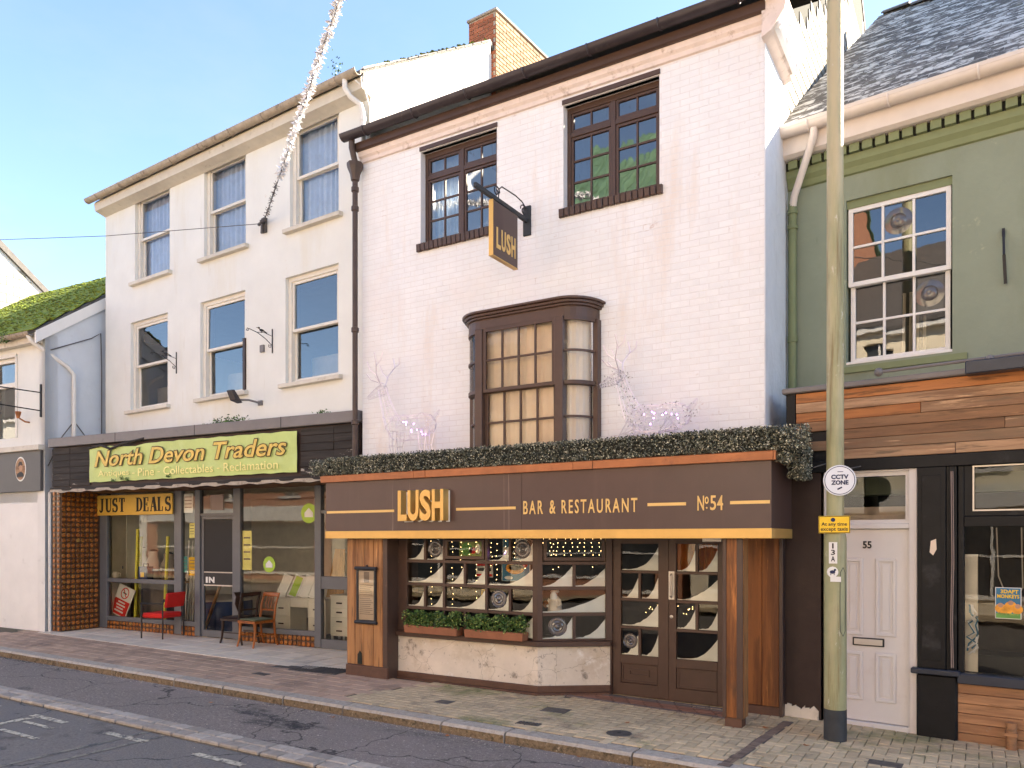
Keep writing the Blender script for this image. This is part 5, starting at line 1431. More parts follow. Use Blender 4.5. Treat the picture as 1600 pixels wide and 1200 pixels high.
text('house_number', '55', 'ink', leaf, GS.s(1348, .04), GS.z(1355, 857, .04), .04, .085, .075, .004, bold=.03)
# black pilaster on its block
k0, k1 = GS.s(1434), GS.s(1497)
gk = GS.g(k0)
ps = MB().box(k0, k1 - .10, -.03, .1, .64, 2.599).build('pilaster', 'black_paint', HB, bevel=.005)
MB().box(k0 + .04, k1 - .14, -.036, -.0301, .72, 2.52).build('pilaster_panel', 'black_paint', ps, bevel=.004)
MB().box(k1 - .098, k1 - .01, -.012, .1, .64, 2.599).box(k1 - .075, k1 - .03, -.022, -.0121, .66, 2.599).build('pilaster_edge', 'black_paint', ps, bevel=.004)
MB().box(k0 - .05, k1 + .02, -.09, .1, .585, .639).build('ledge', 'navy_paint', ps, bevel=.008)
MB().box(k0 - .005, k1 - .0, -.055, .1, gk - .02, .584).build('base_block', 'black_paint', ps, bevel=.02)
b = MB()
for sdx in (k1 - .055, k1 - .04):
    b = MB(); b.tube([(sdx, -.03, 2.55), (sdx + .008, -.032, 1.7), (sdx - .004, -.03, 1.1), (sdx + .004, -.034, .66)], .005, 5); b.build('cable', 'print_grey', ps)
MB().prism([(GS.s(1459) - .03, 1.77), (GS.s(1459) + .0, 1.74), (GS.s(1459) + .03, 1.80), (GS.s(1459) + .025, 1.90), (GS.s(1459) - .02, 1.88)], -.041, -.036).build('flaked_patch', 'curtain_tan', ps)
# window, sill and wooden stall boards
w0 = k1 + .0; 
zt0, zt1 = GS.z(1555, 796), GS.z(1555, 728)
zw0 = GS.z(1550, 1055)
wf = MB().box(w0, w0 + .05, .0, .08, zw0, 2.599).box(w0 + .05, QE, -.004, .08, zt0 - .16, zt0 - .06).build('window_frame', 'black_paint', HB, bevel=.005)
MB().wall(w0 + .05, QE, zt0 - .058, 2.598, .005, .07, [(w0 + .13, QE - .1, zt0, zt1)]).build('top_light', 'black_paint', wf, bevel=.004)
MB().wall(w0 + .12, QE - .09, zt0 - .012, zt1 + .012, -.001, .006, [(w0 + .134, QE - .104, zt0 + .002, zt1 - .002)]).build('bead', 'letter_plate', wf)
pane(wf, 'shop_glass', w0 + .13, QE - .1, zt0, zt1, .04)
pane(wf, 'shop_glass', w0 + .05, QE, zw0, zt0 - .16, .04, .002)
MB().box(w0 - .0, QE, -.07, .1, zw0 - .10, zw0 - .001).build('window_sill', 'navy_paint', HB, bevel=.01)
zz = gk - .02; zs = zw0 - .102; nb = 6
for r_ in range(nb):
    z0 = zz + (zs - zz) * r_ / nb; z1 = zz + (zs - zz) * (r_ + 1) / nb
    MB().box(w0 + .0, QE, -.02 + random.uniform(-.004, .004), .05, z0 + .003, z1 - .002).build('stall_board', 'stall_wood', HB, bevel=.003)
x = GS.s(1580, -.1)
MB().tube([(x, -.08, gk - .05), (x, -.08, gk + .24)], .045, 12).build('pipe_stub', 'stall_wood', HB, smooth=True)
MB().box(x - .05, x + .05, -.13, -.03, gk + .12, gk + .15).build('pipe_collar', 'stall_wood', HB)
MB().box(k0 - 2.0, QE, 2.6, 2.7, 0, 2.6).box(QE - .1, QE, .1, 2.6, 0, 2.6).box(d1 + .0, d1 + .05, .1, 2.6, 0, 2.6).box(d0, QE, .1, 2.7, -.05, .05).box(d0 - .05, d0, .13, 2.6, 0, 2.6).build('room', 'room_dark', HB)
MB().box(w0 + .03, w0 + .15, .12, .16, zw0, 1.75).build('inner_post', 'room_pale', HB)
MB().box(w0 + .1, QE, .5, .9, zw0 - .1, zw0 + .12).build('window_bench', 'black_paint', HB)
for k in range(2): MB().box(w0 + .52 + .2 * k, w0 + .69 + .2 * k, .49, .4995, zw0 + .02, zw0 + .11).build('socket', 'room_pale', HB, bevel=.004)

# ================================================================== ACROSS THE STREET (seen in the window glass)
def across(x0, x1, he, hr, m, roofm, label, nwin, front=-5.6):
    t = thing('facing_building', label, 'building', (x0, front, 0), 0)
    W_ = x1 - x0; hs = []
    nx = nwin
    for fl in range(2 if he < 9 else 3):
        for k in range(nx):
            cx = W_ * (k + .5) / nx; zb = 3.6 + 2.6 * fl
            if zb + 1.5 < he - .2: hs.append((cx - .45, cx + .45, zb, zb + 1.5))
    hs.append((.5, W_ - .5, .5, 2.5))
    MB().wall(0, W_, -.3, he, -.3, 0, hs).build('wall', m, t)
    for a, b_, z0, z1 in hs:
        MB().box(a, b_, -.2, -.15, z0, z1).build('window', 'opp_window', t)
        MB().box((a + b_) / 2 - .03, (a + b_) / 2 + .03, -.15, -.1, z0, z1).box(a, b_, -.149, -.101, (z0 + z1) / 2 - .03, (z0 + z1) / 2 + .03).build('window_bar', 'white_paint', t)
        MB().box(a - .08, b_ + .08, .0, .1, z0 - .1, z0).build('sill', 'white_paint', t)
    MB().box(.2, W_ - .2, .001, .12, 2.6, 3.2).build('shop_fascia', 'white_paint' if nwin % 2 else 'navy_paint', t)
    MB().box(0, W_, .0, .25, he - .15, he).build('cornice', 'white_paint', t)
    r = MB().hexa([(-.1, .3, he), (W_ + .1, .3, he), (W_ + .1, -4.5, hr), (-.1, -4.5, hr), (-.1, .3, he + .1), (W_ + .1, .3, he + .1), (W_ + .1, -4.5, hr + .1), (-.1, -4.5, hr + .1)])
    r.hexa([(-.1, -4.5, hr), (W_ + .1, -4.5, hr), (W_ + .1, -9, he), (-.1, -9, he), (-.1, -4.5, hr + .1), (W_ + .1, -4.5, hr + .1), (W_ + .1, -9, he + .1), (-.1, -9, he + .1)])
    r.build('roof', roofm, t)
    MB().prismx([(-.3, -.3), (-.3, he), (-4.5, hr), (-8.8, he), (-8.8, -.3)], 0, .2).prismx([(-.3, -.3), (-.3, he), (-4.5, hr), (-8.8, he), (-8.8, -.3)], W_ - .2, W_).box(.2, W_ - .2, -8.8, -8.6, -.3, he).build('end_wall', m, t)
    MB().box(W_ - 1.1, W_ - .3, -5.2, -4.2, hr - .8, hr + 1.2).build('chimney', 'opp_brick', t)
    return t
across(-48, -30, 7.5, 10.5, 'opp_white', 'opp_roof', 'white rendered building across the street, farthest along', 5)
across(-30, -20.2, 8.2, 11.4, 'opp_brick', 'opp_roof', 'red brick building across the street with slate roof beside the white one', 3)
across(-20, -12.6, 6.4, 9.6, 'opp_cream', 'opp_roof', 'low cream building across the street with slate roof', 3)
gt = across(-12.6, -8.2, 11.8, 16.8, 'opp_brick', 'opp_green_tile', 'tall red brick building across the street with green tiled roof', 2)
me = MB().tube([(0, .34, 11.94), (0, -4.5, 16.94)], .09, 6).mesh('pantile_roll'); me.materials.append(MATS['opp_green_tile'])
pieces('pantile_roll', me, gt, [TM(.1 + .3 * k, 0, 0) for k in range(15)])
across(-7.8, 2.8, 8.2, 12.0, 'opp_cream', 'opp_roof', 'cream building across the street facing the green house', 3)
across(3, 12, 7.6, 10.6, 'opp_brick', 'opp_roof', 'red brick building across the street beyond the cream one', 4)

# ================================================================== THINGS ON THE RESTAURANT
# hanging sign, square to the wall
sxx = L.s(824)
hs = thing('hanging_sign', 'brown and gold hanging sign on an iron scroll bracket above the canopy', 'sign', (sxx, 8.6, 5.98))
br = MB().box(-.055, .055, -.02, .012, -.19, .19).build('wall_plate', 'post_black', hs, bevel=.004)
MB().box(-.022, .022, -1.21, -.021, -.03, .025).build('beam', 'post_black', hs, bevel=.004)
b = MB()
b.tube([(0, -.03, .15), (0, -.14, .20), (0, -.3, .215), (0, -.62, .20), (0, -.68, .15), (0, -.70, .03)], .008, 6); b.build('brace', 'iron_black', hs, smooth=True)
b = MB(); scroll(b, (0, -.10, .10), .075, 1.4, -1, 'y', .008); b.build('scroll', 'iron_black', hs, smooth=True)
b = MB(); scroll(b, (0, -.74, .10), .07, 1.3, 1, 'y', .008); b.build('scroll', 'iron_black', hs, smooth=True)
bd = MB().box(-.028, .028, -.858, -.29, -.70, -.045).build('board', 'brown_sign', hs, bevel=.003)
MB().box(-.030, .030, -.868, -.8585, -.702, -.043).build('gold_edge', 'gold', bd)
MB().box(-.031, .031, -.87, -.285, -.712, -.7025).build('gold_edge', 'gold', bd)
for y in (-.72, -.42): MB().tube([(0, y, -.045), (0, y, -.028)], .012, 6).build('hook', 'iron_black', bd)
for k, ch in enumerate('LUSH'):
    rot = TM(.029, -.79 + .115 * k, -.60, rz=R(90))
    text('letter', ch, 'gold_print', bd, 0, 0, 0, .095, .25, .008, bold=.03, rot=rot)

# clipped artificial hedge on the canopy edge
def leafmass(name, boxes, n, m, ls, parent=None, loc=(0, 0, 0)):
    b = MB()
    vol = [(q[1] - q[0]) * (q[3] - q[2]) * (q[5] - q[4]) for q in boxes]; tot = sum(vol)
    for q, v in zip(boxes, vol):
        for _ in range(int(n * v / tot)):
            f = [random.random() for _ in range(3)]
            ax = random.randrange(3)                        # mostly near the skin
            if random.random() < .85: f[ax] = random.choice((random.uniform(-.05, .16), random.uniform(.84, 1.05)))
            c = Vector((q[0] + (q[1] - q[0]) * f[0], q[2] + (q[3] - q[2]) * f[1], q[4] + (q[5] - q[4]) * f[2]))
            d = Vector((random.gauss(0, 1), random.gauss(0, 1), random.gauss(0, 1))).normalized() * ls * random.uniform(.6, 1.3)
            e = d.cross(Vector((random.gauss(0, 1), random.gauss(0, 1), random.gauss(0, 1)))).normalized() * ls * .32
            b.quad(c - d * .5, c + e, c + d * .6, c - e)
    o = b.build(name, m, parent); o.location = loc; return o
hedge = thing('hedge_trough', 'clipped grey green artificial hedge running along the canopy edge', 'hedge', (0, 8.6, 0))
hb = [(CA0 + .02, CA1 + .05, CF - .06, CF + .18, 2.77, 2.995), (CA1 + .03, CA1 + .17, CF + .0, .05, 2.66, 2.96), (CA1 + .08, CA1 + .22, -.5, .05, 2.53, 2.84)]
leafmass('foliage', hb, 26000, 'hedge_leaf', .030, hedge)
leafmass('pale_tips', hb, 17000, 'hedge_tip', .022, hedge)
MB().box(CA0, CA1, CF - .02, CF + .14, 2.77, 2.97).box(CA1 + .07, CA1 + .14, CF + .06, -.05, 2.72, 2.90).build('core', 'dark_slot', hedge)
MB().tube([(CA1 + .3, -.35, 2.62), (CA1 + .42, -.3, 2.66), (CA1 + .55, -.15, 2.60), (CA1 + .7, -.02, 2.64)], .006, 5).build('cable', 'wire_dark', hedge)

# wire reindeer
def deer(name, label, x, y, z, sc, pose):
    t = thing(name, label, 'ornament', (x, y, z), 0, 'light-up wire reindeer on the canopy roof')
    b = MB()
    def loft(path, n=9):      # rings of (x, z, rx, ry)
        P = [Vector((q[0], 0, q[1])) for q in path]; base = len(b.v)
        for i, q in enumerate(path):
            d = (P[min(i + 1, len(P) - 1)] - P[max(i - 1, 0)]).normalized(); nrm = Vector((-d.z, 0, d.x))
            for k in range(n):
                a = 2 * math.pi * k / n
                b.v.append(tuple((P[i] + nrm * math.cos(a) * q[2] + Vector((0, 1, 0)) * math.sin(a) * q[3]) * sc))
        for i in range(len(path) - 1):
            for k in range(n):
                b.f.append((base + i * n + k, base + i * n + (k + 1) % n, base + (i + 1) * n + (k + 1) % n, base + (i + 1) * n + k))
    lift = .0 if pose == 'lying' else .0
    body = [(-.30, .64, .10, .09), (-.22, .62, .17, .13), (-.08, .60, .18, .15), (.08, .60, .165, .145), (.25, .62, .165, .14), (.38, .63, .12, .10), (.44, .64, .04, .04)]
    neck = [(-.26, .66, .13, .11), (-.33, .80, .105, .09), (-.39, .96, .08, .07), (-.44, 1.10, .07, .06), (-.46, 1.17, .065, .055)]
    head = [(-.40, 1.16, .05, .05), (-.46, 1.16, .075, .065), (-.55, 1.13, .065, .055), (-.65, 1.09, .04, .035), (-.71, 1.07, .025, .025)]
    loft(body, 12); loft(neck, 10); loft(head, 9)
    loft([(.42, .68, .03, .025), (.49, .75, .028, .02), (.52, .80, .01, .01)], 6)
    if pose == 'standing':
        for lx, ly in ((-.2, -.08), (-.2, .08), (.3, -.08), (.3, .08)):
            i = len(b.v); loft([(lx, .56, .075, .06), (lx - .015, .36, .045, .04), (lx + .02, .2, .03, .03), (lx, .0, .025, .025)], 6)
            for k in range(i, len(b.v)): v = b.v[k]; b.v[k] = (v[0], v[1] + ly * sc, v[2])
    else:
        for lx, ly in ((-.25, -.12), (.25, -.12), (.25, .12), (-.25, .12)):
            i = len(b.v); loft([(lx, .54, .08, .06), (lx - .12, .42, .06, .05), (lx + .10, .36, .04, .035), (lx + .24, .36, .025, .025)], 6)
            for k in range(i, len(b.v)): v = b.v[k]; b.v[k] = (v[0], v[1] + ly * sc, v[2])
    o = b.build('wire_body', 'wire_silver', t)
    md = o.modifiers.new('wire', 'WIREFRAME'); md.thickness = .0065; md.use_even_offset = False
    for s_ in (-1, 1):
        a = MB(); Q = lambda *p: tuple(c * sc for c in p)
        a.tube([Q(-.44, .04 * s_, 1.2), Q(-.46, .12 * s_, 1.36), Q(-.40, .20 * s_, 1.50), Q(-.43, .20 * s_, 1.63)], .008, 5)
        a.tube([Q(-.46, .11 * s_, 1.34), Q(-.56, .13 * s_, 1.42), Q(-.62, .13 * s_, 1.54)], .007, 5)
        a.tube([Q(-.42, .17 * s_, 1.46), Q(-.32, .19 * s_, 1.53), Q(-.30, .18 * s_, 1.62)], .007, 5)
        a.tube([Q(-.47, .07 * s_, 1.25), Q(-.58, .09 * s_, 1.29), Q(-.66, .09 * s_, 1.38)], .007, 5)
        a.build('antler', 'wire_silver', t, smooth=True)
    sp = MB()
    for k in range(700 if pose == 'lying' else 160):
        q = random.choice(body + neck + neck) if pose == 'lying' else random.choice(body + neck); a = random.uniform(0, 6.28)
        c_ = Vector((q[0] + random.gauss(0, .05), math.sin(a) * q[3], q[1] + math.cos(a) * q[2])) * sc
        d = Vector((random.gauss(0, 1), random.gauss(0, 1), random.gauss(0, 1))).normalized() * .016; e = d.cross(Vector((.3, 1, .2))).normalized() * .006
        sp.quad(c_ - d, c_ + e, c_ + d, c_ - e)
    tag(sp.build('sparkle', 'tinsel', t), kind='stuff')
    if pose == 'lying':
        sp = MB()
        for k in range(260):
            q = random.choice(body + neck + head); a = random.uniform(0, 6.28)
            c_ = Vector((q[0] + random.gauss(0, .05), math.sin(a) * q[3], q[1] + math.cos(a) * q[2])) * sc
            d = Vector((random.gauss(0, 1), random.gauss(0, 1), random.gauss(0, 1))).normalized() * .014; e = d.cross(Vector((.3, 1, .2))).normalized() * .005
            sp.quad(c_ - d, c_ + e, c_ + d, c_ - e)
        tag(sp.build('dark_sparkle', 'grey_metal_cap', t), kind='stuff')
    lb = MB()
    for k in range(10): lb.ball((random.uniform(-.2, .3) * sc, random.uniform(-.08, .08) * sc, random.uniform(.5, .68) * sc), .010, 6)
    tag(lb.build('lilac_light', 'lilac_glow', t), kind='stuff')
    return t
deer('wire_reindeer', 'pale wire reindeer standing on the canopy beside the brown rainwater pipe', -6.60, 8.22, 2.80, 1.0, 'standing')
deer('wire_reindeer', 'sparkling wire reindeer resting on the canopy right of the bay window', -3.10, 8.22, 2.68, .93, 'lying')

# planters on the sill
for k, (u0, u1, lab) in enumerate(((633, 716, 'copper brown trough of small green plants on the sill beside the wood pillar'), (727, 819, 'copper brown trough of small green plants on the sill by the canted window'))):
    a, c = L.s(u0, BY - .12), L.s(u1, BY - .12)
    zs_ = ZS + .066
    t = thing('planter', lab, 'planter', ((a + c) / 2, 8.6 + BY - .075, zs_))
    hw = (c - a) / 2
    MB().hexa([(-hw + .01, -.075, 0), (hw - .01, -.075, 0), (hw - .01, .06, 0), (-hw + .01, .06, 0), (-hw, -.085, .10), (hw, -.085, .10), (hw, .065, .10), (-hw, .065, .10)]).build('trough', 'terracotta', t, bevel=.005)
    stems = MB()
    for m_, nn, ls in (('leaf', 1500, .036), ('leaf_pale', 380, .026)):
        b = MB()
        for _ in range(nn):
            bx = random.choice([-hw * .82, -hw * .45, -.02, hw * .38, hw * .78]) + random.gauss(0, .055)
            hgt = random.uniform(.0, 1) ** .7 * (.19 + .03 * math.sin(bx * 23))
            c_ = Vector((max(-hw, min(hw, bx)), random.gauss(-.01, .05), .085 + hgt))
            d = Vector((random.gauss(0, 1), random.gauss(0, .8), random.gauss(.5, .7))).normalized() * ls
            e = d.cross(Vector((random.gauss(0, 1), random.gauss(0, 1), random.gauss(0, 1)))).normalized() * ls * .33
            b.quad(c_ - d * .5, c_ + e, c_ + d * .6, c_ - e)
        b.build('foliage' if m_ == 'leaf' else 'pale_leaves', m_, t)
# menu case on the pillar
a, c = L.s(559, PY), L.s(589, PY); z0, z1 = L.z(574, 972, PY), L.z(574, 888, PY)
t = thing('menu_case', 'slim black menu case with printed sheet on the wood-clad pillar', 'menu case', ((a + c) / 2, 8.6 + PY, z0))
w_ = (c - a) / 2; h_ = z1 - z0
MB().wall(-w_, w_, 0, h_, -.035, .0, [(-w_ + .03, w_ - .03, .03, h_ - .03)]).build('frame', 'iron_black', t, bevel=.003)
for z in (-.012, h_ - .01): MB().tube([(-w_ - .02, -.03, z + .01), (w_ + .02, -.03, z + .01)], .024, 8).build('end_roll', 'iron_black', t, smooth=True)
MB().box(-w_ + .03, w_ - .03, -.014, -.002, .03, h_ - .03).build('menu_sheet', 'paper', t)
MB().box(-.045, .045, -.017, -.0145, h_ - .19, h_ - .05).build('printed_block', 'print_grey', t)
for k in range(16):
    if k == 6: continue
    z = h_ - .23 - k * .026
    if z < .06: break
    MB().box(-w_ + .05, w_ - .05 - random.uniform(0, .06), -.0165, -.0145, z, z + .008).build('printed_line', 'print_grey', t)
MB().ball((0, -.01, h_ + .03), .018, 8).build('hook', 'iron_black', t)
pane(t, 'shop_glass', -w_ + .03, w_ - .03, .03, h_ - .03, -.024)
# window dressing: fairy lights, posters, a drape for a reflection, santa
fl = thing('fairy_light_curtain', 'warm fairy lights hanging inside the restaurant window', 'lights', (0, 8.6, 0))
cb = MB(); bbm = MB(); 
for k in range(18):
    x = BX0 + .35 + (BX1 - BX0 - .3) * k / 17; y_ = BY + .16 + random.uniform(0, .2)
    ztop, zlow = 1.92, random.choice([1.0, 1.25, 1.5, 1.62])
    cb.tube([(x, y_, ztop), (x + random.uniform(-.03, .03), y_, zlow)], .0015, 4)
    z = ztop
    while z > zlow:
        bbm.ball((x + random.uniform(-.012, .012), y_, z), .0045, 4); z -= random.uniform(.045, .09)
for k in range(10):
    f = k / 10; p = cant(f, -.2); 
    for z in [1.9 - .05 * j for j in range(random.randint(3, 8))]: bbm.ball((p.x + random.uniform(-.02, .02), p.y, z), .0045, 4)
for k in range(24): bbm.ball((D0 + .2 + .7 * random.random(), .45 + random.random() * .3, 1.02 + .05 * math.sin(k)), .004, 4)
tag(cb.build('wire', 'wire_dark', fl), kind='stuff'); tag(bbm.build('bulb', 'fairy_bulb', fl), kind='stuff')
def poster(label, x, y, z, w_, h_, cols):
    t = thing('poster', label, 'poster', (x, y, z))
    MB().box(-w_ / 2, w_ / 2, 0, .004, 0, h_).build('sheet', 'paper_white', t)
    for (m_, x0, x1, z0, z1) in cols:
        bq = MB(); n = 14
        cxx, czz, rx, rz_ = (x0 + x1) / 2 * w_, (z0 + z1) / 2 * h_, (x1 - x0) / 2 * w_, (z1 - z0) / 2 * h_
        if m_.endswith('!'): bq.box(cxx - rx, cxx + rx, -.002, -.0003, czz - rz_, czz + rz_)
        else: bq.prism([(cxx + rx * math.cos(2 * math.pi * k / n), czz + rz_ * math.sin(2 * math.pi * k / n)) for k in range(n)], -.003, -.0012)
        bq.build('print', m_.strip('!'), t)
    return t
poster('colourful food poster behind the restaurant window panes', L.s(806, BY + .3), 8.6 + BY + .3, 1.36, .42, .30, [('poster_blue!', -.48, .48, .02, .98), ('poster_orange', -.36, .30, .3, .8), ('sign_yellow', -.25, .2, .45, .72), ('red_fabric', .1, .42, .55, .95), ('chip_white', -.4, -.1, .06, .22)])
poster('blue and white leaflet hanging in the restaurant window top row', L.s(792, BY + .25), 8.6 + BY + .25, 1.66, .12, .26, [('poster_blue!', -.45, .45, .5, .98), ('lilac_glow', -.3, .3, .1, .3)])  # lilac oval on the leaflet is given a glow, though only printed
poster('red and white notice inside the restaurant window', L.s(757, BY + .3), 8.6 + BY + .3, 1.40, .26, .22, [('red_fabric!', -.48, .48, .66, .98), ('ink!', -.4, .4, .36, .55), ('red_fabric!', -.48, .48, .05, .2)])
poster('small yellow card standing in the restaurant window', L.s(757, BY + .25), 8.6 + BY + .25, 1.16, .09, .09, [('sign_yellow!', -.5, .5, 0, 1), ('ink!', -.3, -.15, .15, .85), ('ink!', .15, .3, .15, .85), ('ink!', -.15, .15, .42, .58)])
poster('green leafy picture behind the small top pane of the restaurant window', L.s(735, BY + .25), 8.6 + BY + .25, 1.66, .36, .22, [('leaf_pale!', -.5, .5, 0, 1), ('poster_green', -.4, .1, .1, .9), ('red_fabric', -.05, .25, .2, .6), ('chip_white', .2, .45, .2, .8)])
dr = thing('reflection_drape', 'orange drape added as the striped reflection in the top panes of the double doors', 'curtain', (0, 8.6, 0))
b = MB(); P = [(dm + .05 + .55 * k / 44, .32 + .035 * math.sin(k * 1.05), 0) for k in range(45)]
for k in range(44): b.quad((P[k][0], P[k][1], 1.52), (P[k + 1][0], P[k + 1][1], 1.52), (P[k + 1][0], P[k + 1][1], 1.9), (P[k][0], P[k][1], 1.9))
b.build('drape', 'reflection_orange', dr)  # drape added for the orange striped reflection in the door panes
p = cant(.26, -.16)
t = thing('santa_figure', 'small bearded santa figurine standing inside the canted window', 'figurine', (p.x, 8.6 + p.y, .985))
MB().lathe([(.0005, 0), (.085, 0), (.09, .04), (.075, .12), (.055, .19), (.03, .22)], seg=14).build('coat', 'curtain_tan', t, smooth=True)
MB().ball((0, -.01, .245), .045, 10).build('head', 'skin_tone', t, smooth=True)
MB().ball((0, -.035, .205), .048, 10, (1, .6, 1.5)).build('beard', 'chip_white', t, smooth=True)
MB().lathe([(.05, 0), (.047, .02), (.03, .06), (.006, .10)], (0, 0, .265), 12).build('hat', 'curtain_tan', t, smooth=True)
MB().lathe([(.046, -.012), (.058, 0), (.046, .012)], (0, 0, .268), 12).build('hat_trim', 'chip_white', t, smooth=True)
for s_ in (-1, 1): MB().tube([(.06 * s_, -.01, .17), (.09 * s_, -.03, .11), (.06 * s_, -.07, .09)], [.026, .022, .016], 7).build('sleeve', 'curtain_tan', t, smooth=True)
MB().ball((-.10, -.05, .11), .045, 8, (.9, .8, 1.1)).build('toy_bear', 'clad_orange', t, smooth=True)

# ================================================================== THINGS ON THE ANTIQUES SHOP
bn = thing('shop_banner', 'lime green banner with gold lettering tied across the boarded fascia', 'banner', (TS.o[0], TS.o[1], 0), TS.a)
zb0 = (TS.z(141, 753, -.03) + TS.z(465, 738, -.03)) / 2; zb1 = (TS.z(141, 698, -.03) + TS.z(465, 674, -.03)) / 2
b = MB(); n = 36; m_ = 6
def by(i, j): return -.022 - .008 * math.sin(i * 1.1 + j * .7) * math.sin(j * .9 + .4) - .006 * math.sin(i * 2.7)
for i in range(n):
    for j in range(m_):
        q = []
        for (ii, jj) in ((i, j), (i + 1, j), (i + 1, j + 1), (i, j + 1)):
            sag = -.035 * math.sin(math.pi * min(1, max(0, (ii / n - .12) / .2))) if jj == m_ and ii / n < .32 else 0
            q.append((BA0 + (BA1 - BA0) * ii / n, by(ii, jj), zb0 + (zb1 - zb0) * jj / m_ + sag + (.006 * math.sin(ii * 1.9) if jj in (0, m_) else 0)))
        b.quad(*q)
b.build('cloth', 'banner_green', bn, smooth=True)
W_ = BA1 - BA0; H_ = zb1 - zb0
tx0, tw_, th = BA0 + .035 * W_, .925 * W_, H_ * .44
text('lettering_outline', 'North Devon Traders', 'banner_brown', bn, tx0 - .015, zb0 + .405 * H_, -.042, tw_ + .03, th + .03, .004, bold=.045, shear=.25)
text('lettering', 'North Devon Traders', 'banner_gold', bn, tx0, zb0 + .425 * H_, -.047, tw_, th, .004, bold=.012, shear=.25)
words('small_lettering', 'Antiques - Pine - Collectables - Reclamation', 'banner_pale', bn, BA0 + .055 * W_, zb0 + .10 * H_, -.044, .87 * W_, H_ * .22, .004, bold=.006)
MB().tube([(BA0 - .02, -.03, zb1 - .02), (BA0 + .35, -.045, zb1 + .02), (BA0 + .62, -.05, zb1 - .06), (BA0 + .95, -.045, zb1 + .02), (BA0 + 1.5, -.04, zb1 + .08)], .022, 6).build('torn_strip', 'black_board', bn, smooth=True)
for x, z in ((BA0 + .9, zb0 + .02), (BA0 + 1.05, zb0), (BA0 + 2.1, zb0 + .01), (BA0 + .7, zb0 - .01)):
    q = MB()
    for _ in range(26):
        c_ = Vector((x + random.gauss(0, .03), -.05 + random.gauss(0, .01), z + abs(random.gauss(0, .03)))); d = Vector((random.gauss(0, 1), random.gauss(0, .5), random.gauss(.3, 1))).normalized() * .03
        e = d.cross(Vector((0, 1, .2))).normalized() * .01; q.quad(c_ - d * .4, c_ + e, c_ + d * .6, c_ - e)
    tag(q.build('weed', 'leaf', None), 'small green weed sprouting along the bottom edge of the lime banner', 'weed', 'weeds under the banner').matrix_world = bn.matrix_basis
# yellow board, hand-cut serif capitals
ja, jc = su(153) + .06, su(275)
jd = thing('shop_name_board', 'yellow board with black serif capitals above the antiques shop window', 'sign', TS.w(0, WY - .06, 0), TS.a)
jz0, jz1 = (sz(151, 805.5) + sz(273, 804)) / 2, (sz(151, 775) + sz(273, 771)) / 2
MB().box(ja, jc, -.03, .0, jz0, jz1).build('board', 'yellow_board', jd, bevel=.004)
def stroke(b, pts, ws, y0, y1):      # ribbon with a width at each point, in x,z
    n = len(pts); Lh, Rh = [], []
    for i, p in enumerate(pts):
        a, c = pts[max(i - 1, 0)], pts[min(i + 1, n - 1)]; d = Vector((c[0] - a[0], c[1] - a[1])).normalized(); nx = Vector((-d.y, d.x)) * ws[i] / 2
        Lh.append((p[0] + nx.x, p[1] + nx.y)); Rh.append((p[0] - nx.x, p[1] - nx.y))
    for i in range(n - 1): b.prism([Rh[i], Rh[i + 1], Lh[i + 1], Lh[i]], y0, y1)
def arcp(cx, cz, rx, rz_, a0, a1, n=10): return [(cx + rx * math.cos(R(a0 + (a1 - a0) * k / n)), cz + rz_ * math.sin(R(a0 + (a1 - a0) * k / n))) for k in range(n + 1)]
def glyph(ch):
    T_, t_ = .24, .07; S_ = []
    bx = lambda x0, x1, z0, z1: S_.append(([(x0, (z0 + z1) / 2), (x1, (z0 + z1) / 2)], [z1 - z0] * 2))
    st = lambda x: S_.append(([(x, 0), (x, 1)], [T_, T_]))
    if ch == 'J': S_.append(([(.42, 1), (.42, .2)] + arcp(.27, .2, .15, .17, 0, -170), [T_] * 2 + [T_ - .013 * k for k in range(11)])); bx(.22, .62, .95, 1)
    if ch == 'U': S_.append(([(.18, 1), (.18, .25)] + arcp(.40, .25, .22, .21, 180, 360) + [(.62, 1)], [T_, T_] + [T_ - .016 * k for k in range(11)] + [t_])); bx(0, .36, .95, 1); bx(.5, .74, .95, 1)
    if ch == 'S': S_.append((arcp(.36, .73, .23, .23, 50, 230, 9) + arcp(.36, .27, .23, .25, 50, -140, 10), [.09, .11, .14, .17, .19, .2, .21, .22, .23, .24] + [.24, .23, .22, .21, .2, .18, .16, .13, .11, .1, .08])); bx(.53, .59, .72, 1); bx(.10, .16, 0, .28)
    if ch == 'T': st(.36); bx(.05, .67, .93, 1); bx(.04, .10, .72, 1); bx(.62, .68, .72, 1); bx(.18, .54, 0, .05)
    if ch == 'D': st(.17); S_.append(([(.2, .965)] + arcp(.3, .5, .32, .46, 90, -90, 12) + [(.2, .035)], [.07, .07, .1, .14, .18, .21, .23, .24, .23, .21, .18, .14, .1, .07, .07])); bx(0, .3, .95, 1); bx(0, .3, 0, .05)
    if ch == 'E': st(.17); bx(0, .58, .94, 1); bx(0, .6, 0, .06); bx(.2, .45, .48, .54); bx(.52, .58, .72, 1); bx(.54, .6, 0, .3); bx(.42, .47, .38, .64)
    if ch == 'A': S_.append(([(.08, 0), (.33, 1)], [t_, t_])); S_.append(([(.36, 1), (.60, 0)], [T_, T_])); bx(.15, .5, .30, .36); bx(-.02, .2, 0, .05); bx(.44, .76, 0, .05)
    if ch == 'L': st(.17); bx(0, .35, .95, 1); bx(0, .6, 0, .06); bx(.54, .6, 0, .32)
    return S_
gw_ = (jc - ja) * .93 / 10.2; gx = ja + (jc - ja) * .045
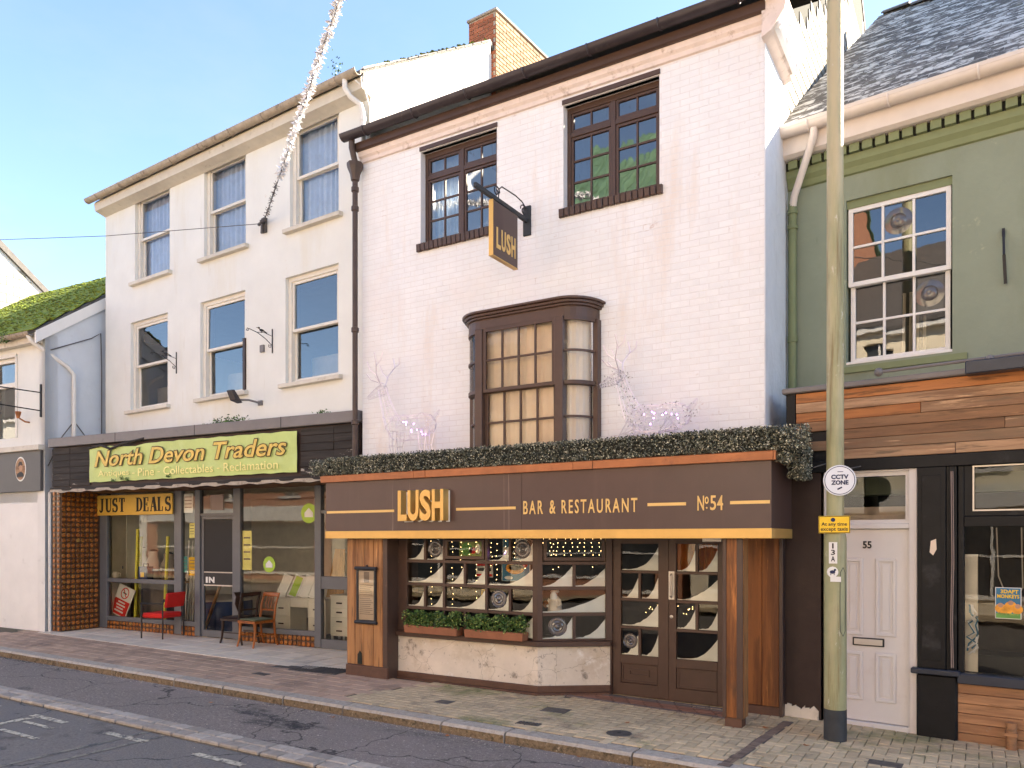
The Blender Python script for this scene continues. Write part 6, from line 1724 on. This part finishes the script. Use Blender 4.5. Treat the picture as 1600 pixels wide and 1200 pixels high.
for ch in 'JUST  DEALS':
    if ch == ' ': gx += gw_ * .75; continue
    g = MB()
    for pts, ws in glyph(ch):
        q = MB(); stroke(q, [(p[0] * gw_ * 1.25, jz0 + (jz1 - jz0) * (.16 + .68 * p[1])) for p in pts], [x * (gw_ * 1.1 if abs(pts[0][0] - pts[-1][0]) < .01 or len(pts) > 3 else (jz1 - jz0) * .7) for x in ws], -.036 - .0003 * len(g.f) / 6, -.0305)
        i = len(g.v); g.v += q.v; g.f += [tuple(i + k for k in f) for f in q.f]
    o = g.build('letter', 'ink', jd); o.location = (gx, 0, 0); gx += gw_ * 1.0
# iron brackets with a bird
def bird_bracket(label, u, v):
    p = T.w(T.s(u), 0, T.z(u, v)); t = thing('scroll_bracket', label, 'bracket', p, T.a)
    MB().box(-.014, .014, -.022, 0, -.36, .36).build('back_bar', 'iron_black', t)
    b = MB(); b.tube([(0, -.02, -.14), (-.03, -.2, .02), (-.06, -.45, .16), (-.08, -.72, .22)], .011, 6); b.build('arm', 'iron_black', t, smooth=True)
    b = MB(); scroll(b, (-.085, -.76, .18), .05, 1.2, -1, 'y', .009, R(80)); b.build('scroll', 'iron_black', t, smooth=True)
    b = MB(); scroll(b, (-.01, -.08, -.17), .055, 1.2, -1, 'y', .009, R(60), fl=-1); b.build('scroll', 'iron_black', t, smooth=True)
    b = MB(); b.tube([(0, -.02, .14), (-.03, -.25, .2), (-.05, -.45, .17)], .009, 6); b.build('brace', 'iron_black', t, smooth=True)
    b = MB(); b.ball((-.04, -.33, .25), .07, 8, (.45, 1.25, .6)); b.ball((-.04, -.42, .30), .036, 8, (.7, 1, .9)); b.bar((-.04, -.44, .30), (-.04, -.50, .295), .014); b.bar((-.04, -.27, .25), (-.04, -.16, .20), .04, .015); b.bar((-.04, -.33, .22), (-.04, -.33, .17), .012)
    b.build('bird', 'iron_black', t, smooth=True)
    t.scale = (.6, .6, .55)
bird_bracket('black iron scroll bracket with a bird left of the middle lower sash window', 276, 567)
bird_bracket('black iron scroll bracket with a bird beside a small grey wall box', 426, 533)
p = T.w(T.s(411), -.0, T.z(411, 545)); o = MB().box(-.05, .05, -.035, 0, -.06, .06).build('wall_box', 'grey_metal_cap', bevel=.006); o.location = p; o.rotation_euler = (0, 0, T.a); tag(o, 'small grey box fixed to the cream wall under the bird bracket', 'wall box')
p = T.w(T.s(408), 0, T.z(408, 630)); t = thing('flood_light', 'grey floodlight on a short arm above the antiques shop fascia', 'lamp', p, T.a)
MB().box(-.05, .05, -.03, 0, -.04, .04).build('wall_plate', 'grey_metal_cap', t)
MB().tube([(0, -.03, 0), (-.06, -.2, .03), (-.12, -.32, .02)], .018, 7).build('arm', 'grey_metal_cap', t, smooth=True)
MB().hexa([(-.22, -.44, .0), (-.08, -.44, .0), (-.08, -.30, -.03), (-.22, -.30, -.03), (-.24, -.50, .16), (-.10, -.50, .16), (-.10, -.44, .17), (-.24, -.44, .17)]).build('lamp_head', 'gutter_brown', t, bevel=.006)
# weeds on ledges
def weed(label, p, n, sp, h, m_='leaf'):
    q = MB()
    for _ in range(n):
        c_ = Vector((random.gauss(0, sp), random.gauss(0, .04), abs(random.gauss(0, h)))); d = Vector((random.gauss(0, 1), random.gauss(0, .7), random.gauss(.7, .7))).normalized() * .05
        e = d.cross(Vector((random.gauss(0, 1), 1, .2))).normalized() * .011; q.quad(c_ - d * .4, c_ + e, c_ + d * .6, c_ - e)
    o = q.build('weed', m_); o.location = p; tag(o, label, 'weed')
weed('weeds growing from the shop fascia cap below the stained cream wall', TS.w(TS.s(350, .05), .1, 3.80), 240, .22, .05)
weed('spindly green weed growing out of the cream building gutter', T.w(T.s(525, -.3), -.28, 8.76), 46, .06, .13)
weed('tuft of weed on the fascia cap close to the brown rainwater pipe', TS.w(TS.s(500, .05), .1, 3.80), 60, .08, .04)
weed('grass tuft hanging at the end of the mossy roof gutter', FL.w(FL.s(9, -.24), -.27, 5.72), 110, .08, .08)
# the tinsel line across the street
A = T.w(T.s(415), -.05, T.z(415, 352)); dx, dy = ray(530); tt = 6.0 / dy; Bp = Vector((dx * tt, 6.0, CAMZ + HOR * tt))
g = thing('tinsel_line', 'white leafy tinsel garland strung up from the cream wall over the street', 'garland', A)
E_ = Vector((2.0, -5.58, 6.6))
path = []
D1_ = (Bp - A); 
for k in range(41):
    f = k / 40; 
    path.append(A + D1_ * f * 1.0)
ext = [Bp + (E_ - Bp) * k / 10 + Vector((0, 0, .5 * math.sin(math.pi * k / 10))) for k in range(1, 11)]
MB().tube([p - A for p in path + ext], .008, 5).build('wire', 'wire_dark', g)
b = MB(); tb = MB()
ln = D1_.length
for k in range(1500):
    f = random.random() ** .9
    if f > .26:
        c_ = A + D1_ * (f * 1.12) - A
        d = Vector((random.gauss(0, 1), random.gauss(0, 1), random.gauss(0, 1))).normalized() * random.uniform(.05, .095)
        e = d.cross(Vector((random.gauss(0, 1), random.gauss(0, 1), random.gauss(0, 1)))).normalized() * .016
        b.quad(c_, c_ + d * .5 + e, c_ + d, c_ + d * .5 - e)
    elif random.random() < .3:
        c_ = D1_ * f; d = Vector((random.gauss(0, 1), random.gauss(0, 1), random.gauss(0, 1))).normalized() * .05
        tb.tube([c_, c_ + d], .004, 4)
b.build('tinsel', 'tinsel', g); tag(tb.build('bare_twig', 'wire_dark', g), kind='stuff')
MB().box(-.05, .05, .0, .05, -.13, .11).build('wall_plate', 'iron_cover', g, bevel=.004)
b = MB(); b.bar((-.09, -.02, .0), (.10, -.03, .05), .035); b.bar((.0, -.02, .03), (-.0, -.03, -.16), .03); b.ball((0, -.03, .03), .04, 7); b.build('anchor', 'iron_cover', g)
dx, dy = ray(-40); kx = FL.w(FL.s(-40, -.3), -.3, FL.z(-40, 376, -.3))
o = MB().tube([A + Vector((-.05, -.05, 0)), A.lerp(kx, .5) + Vector((0, 0, -.05)), kx], .006, 5).build('stay_wire', 'wire_dark'); tag(o, 'thin stay wire running left from the tinsel anchor', 'wire')
# ---- chairs
def legbar(t, pts, r, m_, nm='leg'):
    return MB().tube(pts, r, 7).build(nm, m_, t, smooth=True)
rc = ground(251, 1000); 
t = thing('armchair', 'red upholstered armchair with black metal frame on the pale forecourt', 'chair', (-12.82, 8.83, gz(-12.8)), R(195))   # local +x faces forward
hw, hd = .27, .23
for s_ in (-1, 1):
    legbar(t, [(hd, s_ * hw, 0), (hd, s_ * hw, .62)], .014, 'black_metal')
    legbar(t, [(-hd, s_ * hw, 0), (-hd, s_ * hw, .64), (-hd - .03, s_ * hw, .72)], .014, 'black_metal')
    MB().bar((-hd - .01, s_ * hw, .635), (hd + .02, s_ * hw, .635), .035, .028).build('armrest', 'black_metal', t, bevel=.006)
    MB().bar((-hd, s_ * hw, .36), (hd, s_ * hw, .36), .02).build('side_rail', 'black_metal', t)
MB().box(-hd, hd + .02, -hw + .03, hw - .03, .37, .46).build('seat', 'red_fabric', t, bevel=.022)
MB().hexa([(-hd + .01, -hw + .02, .56), (-hd - .04, -hw + .02, .56), (-hd - .04, hw - .02, .56), (-hd + .01, hw - .02, .56), (-hd - .04, -hw + .02, .83), (-hd - .09, -hw + .02, .83), (-hd - .09, hw - .02, .83), (-hd - .04, hw - .02, .83)]).build('backrest', 'red_fabric', t, bevel=.022)
def dining(name, label, loc, rz, m_, seatm, splat):
    t = thing(name, label, 'chair', loc, rz)
    for s_ in (-1, 1):
        legbar(t, [(.25, s_ * .21, 0), (.215, s_ * .20, .12), (.20, s_ * .195, .28), (.20, s_ * .19, .43)], [.017, .02, .024, .026], m_)
        legbar(t, [(-.28, s_ * .18, 0), (-.22, s_ * .18, .2), (-.20, s_ * .18, .44), (-.23, s_ * .185, .68), (-.29, s_ * .19, .88)], [.018, .02, .024, .02, .018], m_)
    MB().prismz([(.23, -.23), (.23, .23), (-.22, .20), (-.22, -.20)], .40, .445).build('seat_frame', m_, t, bevel=.006)
    MB().prismz([(.215, -.21), (.215, .21), (-.19, .17), (-.19, -.17)], .446, .475).build('seat', seatm, t, bevel=.014)
    MB().hexa([(-.27, -.21, .83), (-.295, -.21, .83), (-.295, .21, .83), (-.27, .21, .83), (-.285, -.215, .90), (-.31, -.215, .90), (-.31, .215, .90), (-.285, .215, .90)]).build('top_rail', m_, t, bevel=.008)
    MB().bar((-.235, -.18, .60), (-.235, .18, .60), .02, .03).build('mid_rail', m_, t)
    if splat == 'vase':
        q = MB(); prof = [(.03, .47), (.05, .52), (.085, .64), (.06, .72), (.035, .76), (.07, .84)]
        q.prism([(a, z) for a, z in prof] + [(-a, z) for a, z in prof[::-1]], -.008, .008)
        o = q.build('splat', m_, t); o.matrix_local = TM(-.12, 0, .07, rz=R(90)) @ Matrix.Rotation(R(13), 4, 'X')
    else:
        for s_ in (-.09, -.03, .03, .09):
            MB().tube([(-.238, s_ * .8, .61), (-.262, s_ * 1.3, .72), (-.285, s_ * .7, .84)], .008, 6).build('splat', m_, t, smooth=True)
    for s_ in (-1, 1): MB().bar((-.2, s_ * .185, .2), (.205, s_ * .195, .2), .018).build('stretcher', m_, t)
    return t
dining('dining_chair', 'polished orange wood dining chair with green seat on the forecourt', (-10.53, 9.04, gz(-10.5)), R(-93), 'chair_wood', 'green_fabric', 'lyre')
dining('dining_chair', 'dark brown dining chair with vase shaped splat close to the shop glass', (-11.05, 9.10, gz(-11)), R(180), 'dark_wood', 'dark_wood', 'vase')
# ---- stock seen through the antiques shop glass (on the shop floor)
def tsp(u, v_or_z, y): return TS.w(TS.s(u, y), y, v_or_z)
FZ = .12
def desk(name, label, u, y, w_, d_, h_, cols, rows_, m_):
    p = TS.w(TS.s(u, y), y, FZ); t = thing(name, label, 'furniture', p, TS.a)
    MB().box(-w_ / 2, w_ / 2, 0, d_, h_ - .03, h_).build('top', m_, t, bevel=.005)
    k = w_ / cols
    for c_ in range(cols):
        if cols == 3 and c_ == 1: MB().box(-w_ / 2 + k, w_ / 2 - k, .02, d_, h_ - .17, h_ - .031).build('drawer', m_, t, bevel=.004); continue
        x0 = -w_ / 2 + k * c_
        MB().box(x0 + .005, x0 + k - .005, .02, d_, .12, h_ - .031).build('pedestal', m_, t, bevel=.004)
        for r_ in range(rows_):
            zA = .14 + (h_ - .19) * r_ / rows_; zB = .14 + (h_ - .19) * (r_ + 1) / rows_ - .015
            dwr = MB().box(x0 + .025, x0 + k - .025, .004, .0195, zA, zB).build('drawer', m_, t, bevel=.004)
            MB().box(x0 + k / 2 - .06, x0 + k / 2 + .06, -.012, .0035, (zA + zB) / 2 - .012, (zA + zB) / 2 + .012).build('handle', 'brown_dark', dwr, bevel=.004)
        for lx in (x0 + .03, x0 + k - .03):
            for ly in (.04, d_ - .03): MB().box(lx - .015, lx + .015, ly - .015, ly + .015, 0, .119).build('leg', m_, t)
desk('writing_desk', 'white painted desk with drawers behind the big antiques shop window', 466, WY + .35, 1.2, .45, .74, 3, 2, 'white_furniture')
desk('drawer_chest', 'narrow cream chest of drawers behind the last shop pane by the pillar', 530, WY + .3, .42, .38, .82, 1, 4, 'white_furniture')
for k, (u, lab) in enumerate(((437, 'white framed panel leaning on the desk, nearest the doorway side'), (455, 'lime and white framed panel leaning among the panels on the desk'), (472, 'white framed panel leaning on the desk beside the lime one'), (486, 'pale framed panel leaning at the end of the desk'))):
    p = TS.w(TS.s(u, WY + .42), WY + .42, FZ + .74); t = thing('picture_frame', lab, 'picture frame', p, TS.a, None)
    t.rotation_euler = (R(-18), R(14), TS.a)
    MB().wall(-.11, .11, 0, .42, 0, .02, [(-.08, .08, .03, .39)]).build('frame', 'chip_white', t, bevel=.003)
    MB().box(-.08, .08, .008, .014, .03, .39).build('sheet', 'lime_sticker' if k == 1 else 'paper_white', t)
for u, v, rr, lab in ((482, 802, .17, 'round lime house sticker high on the big shop window'), (420, 882, .14, 'round lime house sticker low on the big shop window')):
    p = TS.w(TS.s(u, WY), WY + .008, sz(u, v)); t = thing('window_sticker', lab, 'sticker', p, TS.a)
    MB().lathe([(.0005, 0), (rr, 0), (rr, .003)], seg=28, axis='y').build('disc', 'lime_sticker', t)
    q = rr * .55; MB().prism([(-q, -q * .7), (q, -q * .7), (q, .1 * q), (0, q), (-q, .1 * q)], -.003, -.0005).build('house_shape', 'paper_white', t)
p = tsp(186, sz(186, 966), WY + .12)
t = thing('no_smoking_board', 'white and red no smoking board leaning inside the shop window', 'sign', TS.w(TS.s(183, WY + .12), WY + .12, zb + .09), TS.a)
t.rotation_euler = (R(-10), R(17), TS.a)
MB().box(-.24, .24, 0, .012, 0, .60).build('board', 'paper_white', t); MB().box(-.22, .22, -.003, -.0005, .02, .32).build('red_field', 'red_fabric', t)
MB().lathe([(.095, -.003), (.115, -.003), (.115, 0), (.095, 0)], (0, -.0005, .46), 28, 'y').build('ring', 'red_fabric', t)
MB().bar((-.07, -.002, .53), (.07, -.002, .39), .02, .003, up=(0, 1, 0)).build('slash', 'red_fabric', t); MB().bar((-.06, -.0035, .46), (.06, -.0035, .46), .02, .002, up=(0, 1, 0)).build('cigarette', 'ink', t)
for k in range(4): MB().box(-.10 - .03 * (k % 2), .10 + .03 * (k % 2), -.005, -.0032, .255 - .06 * k, .285 - .06 * k).build('text_bar', 'chip_white', t)
for u, y, zt_, lab in ((211, .3, 2.1, 'yellow tube standing upright left of the shop display'), (216, .42, 1.95, 'second yellow tube leaning beside the first in the shop window'), (256, .35, 1.95, 'yellow tube leaning at the right of the shop display')):
    p = TS.w(TS.s(u, WY + y), WY + y, FZ); t = MB().tube([(0, 0, 0), (.06 if u > 240 else .02, .05, zt_ - FZ)], .032, 9).build('display_tube', 'yellow_tube', smooth=True); t.location = p; tag(t, lab, 'tube')
shelf = MB().box(su(170), su(274), WY + .12, WY + .62, zm1 + .01, zm1 + .05).build('display_shelf', 'raw_plank'); shelf.location = (TS.o[0], TS.o[1], 0); shelf.rotation_euler = (0, 0, TS.a); tag(shelf, 'wooden display shelf inside the antiques shop window', 'shelf')
for u, rr, m_, lab in ((177, .075, 'red_fabric', 'red mug on the display shelf'), (186, .075, 'blue_plastic', 'blue mug on the display shelf'), (181, .095, 'white_furniture', 'patterned cream teapot on the display shelf')):
    yy = WY + (.34 if rr < .09 else .2); p = TS.w(TS.s(u, yy), yy, zm1 + .05); t = thing('teapot' if rr > .09 else 'mug', lab, 'crockery', p, TS.a)
    zoff = .16 if rr < .09 else 0
    MB().lathe([(.0005, zoff), (rr * .7, zoff), (rr, zoff + rr * .5), (rr, zoff + rr * 1.1), (rr * .7, zoff + rr * 1.6), (rr * .6, zoff + rr * 1.62)], seg=14).build('bowl', m_, t, smooth=True)
    MB().tube([(rr * .9, 0, zoff + rr * 1.3), (rr * 1.5, 0, zoff + rr * 1.2), (rr * 1.5, 0, zoff + rr * .6), (rr * .9, 0, zoff + rr * .5)], .012, 6).build('handle', m_, t, smooth=True)
    if zoff: MB().box(-.06, .06, -.05, .05, 0, zoff).build('stand', 'room_pale', t)
p = TS.w(TS.s(228, WY + .3), WY + .3, zm1 + .05); t = thing('tool_box', 'dark blue tool case with yellow tag on the display shelf', 'case', p, TS.a)
MB().box(-.13, .13, -.08, .08, 0, .26).build('case', 'blue_plastic', t, bevel=.01); MB().box(-.05, .05, -.084, -.081, .05, .15).build('tag', 'sign_yellow', t); MB().tube([(-.07, 0, .26), (-.07, 0, .31), (.07, 0, .31), (.07, 0, .26)], .012, 6).build('handle', 'iron_black', t)
for k, (u, hh, m_, lab) in enumerate(((222, .62, 'room_pale', 'grey machine standing at the back of the shop display'), (240, .55, 'paper_white', 'white plastic tub at the back of the shop display'), (264, .5, 'gutter_stone', 'brown basket at the right of the shop display'))):
    p = TS.w(TS.s(u, WY + .8), WY + .8, zm1 + .05); t = thing('display_item', lab, 'goods', p, TS.a)
    MB().lathe([(.0005, 0), (.14, 0), (.17, hh * .3), (.15, hh * .6), (.09, hh * .8), (.10, hh)], seg=14).build('body', m_, t, smooth=True); MB().ball((0, 0, hh), .09, 10, (1, 1, .5)).build('lid', 'iron_black', t, smooth=True)
    MB().box(-.3, .3, -.3, .3, -1.2, -.001).build('plinth', 'room_floor', t)
p = TS.w(TS.s(345, WY + 1.0), WY + 1.0, FZ); t = thing('blue_tub', 'large round blue tub with pale cover behind the shop door', 'tub', p, TS.a)
MB().lathe([(.55, 0), (.60, .1), (.60, .55), (.56, .6)], seg=26).build('side', 'blue_plastic', t, smooth=True); MB().lathe([(.0005, .66), (.4, .65), (.6, .60), (.62, .57)], seg=26).build('cover', 'room_pale', t, smooth=True)
p = TS.w(TS.s(318, WY + .3), WY + .3, FZ); t = MB().bar((0, 0, 0), (.30, .15, .95), .10, .03).build('leaning_plank', 'raw_plank'); t.location = p; t.rotation_euler = (0, 0, TS.a); tag(t, 'pale plank leaning inside the open shop door', 'plank')
for k in range(5):
    u = 510 + 6 * k; p = TS.w(TS.s(u, WY + .7), WY + .7, FZ + .6); t = MB().bar((0, 0, 0), (.16 - .05 * k, .1, 1.0), .07, .02).build('timber_length', 'raw_plank'); t.location = p; t.rotation_euler = (0, 0, TS.a); tag(t, 'pale timber length leaning in a bundle above the cream chest', 'timber', 'timber lengths leaning behind the end pane')
for k in range(4):
    u = 289 + 4 * k; p = TS.w(TS.s(u, WY + .25), WY + .25, FZ + .2); t = MB().bar((0, 0, 0), (.0, .05, 1.55), .035, .02).build('white_slat', 'chip_white'); t.location = p; t.rotation_euler = (R(random.uniform(-3, 3)), R(random.uniform(-3, 3)), TS.a); tag(t, 'white slat standing in the narrow pane beside the shop door', 'slat', 'white slats in the narrow shop pane')
for u, v, w_, h_, m_, lab in ((294, 786, .26, .36, 'paper_white', 'large white notice high in the narrow shop pane'), (300, 829, .14, .28, 'banner_pale', 'pale yellow notice in the narrow shop pane'), (288, 882, .16, .3, 'teal_paper', 'teal sheet low in the narrow shop pane'), (301, 885, .2, .34, 'sign_yellow', 'yellow sheet low in the narrow shop pane'), (386, 860, .22, .7, 'banner_pale', 'tall pale poster at the left of the big shop window')):
    p = TS.w(TS.s(u, WY + .03), WY + .03, sz(u, v)); t = thing('window_notice', lab, 'notice', p, TS.a)
    MB().box(-w_ / 2, w_ / 2, 0, .003, -h_ / 2, h_ / 2).build('sheet', m_, t)
    for k in range(4): MB().box(-w_ * .36, w_ * .36, -.002, -.0004, h_ * (.3 - .18 * k), h_ * (.34 - .18 * k)).build('text_bar', 'print_grey', t)

# ================================================================== LAMP POST, SIGNS, POSTER
lp = ground(1305, 1156)
lpost = thing('lamp_post', 'tall weathered green lamp post with black foot beside the pale door', 'lamp post', (lp.x, lp.y, gz(lp.x)))
MB().lathe([(.104, -.05), (.104, .30)], seg=24).build('black_foot', 'post_black', lpost, smooth=True)
zc_ = CAMZ - (832 - HOR) * 0.00613 - gz(lp.x)
MB().lathe([(.102, .3005), (.102, zc_ - .06), (.096, zc_ - .02), (.080, zc_ + .03), (.079, zc_ + .2), (.074, 7.0), (.066, 9.5)], seg=24).build('shaft', 'post_green', lpost, smooth=True)
MB().tube([(0, 0, 9.4), (0, -.1, 9.8), (0, -.6, 10.05), (0, -1.3, 10.1)], .04, 8).build('lamp_arm', 'post_green', lpost, smooth=True)
MB().box(-.12, .12, -1.8, -1.2, 10.05, 10.2).build('lamp_head', 'grey_metal_cap', lpost, bevel=.03)
ca = math.atan2(-lp.x, lp.y)          # angle that looks back at the street
da_ = R(22)
MB().tube([(.103 * math.sin(R(q)), -.103 * math.cos(R(q)), z) for q, z in ((34, 1.05), (50, 1.0), (66, 1.05), (68, 1.3), (66, 1.6), (50, 1.65), (34, 1.6), (32, 1.3))], .003, 5, closed=True).build('access_door', 'post_black', lpost)
def on_post(m_, u, v, w_, h_, off=.104):
    pass
zsg = lambda v: CAMZ + (HOR - v) * 0.00613 - gz(lp.x)
st1 = thing('number_sticker', 'white vertical number sticker on the green lamp post', 'sticker', (lp.x, lp.y, gz(lp.x)), R(-2))
MB().box(-.037, .037, -.1055, -.100, zsg(880), zsg(847)).build('plate', 'paper_white', st1)
for k, ch in enumerate('13A'): text('character', ch, 'ink', st1, -.018 if ch != '1' else -.008, zsg(878) + (zsg(847) - zsg(878)) * (.68 - .32 * k), -.1065, .036 if ch != '1' else .014, .05, .002, bold=.02)
st2 = thing('dog_sticker', 'torn pale sticker with a small dog on the green lamp post', 'sticker', (lp.x, lp.y, gz(lp.x)), R(-4))
MB().lathe([(.0005, 0), (.05, 0), (.052, .004)], (0, -.1075, zsg(893)), 12, 'y').build('disc', 'paper_white', st2); MB().box(-.02, .075, -.1085, -.104, zsg(908), zsg(900)).build('strip', 'paper_white', st2)
MB().ball((.0, -.109, zsg(893)), .022, 8, (1.2, .1, .8)).box(-.018, -.012, -.110, -.108, zsg(893) - .03, zsg(893)).box(.012, .018, -.110, -.108, zsg(893) - .03, zsg(893)).ball((.022, -.109, zsg(893) + .02), .012, 6, (1, .2, 1)).build('dog_print', 'ink_blue', st2)
fa_ = R(14)
cs = thing('cctv_sign', 'round white notice sign clamped to the lamp post', 'sign', (lp.x, lp.y, zsg(752) + gz(lp.x)), fa_)
MB().lathe([(.0005, 0), (.142, 0), (.145, .003), (.145, .008)], (.03, -.095, 0), 36, 'y').build('disc', 'sign_white', cs)
MB().lathe([(.128, -.0012), (.134, -.0012), (.134, 0), (.128, 0)], (.03, -.0952, 0), 36, 'y').build('ring', 'ink_blue', cs)
text('lettering', 'CCTV', 'ink_blue', cs, -.045, .012, -.0965, .152, .043, .002, bold=.045)
text('lettering', 'ZONE', 'ink_blue', cs, -.045, -.042, -.0965, .152, .043, .002, bold=.045)
MB().bar((.01, -.097, -.085), (.05, -.097, -.065), .014, .003, up=(0, 1, 0)).build('camera_print', 'ink_blue', cs); MB().box(.01, .06, -.097, -.0955, .078, .084).build('camera_print', 'ink_blue', cs)
MB().box(-.09, .09, -.094, -.06, -.02, .02).build('clamp', 'steel', cs)
ys = thing('parking_plate', 'small yellow parking restriction plate on the lamp post', 'sign', (lp.x, lp.y, zsg(820) + gz(lp.x)), R(4))
MB().box(-.138, .138, -.118, -.110, -.082, .082).build('plate', 'sign_yellow', ys, bevel=.006)
MB().wall(-.135, .135, -.079, .079, -.1187, -.1182, [(-.130, .130, -.074, .074)]).build('border', 'ink', ys)
MB().lathe([(.0005, -.001), (.018, -.001), (.02, 0)], (-.01, -.1183, .045), 16, 'y').build('symbol', 'ink_blue', ys)
text('lettering', 'At any time', 'ink', ys, -.112, -.022, -.1190, .224, .044, .002, bold=.015)
text('lettering', 'except taxis', 'ink', ys, -.118, -.070, -.1190, .236, .044, .002, bold=.015)
MB().box(-.05, .05, -.111, -.06, -.02, .02).build('clamp', 'steel', ys)
# gig poster and rope in the dark window
pu0, pu1 = GS.s(1555, .03), GS.s(1596, .03); pz0, pz1 = GS.z(1575, 967, .03), GS.z(1575, 918, .03)
pp = thing('gig_poster', 'blue and orange gig poster taped inside the dark shop window', 'poster', GS.w((pu0 + pu1) / 2, .03, pz0), GS.a)
w_, h_ = (pu1 - pu0), pz1 - pz0
MB().box(-w_ / 2, w_ / 2, 0, .003, 0, h_).build('sheet', 'paper_white', pp)
MB().box(-w_ / 2 + .006, w_ / 2 - .006, -.001, -.0002, .006, h_ - .006).build('print', 'poster_blue', pp)
for k, (x, z, r_) in enumerate(((-.06, .095, .045), (.02, .115, .05), (.07, .09, .045), (-.01, .08, .045))):
    MB().lathe([(.0005, -.001), (r_, -.001), (r_, 0)], (x, -.0012 - .0003 * k, z), 14, 'y').build('print', 'poster_orange', pp)
for x, z in ((-.06, .125), (.02, .15), (.075, .12)): MB().lathe([(.0005, -.001), (.022, -.001), (.022, 0)], (x, -.0030, z), 12, 'y').build('print', 'skin_tone', pp)
MB().box(-w_ / 2 + .006, w_ / 2 - .006, -.0040, -.0034, .006, .05).build('print', 'poster_green', pp)
text('lettering', '3DAFT', 'sign_yellow', pp, -.06, h_ - .055, -.0032, .14, .035, .001, bold=.03)
text('lettering', 'MONKEYS', 'sign_yellow', pp, -w_ * .42, h_ - .10, -.0034, w_ * .84, .035, .001, bold=.03)
text('lettering', 'Appledore', 'leaf_pale', pp, -w_ * .4, .028, -.0045, w_ * .8, .032, .001, bold=.02)
rp2 = GS.w(w0 + .10, .02, 1.12); t = thing('blue_rope', 'tangle of blue and white cord hanging in the window corner', 'rope', rp2, GS.a)
for k in range(5):
    pts = [(random.uniform(-.015, .015), .06, .15)]; z = .12
    for j in range(7): z -= random.uniform(.04, .08); pts.append((random.uniform(-.05, .06), .06 + random.uniform(-.02, .03), z))
    MB().tube(pts, .008, 6).build('strand', 'poster_blue' if k % 2 else 'sign_white', t, smooth=True)
o = MB().tube([(GS.s(1557, .05), .05, zt0 - .17), (GS.s(1560, .05), .06, 1.55), (GS.s(1570, .05), .06, 1.40), (GS.s(1590, .05), .06, 1.36), (GS.s(1598, .05), .06, 1.45), (GS.s(1596, .05), .05, zt0 - .17)], .006, 6).build('hanging_cable', 'letter_plate', None, smooth=True)
o.location = (GS.o[0], GS.o[1], 0); o.rotation_euler = (0, 0, GS.a); tag(o, 'loop of grey cable hanging inside the dark shop window', 'cable')
for u, w_, lab in ((1338, .34, 'open cardboard box with marker writing behind the fanlight'), (1392, .42, 'larger open cardboard box behind the fanlight')):
    p = GS.w(GS.s(u, .35), .35, zf0 - .02); t = thing('cardboard_box', lab, 'box', p, GS.a)
    MB().box(-w_ / 2, w_ / 2, 0, .3, -.3, .12).build('carton', 'paper', t); MB().hexa([(-w_ / 2, -.01, .12), (w_ / 2, -.01, .12), (w_ / 2, .0, .12), (-w_ / 2, .0, .12), (-w_ / 2 - .02, -.08, .20), (w_ / 2 + .02, -.08, .20), (w_ / 2 + .02, -.07, .2), (-w_ / 2 - .02, -.07, .2)]).build('flap', 'paper', t)
    MB().box(-w_ / 2, w_ / 2, 0, .3, -.32, -.301).build('shelf', 'room_dark', t)
